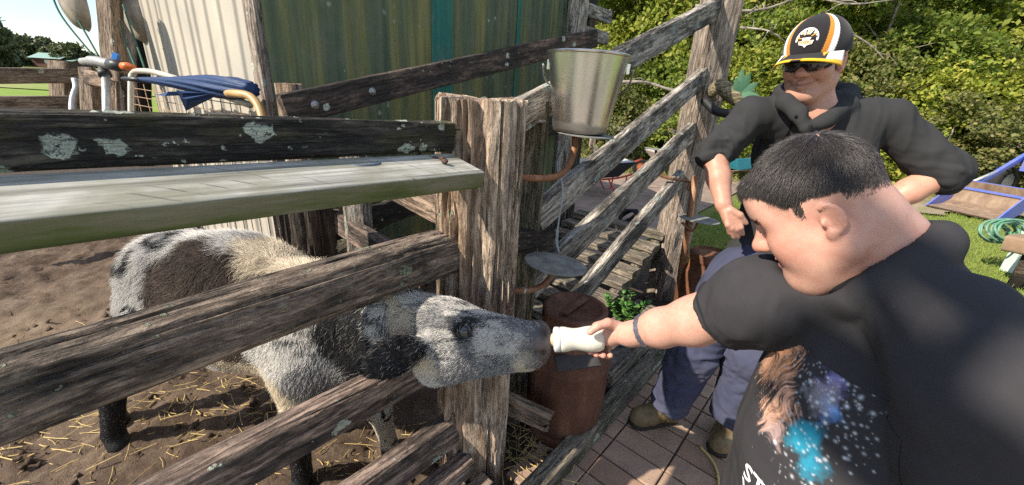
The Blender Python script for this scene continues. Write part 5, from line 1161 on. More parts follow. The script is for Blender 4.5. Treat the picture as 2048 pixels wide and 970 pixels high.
# ears
er = P(735, 724, 1.005) - P(848, 690, 1.09); er /= np.linalg.norm(er); en = RC[:, 2] * -1; en = en - er * (en @ er); en /= np.linalg.norm(en); RE = np.stack([er, en, np.cross(er, en)], 1)
Fd.ell(P(786, 714, 1.028), (.086, .017, .052), .02, R=RE); Fd.cone(P(866, 690, 1.12), P(828, 699, 1.06), .03, .026, .02)
Fd.ell(P(800, 612, 1.29), (.07, .02, .045), .02, R=RE)
v, f = Fd.net(); v = relax(v, f, 2, .4); nrm = vnormals(v, f)
WH, CRM, BLK, BRN, SLT, ROAN, SPK, LEG, MUZ, ROD = range(10)
blobs = [(P(290, 560, 1.50), .15, SPK), (P(262, 640, 1.55), .10, WH), (P(300, 480, 1.5), .10, WH), (P(355, 510, 1.45), .075, SPK), (P(350, 500, 1.42), .045, BLK), (P(420, 545, 1.42), .06, SPK), (P(390, 505, 1.45), .07, WH), (P(400, 600, 1.36), .14, BRN), (P(480, 640, 1.32), .12, BRN), (P(520, 700, 1.25), .07, WH),
         (P(440, 455, 1.5), .11, WH), (P(520, 480, 1.5), .13, WH), (P(560, 500, 1.45), .09, CRM), (P(600, 520, 1.45), .13, CRM), (P(670, 545, 1.4), .10, CRM), (P(440, 790, 1.3), .11, CRM), (P(520, 790, 1.28), .07, CRM), (P(380, 750, 1.35), .08, WH),
         (P(575, 690, 1.18), .07, ROAN), (P(610, 790, 1.15), .08, SLT), (P(590, 842, 1.15), .06, WH), (P(660, 690, 1.12), .10, BLK), (P(640, 650, 1.15), .06, BLK), (P(600, 650, 1.15), .05, ROAN), (P(690, 765, 1.08), .065, CRM), (P(640, 800, 1.12), .05, CRM), (P(735, 680, 1.08), .05, ROAN), (P(720, 745, 1.06), .045, ROAN), (P(695, 705, 1.06), .04, ROAN), (P(725, 668, 1.06), .04, ROAN), (P(770, 770, 1.08), .05, ROAN), (P(760, 665, 1.08), .04, ROAN),
         (P(785, 625, 1.10), .055, CRM), (P(760, 640, 1.12), .04, ROAN), (P(840, 610, 1.15), .05, ROAN), (P(860, 640, 1.10), .04, SLT), (P(865, 672, 1.09), .03, ROAN), (P(850, 735, 1.09), .045, CRM), (P(850, 760, 1.1), .04, WH),
         (P(930, 610, 1.12), .06, ROAN), (P(985, 622, 1.10), .055, ROAN), (P(1030, 635, 1.09), .04, SLT), (P(940, 638, 1.085), .026, BLK), (P(926, 662, 1.08), .026, BLK), (P(962, 676, 1.075), .030, WH), (P(900, 690, 1.075), .035, ROAN),
         (P(930, 740, 1.08), .07, SLT), (P(900, 712, 1.075), .045, ROAN), (P(970, 712, 1.075), .04, ROAN), (P(1000, 735, 1.09), .05, SLT), (P(1020, 690, 1.08), .05, ROAN), (P(1050, 700, 1.08), .035, ROD), (P(1040, 735, 1.09), .03, CRM), (P(1065, 660, 1.09), .035, SLT), (P(1092, 685, 1.09), .045, MUZ), (P(1098, 660, 1.1), .04, MUZ), (P(1060, 722, 1.09), .024, ROD),
         ((-1.62, 1.24, .15), .10, BLK), ((-1.60, 1.25, .30), .08, BLK), ((-1.5, 1.24, .45), .12, SPK), ((-.75, 1.10, .18), .13, BLK), ((-.70, 1.08, .36), .09, SLT), ((-.49, 1.28, .2), .12, LEG), ((-.52, 1.26, .36), .08, LEG), ((-.46, 1.28, .0), .06, BLK),
         (P(785, 713, 1.015), .060, BLK), (P(745, 724, 1.005), .05, BLK), (P(822, 705, 1.04), .034, BLK)]
PAL = np.array([(.64, .61, .56), (.68, .59, .45), (.014, .014, .016), (.060, .044, .036), (.15, .15, .158), (.33, .31, .28), (.5, .48, .45), (.6, .54, .43), (.13, .10, .092), (.42, .37, .30)])
def calf_col(p, seed, r=None):
    jit = np.zeros_like(p) if r is None else r.normal(0, .010, p.shape); i = blend(p + jit, blobs, 60, .55, 17); c = PAL[i].copy(); q = fbm(p * np.array([30, 30, 42]), 3, 70); rn = r.random(len(p)) if r is not None else np.full(len(p), .5)
    spk = fbm(p * 26, 2, 77); m = (i == SPK) & (spk > .12); c[m] = PAL[BLK]
    m = (i == LEG) & (fbm(p * 34, 2, 78) > .33); c[m] = PAL[BLK]
    st = fbm(p @ RH * np.array([18, 60, 60]), 2, 79)
    m = (i == ROAN) & (st + (rn - .5) * .9 < -.22); c[m] = PAL[SLT] * .6
    m = (i == ROAN) & ~m; c[m] = PAL[WH] * .95
    m = (i == ROD) & (st + (rn - .5) > .12); c[m] = PAL[SLT]
    m = (i == SLT) & (rn > .74); c[m] = PAL[WH] * .75
    m = (i == BLK) & (rn > .95); c[m] = (.22, .2, .18)
    m = (i == BRN) & (rn > .8); c[m] = (.16, .115, .085)
    m = (i == WH) & (rn < .10); c[m] = (.2, .19, .18)
    m = (i == CRM) & (rn < .08); c[m] = (.38, .30, .2)
    return c * (.85 + .3 * (rn[:, None] if r is not None else .5)), i
bc_, bi = calf_col(v, 0)
m_, nt, b = newmat('calf_hide'); setb(nt, b, Base_Color=nn(nt, 'Attribute', attribute_name='Col').outputs['Color'], Roughness=.5, Specular_IOR_Level=.4)
mz = ramp(nt, noise(nt, nn(nt, 'TexCoord').outputs['Object'], 190, 4, .7), [(.3, 0.0), (.7, 1.0)]); bump(nt, b, mz, .5, .003)
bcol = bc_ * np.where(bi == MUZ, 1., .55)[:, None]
for q_, rr_, cc_ in ((P(1091, 665, 1.085), .020, (.02, .013, .013)), (P(1050, 704, 1.085), .009, (.02, .015, .014)), (P(1068, 705, 1.085), .010, (.02, .015, .014)), (P(1086, 705, 1.085), .011, (.02, .015, .014)), (P(928, 661, 1.08), .030, (.012, .012, .013))):
    w_ = np.clip(1.4 - np.linalg.norm(v - q_, axis=1) / rr_, 0, 1)[:, None]; bcol = bcol * (1 - w_) + np.array(cc_) * w_
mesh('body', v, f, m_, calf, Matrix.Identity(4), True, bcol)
def head_d(p): return np.linalg.norm(p - P(950, 680, 1.14), axis=1)
muzc = P(1092, 680, 1.11)
p, n = scatter(v, f, 330000, 61, lambda c: np.where(head_d(c) < .22, 3.4, 1.0) * np.where(c[:, 2] < .06, .0, 1.) * np.where(np.linalg.norm(c - muzc, axis=1) < .047, .02, 1.) * np.where(np.linalg.norm(c - P(928, 661, 1.08), axis=1) < .025, .0, 1.))
r = np.random.default_rng(62); hd_ = head_d(p) < .21
d = np.where(hd_[:, None], -RH[:, 0] * 1.0 - np.array([0, 0, .25]), np.array([-.55, -.1, -.8])); ear = np.linalg.norm(p - P(783, 715, 1.025), axis=1) < .09
d = d + .45 * np.stack([fbm(p * 9, 2, 80 + k) for k in range(3)], 1) * 2
d[ear] = er + np.array([0, 0, -.2])
cl, ci = calf_col(p, 1, r)
L = np.where(hd_, .0085, .0165) * r.uniform(.6, 1.3, len(p)); back = (p[:, 2] > .80) & ~hd_ & (p[:, 0] < -.5); L[back] *= 1.7; L[p[:, 2] < .35] *= .45; L[ci == MUZ] = .005; L[(np.linalg.norm(p - P(835, 610, 1.17), axis=1) < .08)] *= 1.7; L[ear] = .014
L[(p[:, 2] < .74) & (p[:, 0] > -.5) & (p[:, 0] < -.12)] *= 1.25
lift = np.where(hd_, .22, .32) + back * .3
hair('fur', None, strands(p, n, d, L, lift, 5, .22, 63), np.where(hd_, .00034, .00050), cl, MT['fur'], calf)
Me = Matrix.Translation(Vector(P(928, 661, 1.083))) @ Matrix(((RH[0, 0], RH[0, 1], RH[0, 2], 0), (RH[1, 0], RH[1, 1], RH[1, 2], 0), (RH[2, 0], RH[2, 1], RH[2, 2], 0), (0, 0, 0, 1)))
e_ = MB().lathe([(.0235 * math.sin(a), .0235 * math.cos(a)) for a in np.linspace(0.001, math.pi - .001, 20)], 28); mesh('eye', e_.v, e_.f, gloss('calf_eye', (.006, .007, .010), .03), calf, Me)
# lashes and muzzle whiskers
pts = []; r = np.random.default_rng(64)
for k in range(26):
    t = k / 25; b_ = P(912 + 34 * t, 657 - 9 * math.sin(math.pi * t), 1.068); e2 = b_ + hl * .014 + hu * (.006 - .004 * t) + hx_ * .01 * (t - .3); pts.append([b_, (b_ + e2) / 2 - hu * .002, e2])
hair('lashes', None, np.array(pts), .0006, np.array([.02, .02, .02]), MT['fur'], calf)
# ------------------------------------------------------------------ feeding bottle
ba, bb = P(1106, 679, 1.105), P(1207, 677, 1.10)
bt_ = thing('milk_bottle', 'white plastic feeding bottle full of milk at the calf mouth', 'bottle', ba)
zx = Vector(bb - ba).normalized(); Mx = Matrix.Translation(Vector(ba)) @ zx.to_track_quat('Z', 'Y').to_matrix().to_4x4()
LB_ = float(np.linalg.norm(bb - ba))
m = MB().lathe([(.0001, .018), (.030, .018), (.0335, .020), (.0345, .028), (.0335, .036), (.0305, .05), (.0295, .06), (.0305, .072), (.034, .09), (.0355, .105), (.0345, LB_ - .012), (.030, LB_ - .002), (.02, LB_), (.0001, LB_)], 44)
mm, nt, b = newmat('milky_plastic'); setb(nt, b, Base_Color=(.66, .63, .54), Roughness=.32, Specular_IOR_Level=.5, Subsurface_Weight=.4, Subsurface_Radius=(.02, .018, .012), Subsurface_Scale=.6)
mesh('body', m.v, m.f, mm, bt_, Mx)
m = MB().lathe([(.0001, .0), (.024, .0), (.0325, .003), (.0345, .006), (.0345, .016), (.033, .0185)], 44); mesh('collar', m.v, m.f, plain('white_collar', (.62, .63, .64), .35, bmp=0), bt_, Mx)
m = MB().lathe([(.020, .002), (.016, -.006), (.010, -.014), (.008, -.03), (.0001, -.034)], 20); mesh('teat', m.v, m.f, plain('pale_rubber', (.55, .42, .28), .45), bt_, Mx)
# ------------------------------------------------------------------ people
def axes(fwd, roll=0.):
    f_ = np.asarray(fwd, float); f_ = f_ / np.linalg.norm(f_); l_ = np.cross((0, 0, 1.), f_); l_ /= np.linalg.norm(l_); u_ = np.cross(f_, l_)
    c, s = math.cos(roll), math.sin(roll); l2 = l_ * c + u_ * s; u2 = u_ * c - l_ * s; return np.stack([f_, l2, u2], 1)
def head_field(Fh, c, R, sc=1., round_=0., smile=0., jaw=1., nose=1., flat=0., back=0., cheek=1., es=1.):
    T = lambda *q: np.asarray(c) + R @ (np.asarray(q, float) * sc)
    E = lambda q, r, k=.015, op='add': Fh.ell(T(*q), np.asarray(r) * sc, k * sc, op, R=R)
    C = lambda a, b, ra, rb, k=.015, op='add': Fh.cone(T(*a), T(*b), ra * sc, rb * sc, k * sc, op)
    E((-.018 + back, 0, .038), (.100 - back * .6, .078 + round_, .086)); E((.012, 0, -.03), (.076, .064 + round_, .088), .03)
    for s in (-1, 1):
        C((-.012, s * (.056 + round_ * .7), -.058), (.052, s * .022, -.100), .024 + round_ * .6, .024 * jaw + round_ * .3, .03)
        E((.048 - (1 - cheek) * .02, s * .040, -.030), np.array((.036, .032, .034)) * cheek, .025)
        C((.066, s * .010, .018), (.058, s * .052, .014), .017, .012, .02)
    C((.058, -.012, -.104), (.058, .012, -.104), .022 * jaw, .022 * jaw, .025)
    E((.070, 0, .045), (.026, .052, .045), .03)
    nx = -flat; C((.083 + nx * .5, 0, .012), (.106 + nx, 0, -.028), .009, .0125 * nose, .012); E((.108 + nx, 0, -.031), (.0125 * nose, .0135 * nose, .0115 * nose), .010)
    for s in (-1, 1): E((.095 + nx, s * .0135 * nose, -.035), (.012, .0090, .009), .008)
    for s in (-1, 1): E((.106 + nx, s * .007, -.0435), (.005, .0045, .004), .004, 'sub')
    # mouth
    wv = .024 + .014 * smile
    for s in (-1, 1):
        C((.090, s * .004, -.062), (.076 - .006 * smile, s * wv, -.063 + .010 * smile), .0068, .004, .008); C((.088, s * .003, -.075), (.075 - .006 * smile, s * wv, -.066 + .010 * smile), .0078, .004, .008)
        C((.098, s * .0, -.0685), (.079 - .006 * smile, s * (wv + .003), -.065 + .011 * smile), .0032 + .001 * smile, .002, .003, 'sub')
        if smile: C((.082, s * .028, -.036), (.066, s * .044, -.066), .004, .003, .012, 'sub'); E((.066, s * .040, -.030), (.020, .018, .016), .02)
    # eyes
    for s in (-1, 1):
        E((.092, s * .031, .004), (.014, .018, .012), .014, 'sub'); E((.070, s * .031, .003), (.0135, .0135, .0125), .004)
        C((.081, s * .020, .009), (.074, s * .045, .007), .0035, .003, .004); C((.082, s * .022, -.003), (.075, s * .044, -.003), .003, .0025, .004)
    # ears
    for s in (-1, 1):
        y = s * (.079 + round_); ear_ = axes((.9, s * -.35, 0)); RE_ = R @ ear_
        Fh.ell(T(-.016, y, -.008), np.array([.018, .0065, .028]) * sc * es, .006 * sc, R=RE_)
        for a in range(9):
            t0, t1 = a / 9 * 4.4 - .6, (a + 1) / 9 * 4.4 - .6
            g = lambda t: (-.016 - .018 * es * math.sin(t), y + s * .004, -.006 + .027 * es * math.cos(t))
            C(g(t0), g(t1), .0038 * es, .0038 * es, .004)
        Fh.ell(T(-.013, y + s * .008, -.005), np.array([.0105, .0065, .016]) * sc * es, .005 * sc, 'sub', R=RE_)
        E((-.004, y + s * .003, -.010), (.0045, .004, .007), .004); E((-.008, y + s * .002, -.008 - .028 * es), (.008, .0045, .008), .006)
    return T
def skin_col(v, base, red, spots):
    c = np.tile(np.asarray(base, float), (len(v), 1))
    for q, r, w in spots:
        d = np.linalg.norm(v - q, axis=1) / r; k = np.clip(1 - d, 0, 1) ** .8 * w; c = c * (1 - k[:, None]) + np.asarray(red) * k[:, None]
    return c
def lathe_ring(pts, r, mat, name, parent, k=10): return MB().tube(pts, r, k, False).out(name, mat, parent)
def folds(v, n, dirs, amp, freq, seed, mask=None):
    """cloth creases: ridged noise stretched along a direction"""
    d = np.asarray(dirs, float); d /= np.linalg.norm(d); a = np.cross(d, (0.3, .2, 1)); a /= np.linalg.norm(a); b = np.cross(d, a)
    q = np.stack([v @ d * freq * .28, v @ a * freq, v @ b * freq], 1); w = fbm(q + 5 * fbm(v * freq * .3, 2, seed)[:, None] * .2, 3, seed)
    k = (1 - np.abs(w) * 2.4) * amp
    if mask is not None: k = k * mask
    return v + n * k[:, None]
# ================================================================= man feeding the calf
pA = thing('person', 'man with short dark hair in black printed T-shirt holding out the milk bottle', 'person', (.55, .58, 0))
HA = P(1640, 414, .665); RA = axes((-.76, .60, -.74), math.radians(-2))
Fa = Field((.05, .28, .70), (.82, 1.10, 1.50), .0034)
TA = head_field(Fa, HA, RA, .98, round_=.008, jaw=1.35, nose=1.06, flat=.0, back=.014, es=.84)
Fa.ell(TA(.030, .042, -.050), (.040, .028, .044), .03, R=RA); Fa.ell(TA(.030, -.042, -.050), (.040, .028, .044), .03, R=RA); Fa.ell(TA(.022, 0, -.110), (.042, .05, .028), .03, R=RA)
nF, nS, nB = P(1640, 580, .665), P(1768, 534, .565), P(1838, 442, .645)       # collar: under the chin, near side, nape
nC = (nF + nB) / 2; nA = (nF - nB) / 2; nBv = nS - nC; nBv = nBv - nA * (nBv @ nA) / (nA @ nA); nra, nrb = np.linalg.norm(nA), np.linalg.norm(nBv); nA = nA / nra; nBv = nBv / nrb; nrb *= .80; nra *= .94
ndir = np.cross(nA, nBv); ndir = ndir if ndir[2] > 0 else -ndir
Fa.cone(TA(-.035, 0, -.045), nC - nA * .012, .064, .069, .03); Fa.cone(TA(.02, 0, -.088), nC + nA * .015, .036, .064, .03)      # thick neck, full under the chin
Fa.cone(nC - nA * .012, nC - ndir * .12, .069, .075, .03)
shR, elR, wrR = P(1505, 600, .80), P(1388, 642, .905), P(1262, 668, 1.045)
Fa.chain([P(1545, 605, .80), shR, elR], [.060, .062, .054], .02); Fa.cone(elR, (elR + wrR) / 2, .053, .0455, .02); Fa.cone((elR + wrR) / 2, wrR, .0455, .0305, .02, sq=(RC[:, 2], .9))
pm = P(1226, 668, 1.088); Fa.cone(wrR, pm, .029, .026, .02); Fa.ell(P(1222, 670, 1.095), (.036, .026, .034), .015)
def finger(pts, r0, r1): 
    n = len(pts); Fa.chain(pts, [r0 + (r1 - r0) * i / (n - 1) for i in range(n)], .004)
finger([P(1236, 652, 1.065), P(1216, 646, 1.052), P(1196, 652, 1.046), P(1180, 664, 1.045)], .0145, .0098)                            # thumb on the near side
finger([P(1218, 655, 1.115), P(1192, 652, 1.150), P(1176, 672, 1.160), P(1174, 696, 1.140), P(1180, 704, 1.105)], .0115, .0082)
finger([P(1222, 665, 1.12), P(1199, 662, 1.155), P(1186, 682, 1.160), P(1186, 703, 1.135), P(1193, 709, 1.100)], .0120, .0086)
finger([P(1226, 676, 1.12), P(1208, 676, 1.150), P(1199, 694, 1.150), P(1201, 708, 1.125), P(1207, 711, 1.092)], .0115, .0084)
finger([P(1230, 686, 1.11), P(1219, 690, 1.135), P(1212, 704, 1.130), P(1216, 712, 1.11), P(1221, 711, 1.09)], .0105, .0076)
va, fa = Fa.net(); va = relax(va, fa, 1, .4)
SK = (.50, .285, .215); RD = (.50, .17, .12)
ca = skin_col(va, SK, RD, [(TA(.11, 0, -.03), .04, .8), (TA(.06, .045, -.03), .055, .6), (TA(-.016, .085, -.008), .05, .35), (TA(.088, 0, -.068), .028, .6), (P(1200, 705, 1.1), .04, .5), (TA(-.04, .06, -.09), .07, .25)])
lips = np.exp(-(np.linalg.norm((va - TA(.092, 0, -.0685)) @ RA / np.array([.02, .024, .009]), axis=1)) ** 2)[:, None] * .55; ca = ca * (1 - lips) + np.array([.40, .12, .10]) * lips
mesh('body', va, fa, MT['skin'], pA, Matrix.Identity(4), True, ca)
# brow, lashes, stubble and hair
na_ = vnormals(va, fa)
def loc(p, c, R, sc=1.): return (p - c) @ R / sc
def hairy(name, c, R, sc, n, mask, length, flow, colf, seed, rad, lift, parent, v=va, f=fa, curl=.15, droop=.1, k=5):
    near = np.linalg.norm(v[f].mean(1) - c, axis=1) < .19; ff = f[near]; cen = loc(v[ff].mean(1), c, R, sc); w = mask(cen); ff = ff[w > 0]; w = w[w > 0]
    p, nr = scatter(v, ff, n, seed, lambda q: mask(loc(q, c, R, sc)))
    l = loc(p, c, R, sc); r = np.random.default_rng(seed); d = flow(l) @ R.T
    return hair(name, None, strands(p, nr, d, length(l) * r.uniform(.7, 1.25, len(p)), lift, k, curl, seed + 1, droop), rad, colf(l, r), MT['hair'], parent)
def scalpA(l):
    x, y, z = l.T; ay = np.abs(y)
    line = np.interp(x, [-.12, -.075, -.045, -.012, .008, .030, .045, .062, .12], [.004, .004, .016, .034, .034, .030, .052, .068, .072])
    side = np.clip((.011 - np.abs(x - .013)) / .006, 0, 1) * (ay > .05) * np.clip((z - .002) / .02, 0, 1) * .8            # sideburn
    wob = .010 * fbm(l * 70, 3, 9)
    return np.maximum(np.clip((z + wob - line + .004) / .016, 0, 1), side) * np.where((np.abs(x + .016) < .026) & (ay > .066) & (z < .032), 0, 1)
crownA = np.array([-.045, .012, .118])
def flowA(l): d = l - crownA; d = d + np.array([.15, 0, -.05]) * np.linalg.norm(d, axis=1)[:, None]; return d
def colA(l, r): 
    g = r.random(len(l)); c = np.tile((.036, .030, .028), (len(l), 1)) * (.5 + 1.2 * r.random((len(l), 1))); c[g > .95] = (.12, .11, .105); return c
hairy('hair', HA, RA, .98, 46000, scalpA, lambda l: np.interp(l[:, 2], [-.01, .03, .06, .10], [.006, .011, .019, .024]) * np.interp(l[:, 0], [-.1, -.05, 0], [.55, .8, 1]) * (.35 + .65 * scalpA(l)), flowA, colA, 201, .00036, .15, pA, curl=.10, droop=.3)
hairy('brow', HA, RA, .98, 420, lambda l: (np.abs(l[:, 2] - .021 - .0) < .005).astype(float) * (np.abs(np.abs(l[:, 1]) - .034) < .020) * (l[:, 0] > .05), lambda l: np.full(len(l), .008), lambda l: np.stack([-.3 + 0 * l[:, 0], np.sign(l[:, 1]), .2 + 0 * l[:, 0]], 1), lambda l, r: np.tile((.05, .035, .03), (len(l), 1)), 205, .0003, .4, pA, k=3)
# T-shirt
Ls, Rs = P(1985, 800, .475), P(1520, 600, .79)
Fs = Field((.18, .05, .52), (.98, 1.0, 1.42), .0052)
ctr = np.array([.60, .57, 1.06])
Fs.ell((.655, .58, 1.00), (.145, .19, .17), .04); Fs.ell((.655, .585, .86), (.160, .20, .20), .06); Fs.ell((.66, .585, .66), (.155, .19, .2), .06)
nl_ = nC - ndir * .055
Fs.cone(nl_, Ls, .052, .070, .04); Fs.cone(P(1905, 645, .54), Ls, .062, .070, .05); Fs.cone(nl_, Rs, .060, .078, .04); Fs.cone(nl_, (.65, .575, 1.03), .055, .12, .04)
rp_ = lambda t, s=1.: nC + nA * (nra * s * math.cos(t)) + nBv * (nrb * s * math.sin(t))
for t in range(16): Fs.cone(rp_(t * math.pi / 8, .97) - ndir * .026, rp_((t + 1) * math.pi / 8, .97) - ndir * .026, .013, .013, .03)
e1 = P(1440, 628, .865); Fs.cone(Rs, e1, .082, .069, .03, clip=(e1, (e1 - Rs) / np.linalg.norm(e1 - Rs)))
aL = P(1990, 930, .49); bL = P(1965, 1080, .55); Fs.cone(Ls, aL, .070, .080, .03); Fs.cone(aL, bL, .082, .078, .03)
Fs.put(lambda p: np.maximum((np.sqrt(((p - nC) @ nA / nra) ** 2 + ((p - nC) @ nBv / nrb) ** 2) - .96) * nrb, -((p - nC + ndir * .012) @ ndir)), nC - .2, nC + .2, .004, 'sub')
Fs.put(lambda p: np.linalg.norm((p - TA(.02, 0, -.055)) @ RA / np.array([1.0, 1.0, 1.15]), axis=-1) - .086, TA(0, 0, -.05) - .1, TA(0, 0, -.05) + .1, .006, 'sub')
vs, fs = Fs.net(); vs = relax(vs, fs, 2, .5); ns_ = vnormals(vs, fs)
mkS = 1.0
vs = folds(vs, ns_, (.25, -.2, 1), .0060, 8, 301); vs = folds(vs, vnormals(vs, fs), e1 - Rs + np.array([0, 0, .3]), .0075, 24, 302, np.exp(-(np.linalg.norm(vs - (Rs * .7 + e1 * .3), axis=1) / .11) ** 2))
vs = folds(vs, vnormals(vs, fs), Ls - nC, .0055, 13, 303, np.exp(-(np.linalg.norm(vs - P(1880, 720, .5), axis=1) / .16) ** 2))
vs = folds(vs, vnormals(vs, fs), (.1, .5, .5), .005, 15, 304, np.clip((1.02 - vs[:, 2]) * 4, 0, 1))
SHM = clothm('black_tshirt_cotton', (.030, .028, .032), .25, 1100, .95, attr=True, sheen=.0)
# star print: colours lie in the cloth
def splat(p, c, r, R=None):
    q = p - np.asarray(c); q = q if R is None else q @ R; return np.clip(1.15 - np.linalg.norm(q / np.asarray(r), axis=1), 0, 1)
from mathutils.bvhtree import BVHTree
bvh = BVHTree.FromPolygons([tuple(q) for q in vs], [tuple(int(i) for i in q) for q in fs])
def onshirt(px_, py_):
    d = RC @ np.array([(px_ - 1024) / F, (py_ - 485) / F, 1.0]); d /= np.linalg.norm(d); h = bvh.ray_cast(Vector(CAM), Vector(d)); return np.array(h[0]) if h[0] is not None else P(px_, py_, .6)
cs = np.tile((.038, .036, .039), (len(vs), 1)).astype(float)
mesh('tshirt', vs, fs, SHM, pA, Matrix.Identity(4), True, cs)
# the print: a thin layer lying on the cloth, star clouds and an orange-brown smear
ys_, zs_ = np.arange(.40, .80, .0016), np.arange(.70, 1.10, .0016); pv_ = np.full((len(ys_), len(zs_), 3), np.nan); dd_ = Vector((1, 0, 0))
for i, y_ in enumerate(ys_):
    for j, z_ in enumerate(zs_):
        h = bvh.ray_cast(Vector((.15, y_, z_)), dd_, .62)
        if h[0] is not None and h[1].x < -.25 and np.linalg.norm(np.cross(np.array(h[0]) - Rs, (e1 - Rs) / np.linalg.norm(e1 - Rs))) > .098: pv_[i, j] = np.array(h[0]) + np.array(h[1]) * .0007
ok_ = ~np.isnan(pv_[..., 0]); id_ = -np.ones(ok_.shape, int); id_[ok_] = np.arange(ok_.sum()); pvv = pv_[ok_]
q4 = np.stack([id_[:-1, :-1], id_[:-1, 1:], id_[1:, 1:], id_[1:, :-1]], -1).reshape(-1, 4); q4 = q4[(q4 >= 0).all(1)]; sp4 = pvv[q4]; q4 = q4[(np.linalg.norm(sp4[:, 0] - sp4[:, 2], axis=1) < .012)]
cp = np.tile((.038, .036, .039), (len(pvv), 1)).astype(float); fib = fbm(np.column_stack([pvv[:, 1] * 260 + 30 * fbm(pvv * 12, 2, 3), pvv[:, 2] * 26, pvv[:, 0] * 60]), 4, 55, .6)
def paint(px_, py_, rad, colr, amt, fr=22, sd=5, fibre=0., ell_=1.):
    c = onshirt(px_, py_); q = (pvv - c) / np.array([1, 1, ell_]); d = np.linalg.norm(q, axis=1) / rad
    w = np.clip((.80 - d + 1.15 * fbm(pvv * fr, 6, sd, .66) + fibre * fib) * 1.7, 0, 1) * amt * (d < 1.8)
    sh_ = 1 + fibre * .9 * fib + .25 * fbm(pvv * 90, 3, sd + 2); cp[:] = cp * (1 - w[:, None]) + np.clip(np.asarray(colr) * sh_[:, None], 0, 1) * w[:, None]
for a in ((1500, 738, .05, (.015, .22, .27), .9, 24, 11), (1515, 683, .05, (.13, .13, .14), .85, 30, 12), (1605, 870, .036, (.012, .15, .22), .8, 24, 13), (1622, 925, .036, (.012, .14, .21), .75, 26, 14), (1665, 818, .032, (.10, .20, .42), .8, 30, 15), (1685, 703, .035, (.14, .30, .52), .85, 34, 16), (1668, 758, .034, (.13, .12, .30), .8, 34, 17), (1690, 668, .012, (.2, .5, .7), .9, 40, 24), (1645, 788, .04, (.15, .14, .16), .6, 40, 25)): paint(a[0], a[1], a[2], tuple(min(.9, q * 1.9) for q in a[3]), *a[4:])
for a in ((1545, 720, .045, (.30, .17, .11), .9, 22, 26, .8, 1.3), (1585, 638, .04, (.24, .18, .17), .85, 24, 18, .8, 1.2), (1572, 688, .042, (.33, .16, .085), .95, 20, 19, .8, 1.3), (1566, 743, .046, (.42, .20, .10), .95, 20, 20, .8, 1.3), (1558, 803, .046, (.38, .21, .135), .95, 22, 22, .9, 1.4), (1548, 853, .04, (.20, .14, .13), .85, 26, 23, .9, 1.3)): paint(a[0], a[1], a[2], tuple(min(.9, q * 1.9) for q in a[3]), *a[4:])
r = np.random.default_rng(41)
for k in range(520):
    cx, cy = ((1700, 720), (1600, 650), (1690, 850), (1640, 780), (1560, 640), (1600, 930))[r.integers(6)]; c = onshirt(cx + r.normal(0, 48), cy + r.normal(0, 55)); s_ = abs(r.normal(0, .0009)) + .0008
    w = np.exp(-(np.linalg.norm(pvv - c, axis=1) / s_) ** 2)[:, None] * r.uniform(.4, 1.); cp[:] = cp * (1 - w) + np.array([.70, .74, .80]) * w
PRM = clothm('printed_cotton', (.03, .03, .03), .12, 1100, .9, attr=True)
mesh('chest_print', pvv, q4, PRM, pA, Matrix.Identity(4), True, cp)
# lettering low on the chest
def letters(txt, org, right, up, size, depth_dir, bv, off, mat, name, parent, lineh=0., shear=0., sx=1.):
    cu = bpy.data.curves.new(name, 'FONT'); cu.body = txt; cu.size = 1; cu.space_line = .8; cu.extrude = 0; cu.resolution_u = 2; cu.offset = .018
    ob = bpy.data.objects.new(name + '_src', cu); COL.objects.link(ob); bpy.context.view_layer.update(); dg = bpy.context.evaluated_depsgraph_get()
    me = bpy.data.meshes.new_from_object(ob.evaluated_get(dg)); bpy.data.objects.remove(ob)
    import bmesh
    bm = bmesh.new(); bm.from_mesh(me); bmesh.ops.triangulate(bm, faces=bm.faces[:])
    for _ in range(2): bmesh.ops.subdivide_edges(bm, edges=[e for e in bm.edges if e.calc_length() > .12], cuts=1)
    bmesh.ops.triangulate(bm, faces=bm.faces[:]); bm.to_mesh(me); bm.free()
    q = np.array([v_.co[:] for v_ in me.vertices]); fc = [tuple(p_.vertices) for p_ in me.polygons]; out = []
    for a in q:
        p0 = np.asarray(org) + right * (a[0] * sx + shear * a[1]) * size + up * a[1] * size
        h = bv.ray_cast(Vector(p0 - depth_dir * .3), Vector(depth_dir)); out.append(np.array(h[0]) + np.array(h[1]) * off if h[0] is not None else p0)
    return mesh(name, out, fc, mat, parent, Matrix.Identity(4), False)
def flatm(name, col):
    m, nt, b = newmat(name); setb(nt, b, Base_Color=col, Roughness=.8); return m
w0 = onshirt(1488, 948); w0b = onshirt(1545, 985); rt_ = np.array([0, -1., 0])
letters('STAR\nWARS', w0, np.array([.02, -1, .03]), np.array([0, 0, 1.]), .052, np.array([1., .12, 0]), bvh, .0022, flatm('white_lettering', (.75, .75, .74)), 'chest_lettering', pA, shear=0.)
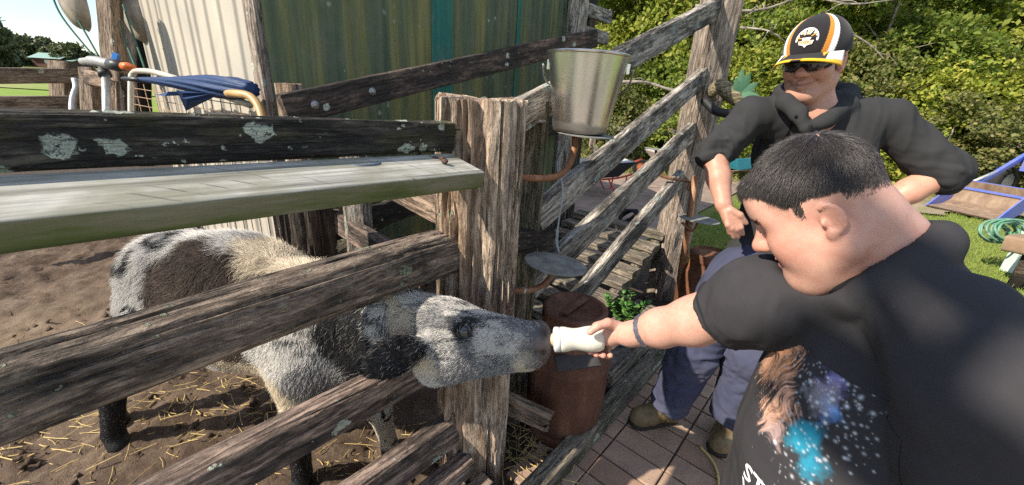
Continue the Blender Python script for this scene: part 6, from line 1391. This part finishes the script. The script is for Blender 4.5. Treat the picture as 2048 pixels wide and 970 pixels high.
# collar, hems and seams
def ring_on(bv, c, nrm, rad, n=72, sgn=1):
    nrm = Vector(nrm).normalized(); a = nrm.orthogonal().normalized(); b = nrm.cross(a); out = []
    for i in range(n + 1):
        t = 2 * math.pi * i / n; d = a * math.cos(t) + b * math.sin(t); h = bv.ray_cast(Vector(c) + d * rad, -d)
        if h[0] is not None and (h[0] - Vector(c)).length < rad * .8: out.append(np.array(h[0]))
    return out
cr_ = [rp_(t, .985) - ndir * .006 for t in np.linspace(0, 2 * math.pi, 73)]
MB().tube(cr_, .0068, 8, False).out('collar', clothm('black_rib', (.014, .014, .015), .2, 600), pA)
hm = ring_on(bvh, e1 - (e1 - Rs) / np.linalg.norm(e1 - Rs) * .012, e1 - Rs, .14); MB().tube(hm, .0028, 6, False).out('sleeve_hem', clothm('black_hem', (.018, .018, .02), .2, 600), pA)
def seam(pix, name='seam', r_=.0007):
    q = [onshirt(*a) for a in pix]; MB().tube(smooth_pts(q, 8), r_, 6).out(name, clothm('black_seam', (.012, .012, .013), .2, 600), pA)
# bracelet on the wrist
bw = (elR * .28 + wrR * .72) + np.array([0, 0, -.001]); bd = (wrR - elR) / np.linalg.norm(wrR - elR); bva = BVHTree.FromPolygons([tuple(q) for q in va], [tuple(int(i) for i in q) for q in fa])
bwr = ring_on(bva, bw, bd, .12, 44); brc = thing  # noqa
lk = MB(); ctr_b = sum(bwr) / len(bwr); nb_ = len(bwr) - 1
for i in range(nb_):
    a, b_ = bwr[i], bwr[(i + 1) % nb_]; c = (a + b_) / 2; o_ = c - ctr_b; o_ /= np.linalg.norm(o_); t_ = (b_ - a); L_ = np.linalg.norm(t_) + 1e-6; t_ /= L_; w_ = np.cross(o_, t_); Mx = Matrix(((t_[0], w_[0], o_[0], c[0] + o_[0] * .002), (t_[1], w_[1], o_[1], c[1] + o_[1] * .002), (t_[2], w_[2], o_[2], c[2] + o_[2] * .002), (0, 0, 0, 1)))
    lk.box((0, 0, 0), (L_ * 1.05, .0125 if i % 3 else .0145, .004 if i % 3 else .0052), Mx)
lk.out('bracelet', plain('dark_silver_links', (.13, .13, .17), .35, .7, .6, 260, .2, .5, (.30, .30, .34)), pA, smooth=False)['label'] = 'dark silver link bracelet'
# trousers and shoes of the front man (below the frame)
Fj = Field((.35, .25, -.02), (.98, .90, .78), .012)
Fj.ell((.66, .585, .62), (.155, .185, .15), .04)
for s in (-1, 1): Fj.chain([(.66, .585 + s * .10, .60), (.64, .585 + s * .11, .34), (.67, .585 + s * .12, .07)], [.105, .08, .07], .03)
vj, fj = Fj.net(); mesh('trousers', vj, fj, clothm('dark_trousers', (.03, .032, .04)), pA, Matrix.Identity(4))
for s in (-1, 1):
    yq = .585 + s * .12; Fq = Field((.48, yq - .07, -.01), (.80, yq + .07, .13), .006); Fq.cone((.69, yq, .045), (.55, yq + s * .01, .035), .045, .038, .02); Fq.cone((.69, yq, .05), (.68, yq, .1), .045, .05, .02); Fq.cut((0, 0, .008), (0, 0, -1)); vq, fq = Fq.net(); mesh('shoe', vq, fq, plain('black_shoe', (.02, .02, .02), .6), pA, Matrix.Identity(4))
# ================================================================= man in the cap
pB = thing('person', 'smiling man in black hoodie, cap and sunglasses with hands on hips', 'person', (.94, 1.54, 0))
HB = P(1626, 122, 1.385); RB = axes((-.74, -.66, -.16), math.radians(4)); SB = 1.02
Fb = Field((.40, 1.10, .80), (1.75, 2.0, 1.95), .0042)
TB = head_field(Fb, HB, RB, SB, round_=-.001, smile=1., jaw=1.0, nose=1.05, cheek=.85)
Fb.cone(TB(-.02, 0, -.06), P(1632, 235, 1.45), .056, .066, .03); Fb.cone(P(1630, 230, 1.45), P(1625, 310, 1.57), .06, .08, .03)
shB, elB, wrB = P(1505, 232, 1.53), P(1428, 305, 1.57), P(1447, 408, 1.50)
Fb.chain([elB, elB * .5 + wrB * .5, wrB], [.048, .042, .029], .02); Fb.cone(wrB, P(1462, 440, 1.49), .026, .030, .015, sq=(RC[:, 2], .7))
for k, (a, b_, c) in enumerate((((1452, 425), (1456, 450), (1459, 466)), ((1460, 432), (1464, 456), (1467, 474)), ((1468, 436), (1473, 458), (1476, 474)), ((1474, 436), (1481, 455), (1485, 468)))):
    Fb.chain([P(*a, 1.48), P(*b_, 1.475), P(*c, 1.495)], [.012, .0105, .0085], .006)
Fb.chain([P(1462, 420, 1.475), P(1480, 430, 1.465), P(1492, 446, 1.475)], [.014, .0115, .009], .006)
shL, elL, wrL = P(1772, 240, 1.44), P(1888, 345, 1.41), P(1752, 418, 1.47)
Fb.chain([elL, elL * .5 + wrL * .5, wrL], [.050, .044, .030], .02); Fb.cone(wrL, P(1715, 445, 1.52), .027, .032, .02)
for k in range(4): Fb.chain([P(1722, 438 + 7 * k, 1.50), P(1700, 452 + 7 * k, 1.50), P(1684, 462 + 7 * k, 1.53)], [.012, .0105, .0085], .006)
Fb.chain([P(1735, 432, 1.49), P(1725, 450, 1.45), P(1712, 466, 1.46)], [.014, .0115, .009], .006)
vb, fb = Fb.net(); vb = relax(vb, fb, 1, .4)
cb = skin_col(vb, (.50, .26, .18), (.50, .165, .11), [(TB(.11, 0, -.03), .03, .4), (TB(.066, .04, -.03), .035, .4), (TB(.066, -.04, -.03), .035, .4), (TB(-.016, .08, -.008), .05, .5), (elB, .12, .3)])
lb = (vb - HB) @ RB / SB; mzc = -.0685 + .012 * np.clip(np.abs(lb[:, 1]) / .038, 0, 1.3) ** 2; inm = (lb[:, 0] > .055) & (np.abs(lb[:, 1]) < .041)
lipw = np.exp(-((lb[:, 2] - mzc) / .0075) ** 2) * inm * np.clip(1.15 - np.abs(lb[:, 1]) / .041, 0, 1); cb = cb * (1 - .65 * lipw[:, None]) + np.array([.45, .15, .12]) * .65 * lipw[:, None]
ln = np.exp(-((lb[:, 2] - mzc) / .0022) ** 2) * inm; cb = cb * (1 - .85 * ln[:, None]) + np.array([.12, .03, .03]) * .85 * ln[:, None]
bs = (np.clip(-.03 - lb[:, 2], 0, .03) / .03 * (lb[:, 0] > .0) * .22)[:, None]; cb = cb * (1 - bs) + np.array([.22, .15, .12]) * bs
mesh('body', vb, fb, MT['skin'], pB, Matrix.Identity(4), True, cb)
hairy('hair', HB, RB, SB, 3500, lambda l: ((l[:, 2] > -.03) & (l[:, 2] < .06) & (l[:, 0] < .035 - .5 * np.abs(l[:, 2])) & (np.abs(l[:, 1]) > .03) & ~((np.abs(l[:, 0] + .016) < .022) & (l[:, 2] < .025))).astype(float) + ((l[:, 0] < -.06) & (l[:, 2] > -.06)), lambda l: np.full(len(l), .020), lambda l: np.stack([-1 + 0 * l[:, 0], 0 * l[:, 0], -.6 + 0 * l[:, 0]], 1), lambda l, r: np.tile((.075, .05, .035), (len(l), 1)) * (.6 + .8 * r.random((len(l), 1))), 401, .0005, .4, pB, vb, fb)
# hoodie
Fh = Field((.42, 1.08, .82), (1.80, 2.02, 1.72), .0056)
ch, wa, hemc = P(1622, 305, 1.56), P(1575, 430, 1.60), P(1545, 520, 1.63)
sideB = np.cross((0, 0, 1.), (-.62, -.78, 0)); frB = np.array([-.62, -.78, 0]); RT = np.stack([frB, sideB, np.array([0, 0, 1.])], 1)
Fh.ell(ch, (.125, .195, .20), .05, R=RT); Fh.ell(wa, (.125, .165, .17), .06, R=RT); Fh.ell(hemc, (.12, .168, .10), .05, R=RT)
Fh.cone(shB, P(1632, 240, 1.51), .066, .085, .05); Fh.cone(P(1632, 240, 1.51), shL, .085, .07, .05)
cB = elB + (wrB - elB) * .14; Fh.cone(shB, elB, .064, .056, .015); Fh.cone(elB, cB, .056, .053, .012, clip=(cB, (wrB - elB) / np.linalg.norm(wrB - elB)))
cL = elL + (wrL - elL) * .16; Fh.cone(shL, elL, .068, .058, .015); Fh.cone(elL, cL, .058, .054, .012, clip=(cL, (wrL - elL) / np.linalg.norm(wrL - elL)))
# hood bunched round the neck
hq = [P(1598, 228, 1.385), P(1572, 205, 1.42), P(1570, 185, 1.49), P(1610, 178, 1.57), P(1660, 180, 1.56), P(1692, 192, 1.49), P(1690, 212, 1.42), P(1652, 240, 1.375), P(1612, 258, 1.375)]
Fh.chain(hq[:8], [.020, .025, .030, .034, .036, .035, .029, .020], .015); Fh.cone(hq[0], hq[8], .020, .016, .012); Fh.cone(hq[7], hq[8], .020, .016, .012)
nkB = P(1620, 232, 1.44); nuB = TB(-.02, 0, -.05) - nkB; nuB /= np.linalg.norm(nuB)
Fh.put(lambda p: np.maximum(np.linalg.norm(np.cross(p - nkB, nuB), axis=-1) - .060, -((p - nkB) @ nuB) - .02), nkB - .15, nkB + .2, .010, 'sub')
hz_ = P(1530, 520, 1.60); Fh.cut(hz_, np.array([.0, -.1, -1.]))
vh, fh = Fh.net(); vh = relax(vh, fh, 2, .5); nh = vnormals(vh, fh)
mL = np.exp(-(np.linalg.norm(vh - elL, axis=1) / .13) ** 2) + np.exp(-(np.linalg.norm(vh - elB, axis=1) / .11) ** 2)
vh = folds(vh, nh, (shL - elL) + np.array([0, .05, -.12]), .014, 19, 402, np.clip(mL * 1.2, 0, 1)); vh = folds(vh, vnormals(vh, fh), (.1, .1, 1), .009, 9, 403)
HOOD = clothm('black_hoodie_fleece', (.034, .034, .035), .3, 700, sheen=.0)
mesh('hoodie', vh, fh, HOOD, pB, Matrix.Identity(4))
for a in ([(1592, 232), (1584, 250), (1572, 268), (1562, 290), (1556, 312)], [(1622, 250), (1618, 266), (1608, 284), (1603, 306), (1600, 325)]):
    bvh2 = bvh2 if 'bvh2' in globals() else BVHTree.FromPolygons([tuple(q) for q in vh], [tuple(int(i) for i in q) for q in fh]); q = []
    for x_, y_ in a:
        d = RC @ np.array([(x_ - 1024) / F, (y_ - 485) / F, 1.0]); d /= np.linalg.norm(d); h = bvh2.ray_cast(Vector(CAM), Vector(d)); q.append((np.array(h[0]) - d * .005) if h[0] is not None else P(x_, y_, 1.36))
    MB().tube(smooth_pts(q, 5), .0048, 8).out('drawstring', clothm('black_cord', (.012, .012, .012)), pB)
# blue T-shirt edge below the hoodie, jeans, boots
Fu = Field((.5, 1.15, .74), (1.4, 1.95, .98), .008); Fu.ell(hemc + np.array([0, 0, -.06]), (.117, .166, .13), .03, R=RT); Fu.cut(P(1520, 535, 1.60), (0, 0.1, -1)); Fu.cut(hz_ + np.array([0, 0, .03]), (0, 0, 1.)); vu, fu = Fu.net(); mesh('undershirt', vu, fu, clothm('pale_blue_cotton', (.24, .42, .62)), pB, Matrix.Identity(4))
Fn = Field((.35, 1.02, .03), (1.45, 1.95, 1.0), .0062)
pel = P(1512, 548, 1.63); Fn.ell(pel + np.array([0, 0, .0]), (.112, .158, .10), .04, R=RT)
hipR, kneR, ankR = P(1458, 575, 1.66), P(1388, 700, 1.76), P(1335, 812, 1.875); hipL, kneL, ankL = P(1570, 585, 1.61), P(1505, 715, 1.66), P(1460, 835, 1.76)
Fn.chain([hipR, kneR, ankR], [.108, .088, .074], .04); Fn.chain([hipL, kneL, ankL], [.108, .088, .074], .04); Fn.cone((hipR + hipL) / 2, pel, .10, .12, .05)
for ank, kn in ((ankR, kneR), (ankL, kneL)):
    dd = (ank - kn) / np.linalg.norm(ank - kn); Fn.put(lambda p, ank=ank, dd=dd: np.maximum(-((p - ank) @ dd), np.linalg.norm(p - ank, axis=-1) - .14), ank - .14, ank + .14, .003, 'sub')
vn_, fn_ = Fn.net(); vn_ = relax(vn_, fn_, 2, .5); nn__ = vnormals(vn_, fn_)
low = np.clip((.62 - vn_[:, 2]) / .3, 0, 1); kn_m = np.exp(-(np.linalg.norm(vn_ - kneR, axis=1) / .12) ** 2) + np.exp(-(np.linalg.norm(vn_ - kneL, axis=1) / .12) ** 2)
vn_ = folds(vn_, nn__, (1, .4, .25), .013, 16, 404, np.clip(low * .7 + kn_m, 0, 1)); vn_ = folds(vn_, vnormals(vn_, fn_), (.1, .1, 1), .007, 10, 405)
jc = np.tile((.052, .056, .095), (len(vn_), 1)).astype(float); wn = np.clip(fbm(vn_ * 7, 3, 406) * 1.2 - .05, 0, 1)[:, None] * .35; jc = jc * (1 - wn) + np.array([.15, .155, .20]) * wn
mesh('jeans', vn_, fn_, clothm('navy_denim', (.06, .07, .13), .3, 900, attr=True), pB, Matrix.Identity(4), True, jc)
BOOT = plain('brown_work_boot_leather', (.115, .075, .035), .55, 0, .45, 22, .25, .35, (.20, .15, .075)); SOLE = plain('dark_boot_sole', (.03, .022, .016), .8)
def boot(toe, heel, ank):
    toe, heel = np.asarray(toe), np.asarray(heel); d = (toe - heel) / np.linalg.norm(toe - heel); Fo = Field(np.minimum(np.minimum(toe, heel), ank) - .09, np.maximum(np.maximum(toe, heel), ank) + .09, .0048); Z = np.array([0, 0, 1.])
    hq_ = heel + d * .045
    Fo.cone(hq_ + Z * .055, toe - d * .05 + Z * .048, .042, .047, .03, sq=(Z, .95)); Fo.cone(hq_ + Z * .06, ank + Z * .03, .046, .052, .04); Fo.cone(hq_ + d * .06 + Z * .10, toe - d * .09 + Z * .062, .035, .036, .04); Fo.cut((0, 0, .024), -Z); v_, f_ = Fo.net(); v_ = relax(v_, f_, 1); up_ = mesh('boot', folds(v_, vnormals(v_, f_), np.cross(d, Z), .0025, 30, 410), f_, BOOT, pB, Matrix.Identity(4))
    Fp = Field(np.minimum(toe, heel) - .07, np.maximum(toe, heel) + np.array([.07, .07, .06]), .0048); Fp.cone(hq_ + Z * .02, toe - d * .05 + Z * .02, .046, .052, .01, sq=(Z, .6)); Fp.cut((0, 0, .03), Z); Fp.cut((0, 0, .004), -Z); v_, f_ = Fp.net(); mesh('sole', v_, f_, SOLE, up_, Matrix.Identity(4))
boot(PG(1258, 852), PG(1352, 838), ankR + np.array([0, 0, -.01])); boot(PG(1428, 915), PG(1462, 848), ankL + np.array([0, 0, -.01]))
# cap
CV = []; CFc = []; CC = []; A_, B_ = 320, 110; tilt = .16
Tb = lambda q: HB + RB @ (np.asarray(q) * SB)
for i in range(B_ + 1):
    ph = math.pi / 2 * (1 - i / B_) if False else (i / B_) * 1.70
    for j in range(A_):
        a = 2 * math.pi * j / A_; x, y, z = math.sin(ph) * math.cos(a), math.sin(ph) * math.sin(a), math.cos(ph)
        sx = .124 if x > 0 else .114; q = np.array([-.016 + sx * x, .0945 * y, .036 + tilt * .0 + .106 * z * (1 if z > 0 else .9)]); q[2] += -.10 * (q[0] + .016) * (-.35)
        CV.append(Tb(q)); aa = abs(math.atan2(math.sin(a), math.cos(a)))
        lim = .62 + .55 * (1 - math.sin(ph)) ; w = aa - (.50 + .28 * math.cos(ph) + .0)
        c = (.018, .016, .018)
        if ph > .12:
            if 0.0 < w < .17: c = (.50, .20, .03)
            elif .17 <= w < .36: c = (.72, .70, .70)
        CC.append(c)
for i in range(B_):
    for j in range(A_): CFc.append((i * A_ + j, (i + 1) * A_ + j, (i + 1) * A_ + (j + 1) % A_, i * A_ + (j + 1) % A_))
CAPM = clothm('cap_twill', (.02, .018, .02), .15, 900, .9, attr=True, sheen=.1)
cap = mesh('cap', CV, CFc, CAPM, pB, Matrix.Identity(4), True, np.array(CC)); sm_ = cap.modifiers.new('th', 'SOLIDIFY'); sm_.thickness = .003
bv_, bf_, bcx = [], [], []; NA, NR = 60, 14
for k in range(NR + 1):
    t = k / NR
    for j in range(NA + 1):
        s = -1 + 2 * j / NA; a = s * 1.22; x0, y0 = -.016 + .1235 * math.cos(a), .0942 * math.sin(a)
        out = .070 * math.cos(a * .98) ** .7 * t
        q = np.array([x0 + out, y0 * (1 + .10 * t), .0265 + .035 * (x0 + .016) - .20 * out - .020 * t * s * s * 1.8 - .002])
        bv_.append(Tb(q)); c = (.018, .016, .018)
        if t > .80 - .12 * abs(s): c = (.75, .42, .02)
        elif abs(s) > .60: c = (.70, .69, .69)
        if abs(abs(s) - .50) < .05 * (1 - t * 2.2) and t < .4: c = (.75, .42, .02)
        if t > .88 and abs(s) < .12: c = (.018, .016, .018)
        bcx.append(c)
for k in range(NR):
    for j in range(NA): bf_.append((k * (NA + 1) + j, (k + 1) * (NA + 1) + j, (k + 1) * (NA + 1) + j + 1, k * (NA + 1) + j + 1))
brim = mesh('brim', bv_, bf_, CAPM, cap, Matrix.Identity(4), True, np.array(bcx)); sm_ = brim.modifiers.new('th', 'SOLIDIFY'); sm_.thickness = .004
MB().lathe([(.0001, .006), (.006, .004), (.007, 0)], 12, Matrix.Translation(Vector(Tb((-.016, 0, .142))))).out('button', flatm('cap_button', (.02, .018, .02)), cap)
# badge on the cap front: fan of white and orange stripes over an orange name band
cbv = BVHTree.FromPolygons([tuple(q) for q in CV], CFc)
def capp(y, z, off=.0016):
    o = HB + RB @ (np.array([.25, y, z]) * SB); h = cbv.ray_cast(Vector(o), Vector(-RB[:, 0])); return np.array(h[0]) + RB[:, 0] * off
def patch(pts, mat, name, off, n=3):
    c = np.mean(pts, 0); v_ = [capp(*c, off)] + [capp(*p_, off) for p_ in pts]; k = len(pts); return MB().add(v_, [(0, 1 + i, 1 + (i + 1) % k) for i in range(k)]).out(name, mat, cap, smooth=False)
WHT, ORG, BLKm = flatm('badge_white', (.66, .63, .60)), flatm('badge_orange', (.60, .27, .04)), flatm('badge_black', (.02, .018, .018))
zb = .066
fan = [(.031 * math.sin(a), zb + .005 + .033 * math.cos(a)) for a in np.linspace(-1.75, 1.75, 22)] ; patch(fan, WHT, 'badge', .0016)
for k, a in enumerate(np.linspace(-1.35, 1.35, 8)):
    d = np.array([math.sin(a), math.cos(a)]); q = np.array([-d[1], d[0]]); c = np.array([0, zb + .005]); patch([c + d * .014 + q * .0012, c + d * .028 + q * .0026, c + d * .028 - q * .0022, c + d * .014 - q * .0012], BLKm if k % 2 else ORG, 'badge_stripe', .0024)
patch([(-.013, zb + .010), (.013, zb + .010), (.009, zb + .0), (0, zb - .004), (-.009, zb + .0)], WHT, 'badge_centre', .003)
patch([(-.021, zb + .001), (.021, zb + .001), (.018, zb - .010), (.006, zb - .012), (0, zb - .019), (-.006, zb - .012), (-.018, zb - .010)], WHT, 'badge_base', .0036)
letters('TIGERS', Tb((.2, -.019, zb - .009)), RB[:, 1], RB[:, 2], .0135, -RB[:, 0], cbv, .0046, ORG, 'badge_lettering', cap, sx=.83)
# sunglasses
gl = MB(); n_ = 28; v_ = []
for lay in (0, .003):
    for i in range(n_ + 1):
        s = -1 + 2 * i / n_; a = s * 1.0; top = .022; bot = -.026 + .012 * math.exp(-(s / .16) ** 2) + .012 * abs(s) ** 3
        for z in (top, bot): v_.append(Tb((.003 + (.104 + lay) * math.cos(a) , (.082 + lay) * math.sin(a), z)))
k2 = 2 * (n_ + 1); f_ = []
for i in range(n_): f_ += [(2 * i, 2 * i + 2, 2 * i + 3, 2 * i + 1)[::-1], (k2 + 2 * i, k2 + 2 * i + 2, k2 + 2 * i + 3, k2 + 2 * i + 1), (2 * i, 2 * i + 2, k2 + 2 * i + 2, k2 + 2 * i), (2 * i + 1, k2 + 2 * i + 1, k2 + 2 * i + 3, 2 * i + 3)]
sg_ = MB().add(v_, f_).out('sunglasses', gloss('black_lens', (.006, .006, .007), .12), pB)
for s in (-1, 1): MB().tube([Tb((.06, s * .072, .008)), Tb((.0, s * .080, .012)), Tb((-.03, s * .082, .006))], .0035, 8).out('temple', gloss('black_frame', (.01, .01, .01), .3), sg_)

# ================================================================= tree behind the photographer: its limbs throw the bands of shade
tr = thing('shade_tree', 'tree behind the camera whose limbs shade the black T-shirt', 'tree', (-1.2, -3.9, 0))
bk3 = -np.array(sd); lim = MB(); T0 = np.array([-1.2, -3.9, 0]); hub = T0 + np.array([.25, .2, 2.9])
lim.tube(smooth_pts([T0 - np.array([0, 0, .3]), T0 + np.array([.05, .1, 1.2]), hub], 6), [.20 - .004 * i for i in range(13)], 14)
def limb(pts, r0, r1, t):
    q = [np.asarray(p_) + bk3 * t for p_ in pts]; k = smooth_pts([hub] + q, 6); n = len(k); lim.tube(k, [.10 + (r0 - .10) * min(1, i / 6) + (r1 - r0) * max(0, (i - 6)) / (n - 7) for i in range(n)], 10)
limb([P(1960, 930, .52), P(1870, 790, .52), P(1800, 670, .55), P(1745, 580, .60), P(1720, 520, .62)], .028, .020, 4.9)
limb([P(2060, 560, .44), P(1985, 650, .47), P(1930, 750, .50), P(1880, 900, .54)], .030, .022, 5.0)
limb([P(1880, 1000, .54), P(1760, 880, .58), P(1660, 840, .64), P(1570, 800, .70)], .07, .045, 5.1)
lim.tube(smooth_pts([hub, hub + np.array([.7, -.4, .9]), hub + np.array([1.6, -.9, 1.4])], 5), [.08 - .004 * i for i in range(11)], 10)
lim.out('trunk', MT['bark'], tr)
c = bpy.data.objects.new('crown', CR[0]); link(c, tr, Matrix.Translation(Vector(hub + np.array([1.6, -.9, 1.4]))) @ Matrix.Diagonal((1.1, 1.1, .9, 1)))
